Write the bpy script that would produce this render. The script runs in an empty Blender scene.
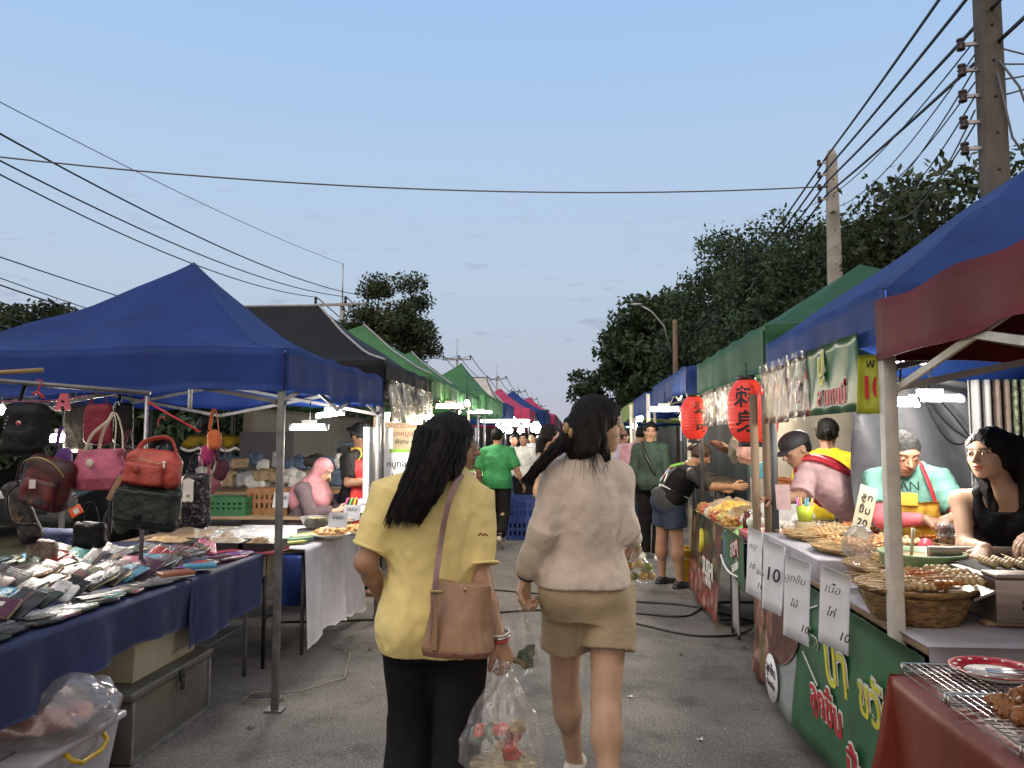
import bpy, bmesh, math, random
import numpy as np
from mathutils import Vector, Matrix
PI = math.pi
rad = math.radians
random.seed(7)
S = bpy.context.scene
COL = S.collection

# ---------------------------------------------------------------- camera
CAM_H = 1.5
F_PX = 770.0
PITCH = rad(4.16)
YAW = rad(4.68)
cam_d = bpy.data.cameras.new('camera')
cam = bpy.data.objects.new('camera', cam_d)
COL.objects.link(cam)
cam.location = (0, 0, CAM_H)
cam.rotation_euler = (PI / 2 + PITCH, 0, YAW)
cam_d.sensor_width = 36.0
cam_d.lens = F_PX / 1024 * 36
cam_d.clip_end = 3000
cam_d.clip_start = 0.05
S.camera = cam
_R = Matrix.Rotation(YAW, 3, 'Z') @ Matrix.Rotation(PI / 2 + PITCH, 3, 'X')

def at(px, py, Y):
    """world point seen at that pixel, Y metres down the lane"""
    d = _R @ Vector(((px - 512) / F_PX, (384 - py) / F_PX, -1.0))
    t = Y / d.y
    return Vector((d.x * t, Y, CAM_H + d.z * t))

def atz(px, py, z):
    d = _R @ Vector(((px - 512) / F_PX, (384 - py) / F_PX, -1.0))
    t = (z - CAM_H) / d.z
    return Vector((d.x * t, d.y * t, z))

# ---------------------------------------------------------------- materials
_mats = {}
def nd(nt, kind, **kw):
    n = nt.nodes.new(kind)
    for k, v in kw.items():
        if hasattr(n, k) and k not in ('Scale',):
            setattr(n, k, v)
        else:
            n.inputs[k].default_value = v
    return n

def mat(name, col, rough=0.6, metal=0.0, var=0.12, scale=14.0, bump=0.0, bscale=60.0, spec=0.5, col2=None,
        stretch=None, emit=None, estr=0.0, transl=0.0, alpha=None, trans=0.0, sheen=0.0, coat=0.0, sss=0.0, tint=False, thr=None):
    if name in _mats: return _mats[name]
    m = bpy.data.materials.new(name); m.use_nodes = True
    nt = m.node_tree
    b = nt.nodes['Principled BSDF']; out = nt.nodes['Material Output']
    tc = nt.nodes.new('ShaderNodeTexCoord')
    vec = tc.outputs['Object']
    if stretch:
        mp = nt.nodes.new('ShaderNodeMapping'); mp.inputs['Scale'].default_value = stretch
        nt.links.new(vec, mp.inputs['Vector']); vec = mp.outputs['Vector']
    c2 = col2 if col2 else tuple(max(0, x * (1 - var * 2.2)) for x in col[:3])
    nz = nt.nodes.new('ShaderNodeTexNoise'); nz.inputs['Scale'].default_value = scale; nz.inputs['Detail'].default_value = 5
    nz.inputs['Roughness'].default_value = 0.6
    nt.links.new(vec, nz.inputs['Vector'])
    rp = nt.nodes.new('ShaderNodeValToRGB')
    lo, hi = thr if thr else (0.3, 0.7)
    rp.color_ramp.elements[0].position = lo; rp.color_ramp.elements[1].position = hi
    rp.color_ramp.elements[0].color = (*c2[:3], 1)
    rp.color_ramp.elements[1].color = (*(min(1, x * (1 + (0 if col2 else var))) for x in col[:3]), 1)
    nt.links.new(nz.outputs['Fac'], rp.inputs['Fac'])
    csock = rp.outputs['Color']
    if tint:
        at_ = nt.nodes.new('ShaderNodeAttribute'); at_.attribute_name = 'tint'
        mx = nt.nodes.new('ShaderNodeMix'); mx.data_type = 'RGBA'; mx.blend_type = 'MULTIPLY'; mx.inputs[0].default_value = 1
        nt.links.new(csock, mx.inputs[6]); nt.links.new(at_.outputs['Color'], mx.inputs[7]); csock = mx.outputs[2]
    nt.links.new(csock, b.inputs['Base Color'])
    b.inputs['Roughness'].default_value = rough
    b.inputs['Metallic'].default_value = metal
    b.inputs['Specular IOR Level'].default_value = spec
    if sss:
        b.inputs['Subsurface Weight'].default_value = sss
        b.inputs['Subsurface Radius'].default_value = (0.02, 0.008, 0.004); b.inputs['Subsurface Scale'].default_value = 0.5
    if sheen: b.inputs['Sheen Weight'].default_value = sheen
    if coat: b.inputs['Coat Weight'].default_value = coat
    if trans: b.inputs['Transmission Weight'].default_value = trans
    if bump:
        n2 = nt.nodes.new('ShaderNodeTexNoise'); n2.inputs['Scale'].default_value = bscale; n2.inputs['Detail'].default_value = 6
        nt.links.new(vec, n2.inputs['Vector'])
        bp = nt.nodes.new('ShaderNodeBump'); bp.inputs['Strength'].default_value = bump; bp.inputs['Distance'].default_value = 0.02
        nt.links.new(n2.outputs['Fac'], bp.inputs['Height']); nt.links.new(bp.outputs['Normal'], b.inputs['Normal'])
    if emit:
        b.inputs['Emission Color'].default_value = (*emit, 1); b.inputs['Emission Strength'].default_value = estr
    last = b.outputs[0]
    if transl:
        tr = nt.nodes.new('ShaderNodeBsdfTranslucent'); nt.links.new(csock, tr.inputs['Color'])
        ms = nt.nodes.new('ShaderNodeMixShader'); ms.inputs[0].default_value = transl
        nt.links.new(last, ms.inputs[1]); nt.links.new(tr.outputs[0], ms.inputs[2]); last = ms.outputs[0]
    if alpha is not None:
        b.inputs['Metallic'].default_value = .55
        tp = nt.nodes.new('ShaderNodeBsdfTransparent')
        ms = nt.nodes.new('ShaderNodeMixShader')
        lw = nt.nodes.new('ShaderNodeLayerWeight'); lw.inputs[0].default_value = 0.35
        ma = nt.nodes.new('ShaderNodeMath'); ma.operation = 'MULTIPLY_ADD'; ma.inputs[1].default_value = 0.34; ma.inputs[2].default_value = alpha
        nt.links.new(lw.outputs['Facing'], ma.inputs[0]); nt.links.new(ma.outputs[0], ms.inputs[0]); ma.use_clamp = True
        nt.links.new(tp.outputs[0], ms.inputs[1]); nt.links.new(last, ms.inputs[2]); last = ms.outputs[0]
    if last != b.outputs[0]: nt.links.new(last, out.inputs['Surface'])
    _mats[name] = m
    return m

def photo_mat(name, cols, scale=22.0, rough=0.35, seed=0.0):
    """printed food picture: blotches of several colours"""
    if name in _mats: return _mats[name]
    m = bpy.data.materials.new(name); m.use_nodes = True; nt = m.node_tree; b = nt.nodes['Principled BSDF']
    tc = nt.nodes.new('ShaderNodeTexCoord')
    n0 = nt.nodes.new('ShaderNodeTexNoise'); n0.inputs['Scale'].default_value = scale * 0.5; n0.inputs['Detail'].default_value = 3
    nt.links.new(tc.outputs['Object'], n0.inputs['Vector'])
    mx = nt.nodes.new('ShaderNodeMix'); mx.data_type = 'RGBA'; mx.inputs[0].default_value = 0.12
    nt.links.new(tc.outputs['Object'], mx.inputs[6]); nt.links.new(n0.outputs['Color'], mx.inputs[7])
    vo = nt.nodes.new('ShaderNodeTexVoronoi'); vo.inputs['Scale'].default_value = scale
    nt.links.new(mx.outputs[2], vo.inputs['Vector'])
    rp = nt.nodes.new('ShaderNodeValToRGB')
    e = rp.color_ramp.elements
    while len(e) < len(cols): e.new(0.5)
    for i, c in enumerate(cols):
        e[i].position = 0.15 + 0.7 * i / max(1, len(cols) - 1); e[i].color = (*c, 1)
    sp = nt.nodes.new('ShaderNodeSeparateColor'); nt.links.new(vo.outputs['Color'], sp.inputs[0])
    nt.links.new(sp.outputs[0], rp.inputs['Fac'])
    m2 = nt.nodes.new('ShaderNodeMix'); m2.data_type = 'RGBA'; m2.blend_type = 'MULTIPLY'; m2.inputs[0].default_value = 0.7
    r2 = nt.nodes.new('ShaderNodeValToRGB'); r2.color_ramp.elements[0].color = (1, 1, 1, 1); r2.color_ramp.elements[1].color = (.25, .2, .2, 1)
    r2.color_ramp.elements[1].position = 0.65
    nt.links.new(vo.outputs['Distance'], r2.inputs['Fac'])
    nt.links.new(rp.outputs[0], m2.inputs[6]); nt.links.new(r2.outputs[0], m2.inputs[7])
    nt.links.new(m2.outputs[2], b.inputs['Base Color'])
    b.inputs['Roughness'].default_value = rough
    _mats[name] = m
    return m

# ---------------------------------------------------------------- objects
ORG = {}
def origin(o): return ORG.get(o.name, Vector((0, 0, 0)))

def tagp(o, label=None, cat=None, group=None, kind=None):
    if label: o['label'] = label
    if cat: o['category'] = cat
    if group: o['group'] = group
    if kind: o['kind'] = kind
    return o

def root(name, label, cat, loc=(0, 0, 0), rz=0.0, group=None):
    o = bpy.data.objects.new(name, None); COL.objects.link(o)
    o.empty_display_size = 0.1
    o.location = loc; o.rotation_euler = (0, 0, rz)
    ORG[o.name] = Vector(loc)
    return tagp(o, label, cat, group)

def mesh_np(name, V, Fq, mats, smooth=True, matidx=None, tint=None):
    me = bpy.data.meshes.new(name)
    V = np.asarray(V, np.float32); Fq = np.asarray(Fq, np.int32)
    me.vertices.add(len(V)); me.vertices.foreach_set('co', V.ravel())
    k = Fq.shape[1]
    me.loops.add(Fq.size); me.loops.foreach_set('vertex_index', Fq.ravel())
    me.polygons.add(len(Fq)); me.polygons.foreach_set('loop_start', np.arange(0, Fq.size, k, dtype=np.int32))
    me.polygons.foreach_set('loop_total', np.full(len(Fq), k, np.int32))
    me.polygons.foreach_set('use_smooth', np.full(len(Fq), smooth))
    if matidx is not None: me.polygons.foreach_set('material_index', np.asarray(matidx, np.int32))
    for m in (mats if isinstance(mats, (list, tuple)) else [mats]): me.materials.append(m)
    if tint is not None:
        a = me.attributes.new('tint', 'FLOAT_COLOR', 'POINT')
        a.data.foreach_set('color', np.asarray(tint, np.float32).ravel())
    me.update(calc_edges=True); me.validate()
    return me

def link(name, me, parent=None, label=None, cat=None, group=None, kind=None):
    o = bpy.data.objects.new(name, me); COL.objects.link(o)
    if parent is not None:
        o.parent = parent
        ORG[o.name] = origin(parent)
    return tagp(o, label, cat, group, kind)

class MB:
    """collects shapes in world coordinates; build() links them as one mesh object"""
    def __init__(s): s.v = []; s.f = []; s.mi = []; s.sm = []
    def _add(s, vs, fs, mi=0, sm=False):
        b = len(s.v); s.v += [tuple(v) for v in vs]
        for f in fs: s.f.append(tuple(b + i for i in f)); s.mi.append(mi); s.sm.append(sm)
        return s
    def box(s, c, sz, R=None, bev=0.0, mi=0, rz=0.0):
        M = R if R is not None else Matrix.Rotation(rz, 3, 'Z')
        c = Vector(c); h = [x / 2 for x in sz]
        bm = bmesh.new(); bmesh.ops.create_cube(bm, size=1)
        for v in bm.verts: v.co = Vector((v.co.x * sz[0], v.co.y * sz[1], v.co.z * sz[2]))
        if bev: bmesh.ops.bevel(bm, geom=bm.edges[:], offset=min(bev, min(sz) * .45), segments=2, profile=.5, affect='EDGES')
        bm.verts.index_update()
        vs = [c + M @ v.co for v in bm.verts]; fs = [[v.index for v in f.verts] for f in bm.faces]
        bm.free()
        return s._add(vs, fs, mi, bool(bev))
    def span(s, a, b, bev=0.0, mi=0):
        a = Vector(a); b = Vector(b)
        return s.box((a + b) / 2, [abs(x) for x in (b - a)], bev=bev, mi=mi)
    def bar(s, a, b, w, h, mi=0, bev=0.0, up=(0, 0, 1)):
        a = Vector(a); b = Vector(b); z = (b - a); L = z.length; z = z.normalized()
        up = Vector(up)
        if abs(z.dot(up)) > .98: up = Vector((0, 1, 0))
        x = up.cross(z).normalized(); y = z.cross(x)
        R = Matrix((x, y, z)).transposed()
        return s.box((a + b) / 2, (w, h, L), R=R, mi=mi, bev=bev)
    def tube(s, pts, r, n=8, mi=0, cap=True, closed=False, flat=1.0):
        pts = [Vector(p) for p in pts]; N = len(pts)
        rr = r if isinstance(r, (list, tuple)) else [r] * N
        vs = []; fs = []
        pu = None
        for i, p in enumerate(pts):
            if closed: t = pts[(i + 1) % N] - pts[i - 1]
            else: t = pts[min(i + 1, N - 1)] - pts[max(i - 1, 0)]
            if t.length < 1e-9: t = Vector((0, 0, 1))
            t.normalize()
            if pu is None:
                u = t.orthogonal().normalized()
                if abs(t.z) < .9: u = Vector((0, 0, 1)).cross(t).normalized()
            else:
                u = (pu - t * pu.dot(t)).normalized()
            pu = u; w = t.cross(u)
            for k in range(n):
                a = 2 * PI * k / n
                vs.append(p + (u * math.cos(a) + w * math.sin(a) * flat) * rr[i])
        for i in range(N if closed else N - 1):
            j = (i + 1) % N
            for k in range(n):
                k2 = (k + 1) % n
                fs.append((i * n + k, i * n + k2, j * n + k2, j * n + k))
        if cap and not closed:
            fs.append(tuple(range(n))[::-1]); fs.append(tuple((N - 1) * n + k for k in range(n)))
        return s._add(vs, fs, mi, True)
    def lathe(s, prof, c=(0, 0, 0), n=24, R=None, mi=0, wob=0.0, cap=True):
        c = Vector(c); vs = []; fs = []
        for (r, z) in prof:
            for k in range(n):
                a = 2 * PI * k / n
                q = r * (1 + wob * math.sin(a * 3 + z * 9))
                p = Vector((q * math.cos(a), q * math.sin(a), z))
                if R is not None: p = R @ p
                vs.append(c + p)
        for i in range(len(prof) - 1):
            for k in range(n):
                k2 = (k + 1) % n
                fs.append((i * n + k, i * n + k2, (i + 1) * n + k2, (i + 1) * n + k))
        if cap: fs.append(tuple(range(n))[::-1]); fs.append(tuple((len(prof) - 1) * n + k for k in range(n)))
        return s._add(vs, fs, mi, True)
    def grid(s, fn, nu, nv, mi=0, th=0.0, sm=True):
        P = [[Vector(fn(i / nu, j / nv)) for j in range(nv + 1)] for i in range(nu + 1)]
        vs = [p for row in P for p in row]; fs = []
        W = nv + 1
        for i in range(nu):
            for j in range(nv): fs.append((i * W + j, (i + 1) * W + j, (i + 1) * W + j + 1, i * W + j + 1))
        if th:
            off = []
            for i in range(nu + 1):
                for j in range(nv + 1):
                    a = P[min(i + 1, nu)][j] - P[max(i - 1, 0)][j]; b = P[i][min(j + 1, nv)] - P[i][max(j - 1, 0)]
                    nn = a.cross(b)
                    nn = nn.normalized() if nn.length > 1e-12 else Vector((0, 0, 1))
                    off.append(P[i][j] - nn * th)
            b0 = len(vs); vs += off
            fs += [tuple(b0 + q for q in f[::-1]) for f in fs]
            for i in range(nu):
                for j in (0, nv):
                    q = (i * W + j, (i + 1) * W + j); fs.append((q[1], q[0], b0 + q[0], b0 + q[1]))
            for j in range(nv):
                for i in (0, nu):
                    q = (i * W + j, i * W + j + 1); fs.append((q[0], q[1], b0 + q[1], b0 + q[0]))
        return s._add(vs, fs, mi, sm)
    def ball(s, c, r, n=12, mi=0, R=None):
        r = r if isinstance(r, (list, tuple)) else (r, r, r)
        c = Vector(c); vs = []; fs = []; m = max(4, n // 2)
        for i in range(m + 1):
            th = PI * i / m
            for k in range(n):
                a = 2 * PI * k / n
                p = Vector((r[0] * math.sin(th) * math.cos(a), r[1] * math.sin(th) * math.sin(a), r[2] * math.cos(th)))
                if R is not None: p = R @ p
                vs.append(c + p)
        for i in range(m):
            for k in range(n):
                k2 = (k + 1) % n; fs.append((i * n + k, (i + 1) * n + k, (i + 1) * n + k2, i * n + k2))
        return s._add(vs, fs, mi, True)
    def poly(s, pts, nrm, th, mi=0):
        """flat outline with a thickness along nrm"""
        pts = [Vector(p) for p in pts]; nrm = Vector(nrm) * th; N = len(pts)
        vs = pts + [p + nrm for p in pts]
        fs = [tuple(range(N)), tuple(range(2 * N - 1, N - 1, -1))] + [(i, (i + 1) % N + 0, N + (i + 1) % N, N + i)[::-1] for i in range(N)]
        return s._add(vs, fs, mi)
    def mesh(s, name, mats, org):
        me = bpy.data.meshes.new(name)
        o = Vector(org)
        me.from_pydata([(v[0] - o.x, v[1] - o.y, v[2] - o.z) for v in s.v], [], s.f)
        for m in (mats if isinstance(mats, (list, tuple)) else [mats]): me.materials.append(m)
        me.polygons.foreach_set('material_index', s.mi); me.polygons.foreach_set('use_smooth', s.sm)
        me.update()
        return me
    def build(s, name, mats, parent=None, label=None, cat=None, group=None, kind=None, rx=0):
        if parent is not None:
            return link(name, s.mesh(name, mats, origin(parent)), parent, label, cat, group, kind)
        a = np.array(s.v); org = Vector(((a[:, 0].min() + a[:, 0].max()) / 2, (a[:, 1].min() + a[:, 1].max()) / 2, a[:, 2].min()))
        o = link(name, s.mesh(name, mats, org), None, label, cat, group, kind)
        o.location = org; ORG[o.name] = org
        return o

def dup(o, loc=None, rz=None, label=None, parent=None, top=True):
    c = o.copy(); COL.objects.link(c)
    if parent is not None: c.parent = parent
    if loc is not None: c.location = loc
    if rz is not None: c.rotation_euler = rz if isinstance(rz, (tuple, list)) or hasattr(rz, 'x') else (0, 0, rz)
    if label: c['label'] = label
    for ch in list(o.children): dup(ch, parent=c, top=False)
    return c

def setmat(o, src, dst):
    """give the copy its own mesh data in another material"""
    for ob in [o] + list(o.children_recursive):
        if ob.type == 'MESH' and any(m == src for m in ob.data.materials):
            ob.data = ob.data.copy()
            for i, m in enumerate(ob.data.materials):
                if m == src: ob.data.materials[i] = dst

def text(string, size, pos, R, mt, parent, name='lettering', ext=0.001, align='CENTER', bold=0.0, shear=0.0, sx=1.0):
    """lettering lying on a surface: R's columns = text right, text up, surface normal"""
    cu = bpy.data.curves.new('txt', 'FONT'); cu.body = string; cu.size = size; cu.extrude = ext
    cu.align_x = align; cu.align_y = 'CENTER'; cu.offset = bold; cu.shear = shear; cu.resolution_u = 3
    t = bpy.data.objects.new('txt', cu); COL.objects.link(t)
    dg = bpy.context.evaluated_depsgraph_get()
    me = bpy.data.meshes.new_from_object(t.evaluated_get(dg))
    bpy.data.objects.remove(t)
    me.name = name
    M = Matrix.Translation(Vector(pos) - origin(parent)) @ R.to_4x4() @ Matrix.Diagonal((sx, 1, 1, 1))
    me.transform(M)
    me.materials.clear(); me.materials.append(mt)
    return link(name, me, parent)

def frame3(right, up):
    r = Vector(right).normalized(); u = Vector(up); u = (u - r * u.dot(r)).normalized()
    return Matrix((r, u, r.cross(u))).transposed()

# ---------------------------------------------------------------- solid fields (bodies, clothes, bags)
def vnoise(P, seed=0):
    """P (...,3) -> smooth value noise in -1..1"""
    rs = np.random.RandomState(seed); T = rs.rand(4096).astype(np.float32) * 2 - 1
    i = np.floor(P).astype(np.int64); f = (P - i).astype(np.float32); f = f * f * (3 - 2 * f)
    out = 0
    for dx in (0, 1):
        for dy in (0, 1):
            for dz in (0, 1):
                h = ((i[..., 0] + dx) * 73856093 ^ (i[..., 1] + dy) * 19349663 ^ (i[..., 2] + dz) * 83492791) & 4095
                w = (f[..., 0] if dx else 1 - f[..., 0]) * (f[..., 1] if dy else 1 - f[..., 1]) * (f[..., 2] if dz else 1 - f[..., 2])
                out = out + T[h] * w
    return out

def A3(v): return np.array([v[0], v[1], v[2]], np.float64)

def cone(a, b, r1, r2, k=0.02, neg=False): return dict(t='cone', a=A3(a), b=A3(b), r1=r1, r2=r2, k=k, neg=neg)
def ell(c, r, k=0.02, R=None, neg=False): return dict(t='ell', c=A3(c), r=A3(r), k=k, R=np.eye(3) if R is None else np.array(R), neg=neg)
def loft(a, b, x, kn, k=0.02, neg=False, rnd=False, p=2.0): return dict(t='loft', a=A3(a), b=A3(b), x=A3(x), kn=kn, k=k, neg=neg, rnd=rnd, p=p)
def rbox(c, h, r, k=0.01, R=None, neg=False): return dict(t='rbox', c=A3(c), h=A3(h), r=r, k=k, R=np.eye(3) if R is None else np.array(R), neg=neg)

def _bounds(p):
    t = p['t']
    if t == 'cone':
        R = max(p['r1'], p['r2']); return np.minimum(p['a'], p['b']) - R, np.maximum(p['a'], p['b']) + R
    if t == 'ell':
        R = max(p['r']); return p['c'] - R, p['c'] + R
    if t == 'rbox':
        R = np.linalg.norm(p['h']); return p['c'] - R, p['c'] + R
    if t == 'loft':
        R = max(max(q[1], q[2]) + (max(abs(q[3]), abs(q[4])) if len(q) > 3 else 0) for q in p['kn'])
        return np.minimum(p['a'], p['b']) - R, np.maximum(p['a'], p['b']) + R

def _dist(p, X, Y, Z):
    t = p['t']
    if t == 'cone':
        a = p['a']; ab = p['b'] - a; L2 = max(1e-12, ab @ ab)
        x = X - a[0]; y = Y - a[1]; z = Z - a[2]
        h = np.clip((x * ab[0] + y * ab[1] + z * ab[2]) / L2, 0, 1)
        return np.sqrt((x - h * ab[0]) ** 2 + (y - h * ab[1]) ** 2 + (z - h * ab[2]) ** 2) - (p['r1'] + (p['r2'] - p['r1']) * h)
    if t in ('ell', 'rbox'):
        c = p['c']; R = p['R']; x = X - c[0]; y = Y - c[1]; z = Z - c[2]
        u = x * R[0, 0] + y * R[1, 0] + z * R[2, 0]; v = x * R[0, 1] + y * R[1, 1] + z * R[2, 1]; w = x * R[0, 2] + y * R[1, 2] + z * R[2, 2]
        if t == 'ell':
            r = p['r']
            k0 = np.sqrt((u / r[0]) ** 2 + (v / r[1]) ** 2 + (w / r[2]) ** 2)
            k1 = np.sqrt((u / r[0] ** 2) ** 2 + (v / r[1] ** 2) ** 2 + (w / r[2] ** 2) ** 2) + 1e-9
            return k0 * (k0 - 1) / k1
        h = p['h'] - p['r']
        qx = np.abs(u) - h[0]; qy = np.abs(v) - h[1]; qz = np.abs(w) - h[2]
        return np.sqrt(np.maximum(qx, 0) ** 2 + np.maximum(qy, 0) ** 2 + np.maximum(qz, 0) ** 2) + np.minimum(np.maximum(qx, np.maximum(qy, qz)), 0) - p['r']
    if t == 'loft':
        a = p['a']; w = p['b'] - a; L = np.linalg.norm(w); w = w / L
        u = p['x'] - w * (p['x'] @ w); u /= np.linalg.norm(u); v = np.cross(w, u)
        x = X - a[0]; y = Y - a[1]; z = Z - a[2]
        h = (x * w[0] + y * w[1] + z * w[2]) / L
        pu = x * u[0] + y * u[1] + z * u[2]; pv = x * v[0] + y * v[1] + z * v[2]
        kn = p['kn']; ts = [q[0] for q in kn]
        hs = np.clip(h, 0, 1)
        rx = np.interp(hs, ts, [q[1] for q in kn]); ry = np.interp(hs, ts, [q[2] for q in kn])
        if len(kn[0]) > 3:
            pu = pu - np.interp(hs, ts, [q[3] for q in kn]); pv = pv - np.interp(hs, ts, [q[4] for q in kn])
        e = p['p']
        if e == 2.0: q = np.sqrt((pu / rx) ** 2 + (pv / ry) ** 2)
        else: q = (np.abs(pu / rx) ** e + np.abs(pv / ry) ** e) ** (1 / e)
        d2 = (q - 1) * np.minimum(rx, ry)
        dz = np.maximum(-h, h - 1) * L
        if p['rnd']:
            return np.maximum(d2, dz)
        return np.sqrt(np.maximum(d2, 0) ** 2 + np.maximum(dz, 0) ** 2) + np.minimum(np.maximum(d2, dz), 0)

def solid(prims, h, noise=(), cuts=()):
    """smooth union of shapes -> (verts, quads). noise: (amp,(fx,fy,fz),seed[,mask fn]). cuts: (point, normal) half spaces kept on the -normal side"""
    lo = np.min([_bounds(p)[0] for p in prims if not p['neg']], 0) - 3 * h - .02
    hi = np.max([_bounds(p)[1] for p in prims if not p['neg']], 0) + 3 * h + .02
    n = np.ceil((hi - lo) / h).astype(int) + 1
    F = np.full(n, 0.5, np.float32)
    ax = [lo[i] + h * np.arange(n[i]) for i in range(3)]
    for p in prims:
        b0, b1 = _bounds(p); m = p['k'] + 3 * h + (0.03 if noise else 0.01)
        i0 = np.clip(np.floor((b0 - m - lo) / h).astype(int), 0, n); i1 = np.clip(np.ceil((b1 + m - lo) / h).astype(int) + 1, 0, n)
        if np.any(i1 <= i0): continue
        sl = tuple(slice(i0[i], i1[i]) for i in range(3))
        d = _dist(p, ax[0][sl[0]][:, None, None], ax[1][sl[1]][None, :, None], ax[2][sl[2]][None, None, :]).astype(np.float32)
        G = F[sl]; k = p['k']
        if p['neg']:
            d = -d; q = np.clip(0.5 - 0.5 * (G - d) / k, 0, 1)
            q = 1 - q if False else q
            F[sl] = np.maximum(G, d) + k * 0.25 * np.maximum(0, 1 - np.abs(G - d) / k) ** 2
        else:
            F[sl] = np.minimum(G, d) - k * 0.25 * np.maximum(0, 1 - np.abs(G - d) / k) ** 2
    if noise:
        idx = np.nonzero(np.abs(F) < 0.035)
        P = np.stack([ax[0][idx[0]], ax[1][idx[1]], ax[2][idx[2]]], -1)
        add = np.zeros(len(P), np.float32)
        for nz in noise:
            q = vnoise(P * np.array(nz[1]) + 31.7, nz[2]) * nz[0]
            if len(nz) > 3: q = q * nz[3](P)
            add += q
        F[idx] += add
    for (pt, nr) in cuts:
        pt = A3(pt); nr = A3(nr); nr /= np.linalg.norm(nr)
        d = (ax[0][:, None, None] - pt[0]) * nr[0] + (ax[1][None, :, None] - pt[1]) * nr[1] + (ax[2][None, None, :] - pt[2]) * nr[2]
        F = np.maximum(F, d.astype(np.float32))
    F[0] = F[-1] = .1; F[:, 0] = F[:, -1] = .1; F[:, :, 0] = F[:, :, -1] = .1
    ins = F < 0
    c = np.zeros(n - 1, np.int8)
    for dx in (0, 1):
        for dy in (0, 1):
            for dz in (0, 1):
                c += ins[dx:n[0] - 1 + dx, dy:n[1] - 1 + dy, dz:n[2] - 1 + dz]
    act = np.argwhere((c > 0) & (c < 8))
    idm = np.full(n - 1, -1, np.int32); idm[tuple(act.T)] = np.arange(len(act))
    acc = np.zeros((len(act), 3)); cnt = np.zeros(len(act))
    cor = [(0, 0, 0), (1, 0, 0), (0, 1, 0), (1, 1, 0), (0, 0, 1), (1, 0, 1), (0, 1, 1), (1, 1, 1)]
    val = [F[act[:, 0] + a, act[:, 1] + b, act[:, 2] + d] for a, b, d in cor]
    for a in range(8):
        for ax_i, bit in ((0, 1), (1, 2), (2, 4)):
            if a & bit: continue
            b = a | bit
            va, vb = val[a], val[b]; mk = (va < 0) != (vb < 0)
            t = np.where(mk, va / np.where(mk, va - vb, 1), 0)
            p = np.array(cor[a], float)[None] + np.eye(3)[ax_i][None] * t[:, None]
            acc[mk] += p[mk]; cnt[mk] += 1
    V = lo + h * (act + acc / cnt[:, None])
    Q = []
    for a in range(3):
        b, d = (a + 1) % 3, (a + 2) % 3
        s0 = [slice(1, n[i] - 1) for i in range(3)]; s0[a] = slice(0, n[a] - 1)
        s1 = list(s0); s1[a] = slice(1, n[a])
        A = ins[tuple(s0)]; B = ins[tuple(s1)]
        e = np.argwhere(A != B)
        if not len(e): continue
        base = e.copy(); base[:, b] += 1; base[:, d] += 1
        dirn = A[tuple(e.T)]
        def cell(ob, od):
            q = base.copy(); q[:, b] -= ob; q[:, d] -= od
            return idm[tuple(q.T)]
        q = np.stack([cell(1, 1), cell(0, 1), cell(0, 0), cell(1, 0)], -1)
        q[~dirn] = q[~dirn][:, ::-1]
        Q.append(q)
    Q = np.concatenate(Q); Q = Q[(Q >= 0).all(1)]
    return V, Q

def solid_obj(name, prims, h, mt, parent, noise=(), cuts=(), world=False, tintfn=None, smooth=True, **kw):
    V, Q = solid(prims, h, noise, cuts)
    if world: V = V - np.array(origin(parent)) if parent is not None else V
    tint = None
    if tintfn: tint = tintfn(V)
    if parent is None:
        org = np.array([(V[:, 0].min() + V[:, 0].max()) / 2, (V[:, 1].min() + V[:, 1].max()) / 2, V[:, 2].min()])
        o = link(name, mesh_np(name, V - org, Q, mt, smooth, tint=tint), None, **kw); o.location = org; ORG[o.name] = Vector(org)
        return o
    return link(name, mesh_np(name, V, Q, mt, smooth, tint=tint), parent, **kw)
# ---------------------------------------------------------------- world and light
S.view_settings.view_transform = 'Standard'; S.view_settings.look = 'None'
S.view_settings.exposure = EXPOSURE = 0.0; S.view_settings.gamma = 1.0
S.cycles.use_denoising = True
S.cycles.max_bounces = 8; S.cycles.transparent_max_bounces = 16
S.cycles.sample_clamp_indirect = 6.0
W = bpy.data.worlds.new('World'); S.world = W; W.use_nodes = True
nt = W.node_tree
bg = nt.nodes['Background']
sky = nt.nodes.new('ShaderNodeTexSky'); sky.sky_type = 'NISHITA'; sky.sun_disc = False
SUN_EL, SUN_AZ = rad(4.0), rad(150)
sky.sun_elevation = SUN_EL; sky.sun_rotation = SUN_AZ; sky.air_density = 1.0; sky.dust_density = 0.6; sky.ozone_density = 1.5
# dusk colours by height above the horizon, multiplied over the sky
tc = nt.nodes.new('ShaderNodeTexCoord'); sp = nt.nodes.new('ShaderNodeSeparateXYZ'); nt.links.new(tc.outputs['Generated'], sp.inputs[0])
rp = nt.nodes.new('ShaderNodeValToRGB')
E = rp.color_ramp.elements
SKYC = [(0.0, (.42, .44, .55)), (0.08, (.44, .48, .60)), (0.2, (.45, .55, .69)), (0.34, (.42, .56, .76)), (0.52, (.33, .52, .82)), (0.7, (.40, .50, .66)), (1.0, (.52, .54, .58))]
while len(E) < len(SKYC): E.new(.5)
for e, (p, c) in zip(E, SKYC): e.position = p; e.color = (*c, 1)
nt.links.new(sp.outputs['Z'], rp.inputs['Fac'])
mxw = nt.nodes.new('ShaderNodeMix'); mxw.data_type = 'RGBA'; mxw.inputs[0].default_value = 0.88
sc_ = nt.nodes.new('ShaderNodeVectorMath'); sc_.operation = 'SCALE'; sc_.inputs['Scale'].default_value = 10.0
nt.links.new(rp.outputs[0], sc_.inputs[0])
nt.links.new(sky.outputs[0], mxw.inputs[6]); nt.links.new(sc_.outputs[0], mxw.inputs[7])
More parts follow.
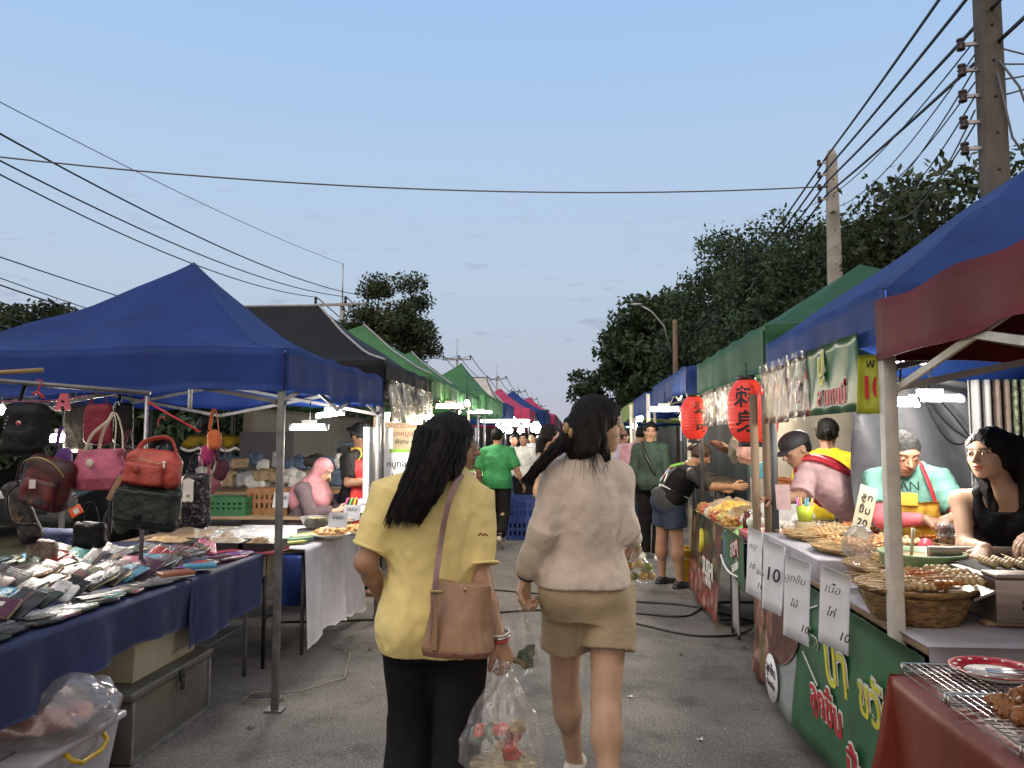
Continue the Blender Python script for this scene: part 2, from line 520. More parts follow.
# a few faint cloud wisps low over the road
mpw = nt.nodes.new('ShaderNodeMapping'); mpw.inputs['Scale'].default_value = (9, 9, 34)
nt.links.new(tc.outputs['Generated'], mpw.inputs[0])
cn = nt.nodes.new('ShaderNodeTexNoise'); cn.inputs['Scale'].default_value = 2.3; cn.inputs['Detail'].default_value = 6
nt.links.new(mpw.outputs[0], cn.inputs['Vector'])
cr = nt.nodes.new('ShaderNodeValToRGB'); cr.color_ramp.elements[0].position = .60; cr.color_ramp.elements[1].position = .70
cr.color_ramp.elements[1].color = (.5, .5, .5, 1)
nt.links.new(cn.outputs['Fac'], cr.inputs[0])
band = nt.nodes.new('ShaderNodeValToRGB'); be = band.color_ramp.elements
be[0].position = 0.02; be[0].color = (0, 0, 0, 1); be[1].position = .34; be[1].color = (0, 0, 0, 1); q = be.new(.15); q.color = (1, 1, 1, 1)
nt.links.new(sp.outputs['Z'], band.inputs[0])
mm = nt.nodes.new('ShaderNodeMath'); mm.operation = 'MULTIPLY'; nt.links.new(cr.outputs[0], mm.inputs[0]); nt.links.new(band.outputs[0], mm.inputs[1])
cmx = nt.nodes.new('ShaderNodeMix'); cmx.data_type = 'RGBA'; nt.links.new(mm.outputs[0], cmx.inputs[0]); nt.links.new(mxw.outputs[2], cmx.inputs[6])
cmx.inputs[7].default_value = (2.9, 3.2, 4.4, 1)
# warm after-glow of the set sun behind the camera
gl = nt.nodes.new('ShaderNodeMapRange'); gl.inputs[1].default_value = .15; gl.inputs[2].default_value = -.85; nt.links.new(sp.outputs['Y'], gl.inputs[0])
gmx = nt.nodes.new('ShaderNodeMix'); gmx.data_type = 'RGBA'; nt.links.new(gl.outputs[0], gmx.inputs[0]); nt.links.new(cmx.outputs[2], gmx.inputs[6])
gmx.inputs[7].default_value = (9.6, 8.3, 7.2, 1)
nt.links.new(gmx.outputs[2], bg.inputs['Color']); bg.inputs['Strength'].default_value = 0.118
sd = bpy.data.lights.new('sun', 'SUN'); sd.energy = 0.9; sd.angle = rad(40); sd.color = (1.0, .86, .74)
so = bpy.data.objects.new('sun', sd); COL.objects.link(so)
so.rotation_euler = (rad(38), 0, rad(-30))

# ---------------------------------------------------------------- ground and road
asph = bpy.data.materials.new('asphalt'); asph.use_nodes = True; n_ = asph.node_tree; b_ = n_.nodes['Principled BSDF']
tc = n_.nodes.new('ShaderNodeTexCoord')
na = n_.nodes.new('ShaderNodeTexNoise'); na.inputs['Scale'].default_value = 85; na.inputs['Detail'].default_value = 6; na.inputs['Roughness'].default_value = .75
nb = n_.nodes.new('ShaderNodeTexNoise'); nb.inputs['Scale'].default_value = 1.1; nb.inputs['Detail'].default_value = 8; nb.inputs['Roughness'].default_value = .65
nc = n_.nodes.new('ShaderNodeTexNoise'); nc.inputs['Scale'].default_value = 2.6; nc.inputs['Detail'].default_value = 9; nc.inputs['Roughness'].default_value = .7
nv = n_.nodes.new('ShaderNodeTexVoronoi'); nv.inputs['Scale'].default_value = 60
nd4 = n_.nodes.new('ShaderNodeTexNoise'); nd4.inputs['Scale'].default_value = 45; nd4.inputs['Detail'].default_value = 1
for q in (na, nb, nc, nv, nd4): n_.links.new(tc.outputs['Object'], q.inputs['Vector'])
ra = n_.nodes.new('ShaderNodeValToRGB'); ra.color_ramp.elements[0].position = .38; ra.color_ramp.elements[1].position = .66
ra.color_ramp.elements[0].color = (.045, .044, .044, 1); ra.color_ramp.elements[1].color = (.27, .255, .235, 1)
n_.links.new(na.outputs['Fac'], ra.inputs[0])
rb = n_.nodes.new('ShaderNodeValToRGB'); rb.color_ramp.elements[0].position = .32; rb.color_ramp.elements[1].position = .68
rb.color_ramp.elements[0].color = (.62, .63, .66, 1); rb.color_ramp.elements[1].color = (1.3, 1.26, 1.22, 1)
n_.links.new(nb.outputs['Fac'], rb.inputs[0])
m1 = n_.nodes.new('ShaderNodeMix'); m1.data_type = 'RGBA'; m1.blend_type = 'MULTIPLY'; m1.inputs[0].default_value = 1
n_.links.new(ra.outputs[0], m1.inputs[6]); n_.links.new(rb.outputs[0], m1.inputs[7])
rc = n_.nodes.new('ShaderNodeValToRGB'); rc.color_ramp.elements[0].position = .36; rc.color_ramp.elements[1].position = .50
rc.color_ramp.elements[0].color = (.45, .45, .46, 1); rc.color_ramp.elements[1].color = (1, 1, 1, 1)
n_.links.new(nc.outputs['Fac'], rc.inputs[0])
m2 = n_.nodes.new('ShaderNodeMix'); m2.data_type = 'RGBA'; m2.blend_type = 'MULTIPLY'; m2.inputs[0].default_value = .8
n_.links.new(m1.outputs[2], m2.inputs[6]); n_.links.new(rc.outputs[0], m2.inputs[7])
rd = n_.nodes.new('ShaderNodeValToRGB'); rd.color_ramp.elements[0].position = .735; rd.color_ramp.elements[1].position = .76
rd.color_ramp.elements[0].color = (0, 0, 0, 1); rd.color_ramp.elements[1].color = (1, 1, 1, 1); n_.links.new(nd4.outputs['Fac'], rd.inputs[0])
m3 = n_.nodes.new('ShaderNodeMix'); m3.data_type = 'RGBA'; n_.links.new(rd.outputs[0], m3.inputs[0]); n_.links.new(m2.outputs[2], m3.inputs[6]); m3.inputs[7].default_value = (.42, .40, .36, 1)
n_.links.new(m3.outputs[2], b_.inputs['Base Color'])
b_.inputs['Roughness'].default_value = .85
bpn = n_.nodes.new('ShaderNodeBump'); bpn.inputs['Strength'].default_value = .55; bpn.inputs['Distance'].default_value = .008
n_.links.new(na.outputs['Fac'], bpn.inputs['Height']); n_.links.new(bpn.outputs[0], b_.inputs['Normal'])

g = MB(); g.grid(lambda u, v: (-500 + 1000 * u, -60 + 1400 * v, -.03), 20, 20)
g.build('ground', mat('verge_grass', (.06, .08, .035), .95, var=.3, scale=3, col2=(.10, .085, .055), bump=.4), kind='structure')
g = MB(); g.grid(lambda u, v: (-6.0 + 12.0 * u, -20 + 620 * v, .0), 8, 60)
g.build('road', asph, kind='structure')

# ---------------------------------------------------------------- trees
leafA = mat('leaf_dark', (.045, .082, .030), .6, var=.4, scale=1.1, transl=.18)
leafB = mat('leaf_olive', (.055, .080, .028), .6, var=.4, scale=.9, transl=.2)
bark = mat('bark', (.11, .085, .06), .9, var=.3, scale=8, bump=.5, bscale=20)
def tree(label, x, y, h, rx, ry, rz, cz, lm, n_cl=70, per=160, leaf=.16, seed=1, trunk_r=.2, name='tree', group=None, fill=.75, spikes=0):
    rs = np.random.RandomState(seed)
    t = root(name, label, 'tree', (x, y, 0), group=group)
    # cluster centres through the crown volume, more towards the shell
    cs = []
    for i in range(n_cl):
        d = rs.normal(size=3); d /= np.linalg.norm(d)
        if d[2] < -.55: d[2] *= -.4
        rr = (.35 + .65 * rs.rand() ** .5) * (1 + .16 * math.sin(d[0] * 5 + seed) + .12 * math.sin(d[2] * 7 + seed * 2))
        cs.append(np.array([x + d[0] * rx * rr, y + d[1] * ry * rr, cz + d[2] * rz * rr]))
    mb = MB()
    fork = Vector((x + rs.uniform(-.3, .3), y, max(.8, cz - rz * .75)))
    mb.tube([(x, y, -.1), (x + .05, y, .5), ((x + fork.x) / 2 + .08, y + .05, fork.z * .6), fork], [trunk_r * 1.25, trunk_r, trunk_r * .85, trunk_r * .75], n=10)
    for c in cs[::max(1, n_cl // 26)]:
        c = Vector(c); m_ = fork.lerp(c, .5) + Vector((rs.uniform(-.3, .3), rs.uniform(-.3, .3), -.12 * rz))
        mb.tube([fork, fork.lerp(m_, .5), m_, c], [trunk_r * .4, trunk_r * .3, trunk_r * .2, trunk_r * .05], n=5, cap=False)
    mb.build('trunk', bark, t)
    P = []; S_ = (rx + ry + rz) / 3
    if per > 165 and leaf < .19 and leaf > .10: per = int(per * 2.1); leaf *= .62
    for c in cs:
        cr_ = S_ * rs.uniform(.17, .30)
        q = np.clip(rs.normal(size=(per, 3)), -1.7, 1.7) * np.array([cr_, cr_, cr_ * .55]) * .62
        P.append(c + q)
    P = np.concatenate(P)
    N = len(P)
    a = rs.normal(size=(N, 3)); a /= np.linalg.norm(a, axis=1)[:, None]
    b = np.cross(a, rs.normal(size=(N, 3))); b /= np.linalg.norm(b, axis=1)[:, None]
    sz = leaf * rs.uniform(.6, 1.3, (N, 1))
    V = np.stack([P - a * sz, P + b * sz * .45, P + a * sz, P - b * sz * .45], 1).reshape(-1, 3) - np.array([x, y, 0])
    Fq = np.arange(4 * N).reshape(N, 4)
    link('crown', mesh_np('crown', V, Fq, lm, False), t)
    return t

G_R = 'roadside trees behind the food stalls'
tree('tall dark tree whose ragged crown stands farthest down the road behind the stalls', 5.4, 44, 10, 4.3, 3.2, 4.3, 6.0, leafA, 125, 190, .20, 3, .3, group=G_R)
tree('small dark tree crowding the far end of the tree row', 3.4, 58, 9, 3.2, 2.6, 3.8, 5.4, leafA, 50, 150, .24, 13, .25, group=G_R)
tree('dense dark tree with a rounded crown behind the wooden lamp pole', 7.4, 32, 9, 4.0, 3.2, 3.4, 5.6, leafA, 110, 200, .18, 4, .3, group=G_R)
tree('big spreading tree whose long leafy branch reaches over the road', 7.7, 22, 9, 3.7, 2.8, 2.8, 5.2, leafA, 120, 200, .13, 5, .28, group=G_R)
tree('tree with open layered foliage beside the thick concrete pole', 8.6, 15, 8, 3.0, 2.5, 2.4, 4.7, leafB, 95, 190, .10, 6, .22, group=G_R)
tree('low bushy tree filling the gap behind the green canopy', 5.6, 17, 6, 2.1, 2, 2.2, 3.6, leafA, 60, 170, .11, 16, .18, group=G_R)
G_L = 'trees behind the household goods stalls'
tree('round olive tree rising over the green canopies', -9.4, 38, 9, 2.5, 2.5, 3.1, 6.3, leafB, 80, 170, .17, 7, .26, group=G_L)
tree('lower leafy tree beside the round olive tree', -11.2, 37, 7, 1.9, 2, 1.9, 5.2, leafB, 45, 150, .17, 17, .2, group=G_L)
tree('wide low tree under the wires at the edge of the road', -14.6, 19, 5, 3.0, 2, 1.5, 3.7, leafB, 70, 170, .13, 8, .2, group=G_L)
tree('small dark tree behind the blue canopy', -8.4, 13, 4, 2.3, 1.6, 1.4, 1.75, leafA, 50, 170, .10, 9, .14, group=G_L)
tree('bushy dark tree behind the parked cars', -7.2, 19, 4, 2.6, 1.6, 1.5, 1.7, leafA, 50, 150, .12, 10, .14, group=G_L)
tree('leafy dark tree behind the charcoal canopy', -8.2, 27, 5, 3.0, 1.8, 1.8, 2.1, leafA, 50, 150, .15, 11, .16, group=G_L)
tree('thin tree far along the row beyond the last canopies', -5.0, 90, 7, 2.6, 2, 2.4, 3.2, leafB, 45, 130, .3, 12, .2, group=G_L)

# ---------------------------------------------------------------- utility poles and wires
conc = mat('concrete_pole', (.40, .37, .33), .85, var=.18, scale=3, bump=.3, bscale=30)
conc_d = mat('concrete_pole_old', (.12, .105, .092), .9, var=.25, scale=4, bump=.4, bscale=30, stretch=(1, 1, .3))
blk = mat('black_rubber', (.012, .012, .013), .45, var=.1)
steel = mat('galvanised_steel', (.42, .42, .43), .4, .85, var=.15, scale=9)
wood = mat('weathered_wood', (.23, .16, .105), .85, var=.3, scale=6, stretch=(1, 1, .12), bump=.3)
porc = mat('brown_insulator', (.03, .012, .012), .3, var=.1)
def big_pole(label, x, y, h, w0, w1, m_, name='utility_pole', ins=0, holes=True, side=-1, z0=None):
    t = root(name, label, 'utility pole', (x, y, 0), group='concrete utility poles')
    mb = MB()
    n = 20
    def ring(z):
        f = z / h; w = (w0 + (w1 - w0) * f) / 2; d = w * .8
        return [(x - w, y - d, z), (x + w, y - d, z), (x + w, y + d, z), (x - w, y + d, z)]
    vs = ring(0) + ring(h * .985)
    mb._add(vs, [(0, 1, 5, 4), (1, 2, 6, 5), (2, 3, 7, 6), (3, 0, 4, 7)])
    a = ring(h); b = [Vector(p).lerp(Vector((x, y, h)), .45) for p in a]
    mb._add(ring(h * .985) + b, [(0, 1, 5, 4), (1, 2, 6, 5), (2, 3, 7, 6), (3, 0, 4, 7), (4, 5, 6, 7)])
    mb.build('shaft', m_, t)
    if holes:
        z = h * .45
        while z < h - .3:
            hb = MB(); f = z / h; d = (w0 + (w1 - w0) * f) / 2 * .8
            hb.lathe([(.013, 0), (.013, .006)], (x, y - d - .003, z), 8, R=Matrix.Rotation(PI / 2, 3, 'X'))
            z += .33
            hb.build('bolt_hole', blk, t)
    if ins:
        z = z0 if z0 else h - .6
        for i in range(ins):
            f = z / h; w = (w0 + (w1 - w0) * f) / 2
            q = MB(); q.box((x + side * (w + .07), y, z), (.16, .03, .03))
            q.build('bracket', steel, t)
            q = MB(); q.lathe([(.015, -.06), (.036, -.05), (.036, -.03), (.022, -.02), (.040, 0), (.022, .02), (.036, .03), (.036, .05), (.015, .06)], (x + side * (w + .15), y, z), 12)
            q.build('insulator', porc, t)
            z -= .24
    return t
NP = at(996, 205, 7.0)
big_pole('thick old grey pole with stacked insulators and bolt holes', NP.x, NP.y, 8.6, .22, .15, conc_d, ins=5, side=-1, z0=5.05)
P2 = at(831, 150, 15.0)
big_pole('slim pale pole with tapered top standing before the trees', P2.x, P2.y, P2.z, .34, .17, conc, ins=4, z0=P2.z - .25)
def cross_pole(label, x, y, h, arm=1.4, far=False):
    t = root('crossarm_pole', label, 'utility pole', (x, y, 0), group='crossarm poles along the road')
    q = MB(); q.tube([(x, y, 0), (x, y, h)], [.2, .12], 8); q.build('shaft', conc, t)
    q = MB(); q.tube([(x, y, h), (x, y, h + 2.1)], .035, 6); q.build('spike', steel, t)
    for z in ((h - .15, h - 3.0) if not far else (h - .15,)):
        q = MB(); q.box((x, y - .14, z), (arm * 2 if z > h - 1 else arm * 1.6, .12, .13)); q.build('crossarm', conc, t)
    for sx in (-1, -.1, 1) :
        q = MB(); q.lathe([(.05, 0), (.09, .08), (.05, .16), (.10, .24), (.04, .38)], (x + sx * arm * .95 + (.35 if sx == -.1 else 0), y - .14, h - .08), 8); q.build('insulator', blk, t)
    return t
LPX = -12.4
pz = []
for i, (yy, py) in enumerate([(40, 300), (79, 358), (118, 378), (160, 391), (205, 399), (260, 406)]):
    z = at(500, py, yy).z
    cross_pole(['tall crossarm pole nearest the charcoal canopy', 'second crossarm pole above the green canopies', 'third crossarm pole farther down the road',
                'fourth crossarm pole small in the distance', 'fifth crossarm pole tiny over the far canopies', 'last crossarm pole at the end of the road'][i], LPX + i * .2, yy, z, 1.5, i > 0)
    pz.append((LPX + i * .2, yy, z))
wm = mat('cable_black', (.015, .015, .017), .5, var=.05)
wg = mat('cable_grey', (.12, .12, .13), .5, var=.05)
def wire(a, b, sag, r, label, m_=None, n=22, group='overhead wires', name='overhead_wire', mid=None):
    a = Vector(a); b = Vector(b); pts = []
    for i in range(n + 1):
        t_ = i / n; p = a.lerp(b, t_); p.z -= sag * 4 * t_ * (1 - t_); pts.append(p)
    mb = MB(); mb.tube(pts, r, 5)
    return mb.build(name, m_ or wm, label=label, cat='wire', group=group)
# three heavy lines and the thin top line on the left
G = 'overhead wires'
def through(px, py, X):
    """a point over the verge at x = X seen at that pixel"""
    d = _R @ Vector(((px - 512) / F_PX, (384 - py) / F_PX, -1.0)); t = X / d.x
    return Vector((X, d.y * t, CAM_H + d.z * t))
names = ['outer', 'middle', 'inner']
for i, (x0, py0) in enumerate([(-1.42, 158), (.2, 142), (1.42, 113)]):
    A = through(0, py0, LPX + x0)
    B = Vector((LPX + x0, 40, pz[0][2] + .3))
    A2 = A + (A - B) * .35 + Vector((0, 0, .5)); 
    wire(A2, B, 1.0, .021, ['lowest of the three black wires sweeping down over the blue canopy', 'middle one of the three black wires over the blue canopy', 'highest of the three black wires over the blue canopy'][i], group=G)
    for j in range(5):
        a = pz[j]; b = pz[j + 1]
        wire((a[0] + x0, a[1], a[2] + .3), (b[0] + x0, b[1], b[2] + .3), 1.5, .03 + .01 * j, 'black wire strung between two far crossarm poles', group='far wires between the crossarm poles', n=10)
A = through(0, 88, LPX); B = Vector((LPX, 40, pz[0][2] + 2.1))
wire(A + (A - B) * .35, B, .4, .012, 'thin pale wire running to the tip of the tall crossarm pole', wg, group=G)
wire(at(-60, 150, 11), at(832, 186, 15), .35, .014, 'thin wire stretched across the street from the slim pale pole', wg, group=G)
# lower left lines
for i, (pa, pb, r) in enumerate([((0, 253), (170, 308), .012), ((0, 272), (150, 322), .010), ((0, 277), (135, 318), .014), ((0, 292), (120, 330), .012), ((0, 303), (110, 335), .010), ((0, 312), (100, 338), .03), ((0, 318), (90, 342), .02)]):
    a = at(pa[0], pa[1], 12); b = at(pb[0], pb[1], 17)
    d = b - a
    wire(a - d * .5, b + d * .9, .1 + .05 * i, r, 'black wire number %s from the top in the low bundle beside the blue canopy' % ['one', 'two', 'three', 'four', 'five', 'six', 'seven'][i], wm if r > .011 else wg, group='low wire bundle')
# right lines between the two concrete poles and on to the far side
for i in range(4):
    z2 = P2.z - .15 - .24 * i; a = Vector((P2.x - .1, P2.y, z2))
    e = at(984 + [0, 20, 25, 40][i], [30, 35, 60, 100][i] - 25, 7.0); e = Vector((NP.x - .1 + .05 * i, 6.9, 6.05 - .3 * i))
    wire(a, e + (e - a) * 1.0 , .12, .019, 'black wire %s of four rising to the thick old pole' % ['first', 'second', 'third', 'fourth'][i], group=G)
    wire(a, Vector((P2.x - .9, 34, 5.6 - .15 * i)), .5, .02, 'wire %s of four running from the slim pole into the trees' % ['first', 'second', 'third', 'fourth'][i], group=G)
for i in range(7):
    a = at(975, 40 + 14 * i, 6.98); b = at(812 + 14 * i, 205 + 4 * (i % 3), 18 - i * .6)
    wire(a, b, .25 + .1 * (i % 3), .008, 'thin loose cable drooping from the insulators, strand %s' % ['one', 'two', 'three', 'four', 'five', 'six', 'seven'][i], wg if i % 2 else wm, group='thin drooping cables')
for i in range(4):
    a = at(1000, 48 + 16 * i, 7.0); wire(a, a + Vector((3, 1.5 - i, .4 + .1 * i)), .1, .008, 'thin cable leaving the thick pole sideways, strand %s' % ['one', 'two', 'three', 'four'][i], wg, group='thin side cables')
a = at(999, 60, 6.9)
q = MB(); q.tube([a, a + Vector((.16, 0, -.25)), a + Vector((.3, 0, -.75)), a + Vector((.22, 0, -.95)), a + Vector((.08, 0, -.7)), a + Vector((-.02, 0, -.1))], .01, 6)
q.build('cable_loop', wg, label='grey loop of slack cable hanging on the thick pole', cat='cable')
# wooden post with street lamp arm
wp = at(675, 320, 30.0)
t = root('street_lamp', 'wooden pole with a curved lamp arm before the dark trees', 'street lamp', (wp.x, 30, 0))
q = MB(); q.tube([(wp.x, 30, 0), (wp.x, 30, wp.z)], [.13, .10], 8); q.build('pole', wood, t)
p1 = at(671, 352, 29.9); p2 = at(664, 326, 29.9); p3 = at(652, 312, 29.9); p4 = at(640, 305, 29.9)
q = MB(); q.tube([p1, p2, p3, p4], .035, 6); q.build('lamp_arm', steel, t)
q = MB(); q.ball(p4 + Vector((-.12, 0, .02)), (.26, .1, .06), 10); q.build('lamp_head', steel, t)
# ---------------------------------------------------------------- canopies
def cloth(name, c, rough=.62, transl=.2):
    return mat(name, c, rough, var=.14, scale=2.2, bump=.28, bscale=5, transl=transl, spec=.25)
blue = cloth('canopy_blue', (.014, .044, .215)); blue2 = cloth('canopy_blue_faded', (.016, .050, .215))
dgrey = cloth('canopy_charcoal', (.014, .014, .018)); green = cloth('canopy_green', (.075, .22, .09)); green2 = cloth('canopy_green_deep', (.030, .115, .055))
maroon = cloth('canopy_maroon', (.16, .022, .022)); pink = cloth('canopy_pink', (.55, .06, .16)); red = cloth('canopy_red', (.40, .03, .03))
teal = cloth('canopy_teal', (.16, .33, .33)); lime = cloth('canopy_lime', (.26, .36, .10)); whitec = cloth('canopy_white', (.7, .68, .62))
trim = mat('canopy_trim', (.35, .36, .38), .7)
pole_d = mat('pole_dark_paint', (.035, .037, .042), .45, .3, var=.2, scale=12)
pole_w = mat('pole_white_paint', (.55, .52, .45), .5, .1, var=.12, scale=10, bump=.1)
pole_g = mat('pole_grey', (.16, .16, .165), .45, .5, var=.2, scale=10)

def tent(label, x0, x1, y0, y1, z_bot, z_top, z_peak, m_, ridge=0.0, pm=None, px=None, curve=1.35, seed=0, posts=(1, 1, 1, 1), frame=True, edge=None, name='canopy_tent', pr=.018, sag=.03, plate=True):
    """pop-up canopy; px: where the peak is across, ridge: half length of a ridge running across the lane"""
    pm = pm or pole_d
    cx = px if px is not None else (x0 + x1) / 2; cy = (y0 + y1) / 2
    t = root(name, label, 'canopy', (cx, cy, 0), group='market canopies along the lane')
    def hgt(x, y):
        dx = (cx - x - ridge) / max(.05, cx - x0 - ridge) if x < cx - ridge else ((x - cx - ridge) / max(.05, x1 - cx - ridge) if x > cx + ridge else 0)
        dy = abs(y - cy) / (y1 - cy)
        q = min(1, max(dx, dy))
        lo = min(dx, dy)
        wr = .012 * math.sin(x * 9 + y * 3 + seed) * q * (1 - q) * 4 + .01 * math.sin(y * 11 - x * 4 + seed * 2) * q
        return z_top + (z_peak - z_top) * (1 - q) ** curve + wr - sag * 4 * (q * (1 - q)) * (1 - .7 * abs(dx - dy))
    mb = MB(); n = 28
    # four panels meeting on the hips
    def panel(A, B, C, D):
        def fn(u, v):
            # u along the eave, v up
            e = Vector(A).lerp(Vector(B), u); p = Vector(D).lerp(Vector(C), u); q = e.lerp(p, v)
            return (q.x, q.y, hgt(q.x, q.y))
        mb.grid(fn, n, 16, th=.004)
    L = (cx - ridge, cy, 0); R_ = (cx + ridge, cy, 0)
    panel((x0, y0, 0), (x1, y0, 0), R_, L); panel((x1, y0, 0), (x1, y1, 0), R_, R_)
    panel((x1, y1, 0), (x0, y1, 0), L, R_); panel((x0, y1, 0), (x0, y0, 0), L, L)
    mb.build('roof_cloth', m_, t)
    v = MB()
    cs = [(x0, y0), (x1, y0), (x1, y1), (x0, y1)]
    for i in range(4):
        a = Vector((*cs[i], 0)); b = Vector((*cs[(i + 1) % 4], 0)); nn = (b - a).normalized(); nn = Vector((nn.y, -nn.x, 0))
        def fn(u, w, a=a, b=b, nn=nn, i=i):
            p = a.lerp(b, u); s_ = math.sin(PI * u)
            out = .006 + (.018 * math.sin(u * 17 + i * 2 + seed) + .012 * math.sin(u * 41 + seed)) * w * s_
            p = p + nn * out
            zt = hgt(min(max(p.x, x0), x1), min(max(p.y, y0), y1)) + .004
            zb = z_bot + .03 * s_ * math.sin(u * 7 + seed) * 0.6 + .015 * s_ * math.sin(u * 23 + seed)
            p.z = zt + (zb - zt) * w
            return p
        v.grid(fn, 36, 5, th=.003)
    v.build('valance', m_, t)
    if edge:
        e = MB()
        e.tube([(cx - ridge, cy, z_peak + .012)] + [(cx + ridge + (x1 - cx - ridge) * k / 10, cy + (y0 - cy) * k / 10, hgt(cx + ridge + (x1 - cx - ridge) * k / 10, cy + (y0 - cy) * k / 10) + .012) for k in range(11)], .012, 6)
        e.build('piping', edge, t)
    for i, (cxx, cyy) in enumerate(cs):
        if posts[i]:
            ix = .02 if cxx == x0 else -.02; iy = .02 if cyy == y0 else -.02
            q = MB(); q.span((cxx + ix - pr, cyy + iy - pr, .012), (cxx + ix + pr, cyy + iy + pr, z_top - .03), bev=.003)
            lg = q.build('post', pm, t)
            if plate:
                q = MB(); q.box((cxx + ix, cyy + iy, .006), (.10, .08, .012)); q.build('foot_plate', pm, lg)
    if frame:
        zt = z_top - .06
        for i in range(4):
            a = Vector((*cs[i], 0)); b = Vector((*cs[(i + 1) % 4], 0)); d = (b - a)
            ins = (Vector((cx, cy, 0)) - (a + b) / 2).normalized() * .03
            q = MB()
            nseg = 2 if d.length < 3.2 else 4
            for s_ in range(nseg):
                p = a + d * (s_ / nseg) + ins; r_ = a + d * ((s_ + 1) / nseg) + ins
                q.bar(p + Vector((0, 0, zt)), r_ + Vector((0, 0, zt - .26)), .012, .025); q.bar(p + ins * .6 + Vector((0, 0, zt - .26)), r_ + ins * .6 + Vector((0, 0, zt)), .012, .025)
            q.build('scissor_brace', pm, t)
        q = MB()
        for c in cs:
            c3 = Vector((*c, z_top - .08)); pk = Vector((cx, cy, z_peak - .1)); md = c3.lerp(pk, .5) - Vector((0, 0, .12))
            q.bar(c3, md, .02, .012); q.bar(md, pk, .02, .012)
        q.tube([(cx, cy, z_peak - .01), (cx, cy, z_top - .3)], .016, 8)
        q.build('rafter', pm, t)
    return t

LX, RX = -1.65, 1.22
tent('blue peaked canopy shading the bag and wallet stall', -4.5, LX, 4.25, 6.48, 1.78, 2.03, 2.80, blue, px=-2.78, seed=1, curve=1.45, sag=.05, pm=pole_g)
tent('charcoal canopy with a pale edge line next to the blue peak', -5.4, LX, 6.56, 8.62, 1.93, 2.18, 2.86, dgrey, ridge=.9, px=-3.5, seed=2, edge=trim, curve=1.15)
tent('green peaked canopy right after the charcoal one', -5.0, LX, 8.7, 10.9, 1.98, 2.24, 3.0, green, px=-2.75, seed=3, edge=trim, curve=1.05)
tent('green canopy second in the green row', -5.0, LX, 10.95, 13.2, 1.95, 2.22, 2.9, green, px=-2.6, seed=4, edge=trim, curve=1.05)
tent('green canopy last in the green row with a frayed corner', -3.3, -1.55, 13.25, 16.4, 1.95, 2.3, 3.0, green, px=-2.2, seed=5)
tent('blue and low canopy just behind the green row', -3.9, -1.5, 16.6, 18.8, 1.85, 2.3, 2.6, blue2, seed=6)
tent('white gabled canopy with dark ridge beyond the green row', -4.0, -1.9, 19.0, 21.5, 2.0, 2.5, 3.15, whitec, ridge=.6, seed=7, edge=blk)
tent('hot pink canopy behind the white gable', -3.8, -1.3, 22.0, 25.5, 1.9, 2.4, 3.1, pink, seed=8, px=-2.3)
tent('bright blue canopy after the pink one', -3.8, -1.0, 26.0, 31.5, 2.0, 2.5, 3.35, blue2, seed=9, px=-2.3)
far = [(32, 36, pink, 'pink canopy far down the lane on the bag stall side'), (37, 41, teal, 'teal canopy far down the lane'), (42, 48, red, 'red canopy far down the lane'), (49, 55, pink, 'second pink canopy far down the lane'),
       (56, 64, blue2, 'small distant blue canopy past the pink ones'), (65, 75, lime, 'small distant lime canopy past the pink ones'), (76, 90, red, 'tiny distant red canopy at the end of the row')]
for k, (a, b, m_, lb) in enumerate(far):
    tent(lb, -3.8, -.8, a, b, 2.05, 2.55, 3.4, m_, seed=20 + k, px=-2.0, plate=False, pr=.03)

tent('maroon canopy over the fried chicken table', 1.12, 3.7, .5, 2.93, 1.79, 2.0, 2.6, maroon, pm=pole_w, seed=31, pr=.024, posts=(0, 0, 0, 1), px=2.4)
tent('large blue canopy over the skewer stall', RX, 3.7, 3.1, 4.98, 1.88, 2.10, 2.92, blue2, seed=32, px=2.36, posts=(0, 1, 1, 1), sag=.0, curve=1.0)
tent('green canopy beside the large blue one above the lanterns', RX, 3.9, 5.05, 7.75, 1.93, 2.24, 2.93, green2, seed=33, px=2.32, curve=1.05, sag=.015)
tent('blue canopy behind the lanterns', 1.20, 3.2, 8.4, 12.0, 2.0, 2.3, 2.78, blue2, seed=34, px=2.15, pm=pole_w)
farR = [(13, 16, blue, 'dark blue canopy after the fish stall'), (17, 20, lime, 'lime canopy in the opposite row'), (21, 25, blue2, 'blue canopy past the lime one'), (26, 31, teal, 'teal canopy past the blue one'),
        (32, 38, blue, 'far blue canopy in the opposite row'), (39, 46, green, 'far green canopy in the opposite row'), (47, 56, pink, 'far pink canopy in the opposite row'), (57, 70, blue2, 'last blue canopy in the opposite row')]
for k, (a, b, m_, lb) in enumerate(farR):
    tent(lb, 1.2, 3.6, a, b, 1.95, 2.3, 2.85, m_, seed=50 + k, px=2.2, plate=False, pr=.03, pm=pole_w)
q = MB(); q
# two timber props tied to the dark corner post
for k, (x, y, r_) in enumerate([(1.13, 5.0, .026), (1.215, 5.06, .024)]):
    q = MB(); q.tube([(x, y, 0.012), (x + .005, y, 1.0), (x, y, 1.79)], r_, 8)
    q.build('timber_prop', wood, label=['round timber prop standing on the lane side of the skewer stall corner', 'round timber prop on the table side of the skewer stall corner'][k], cat='prop', group='timber props')

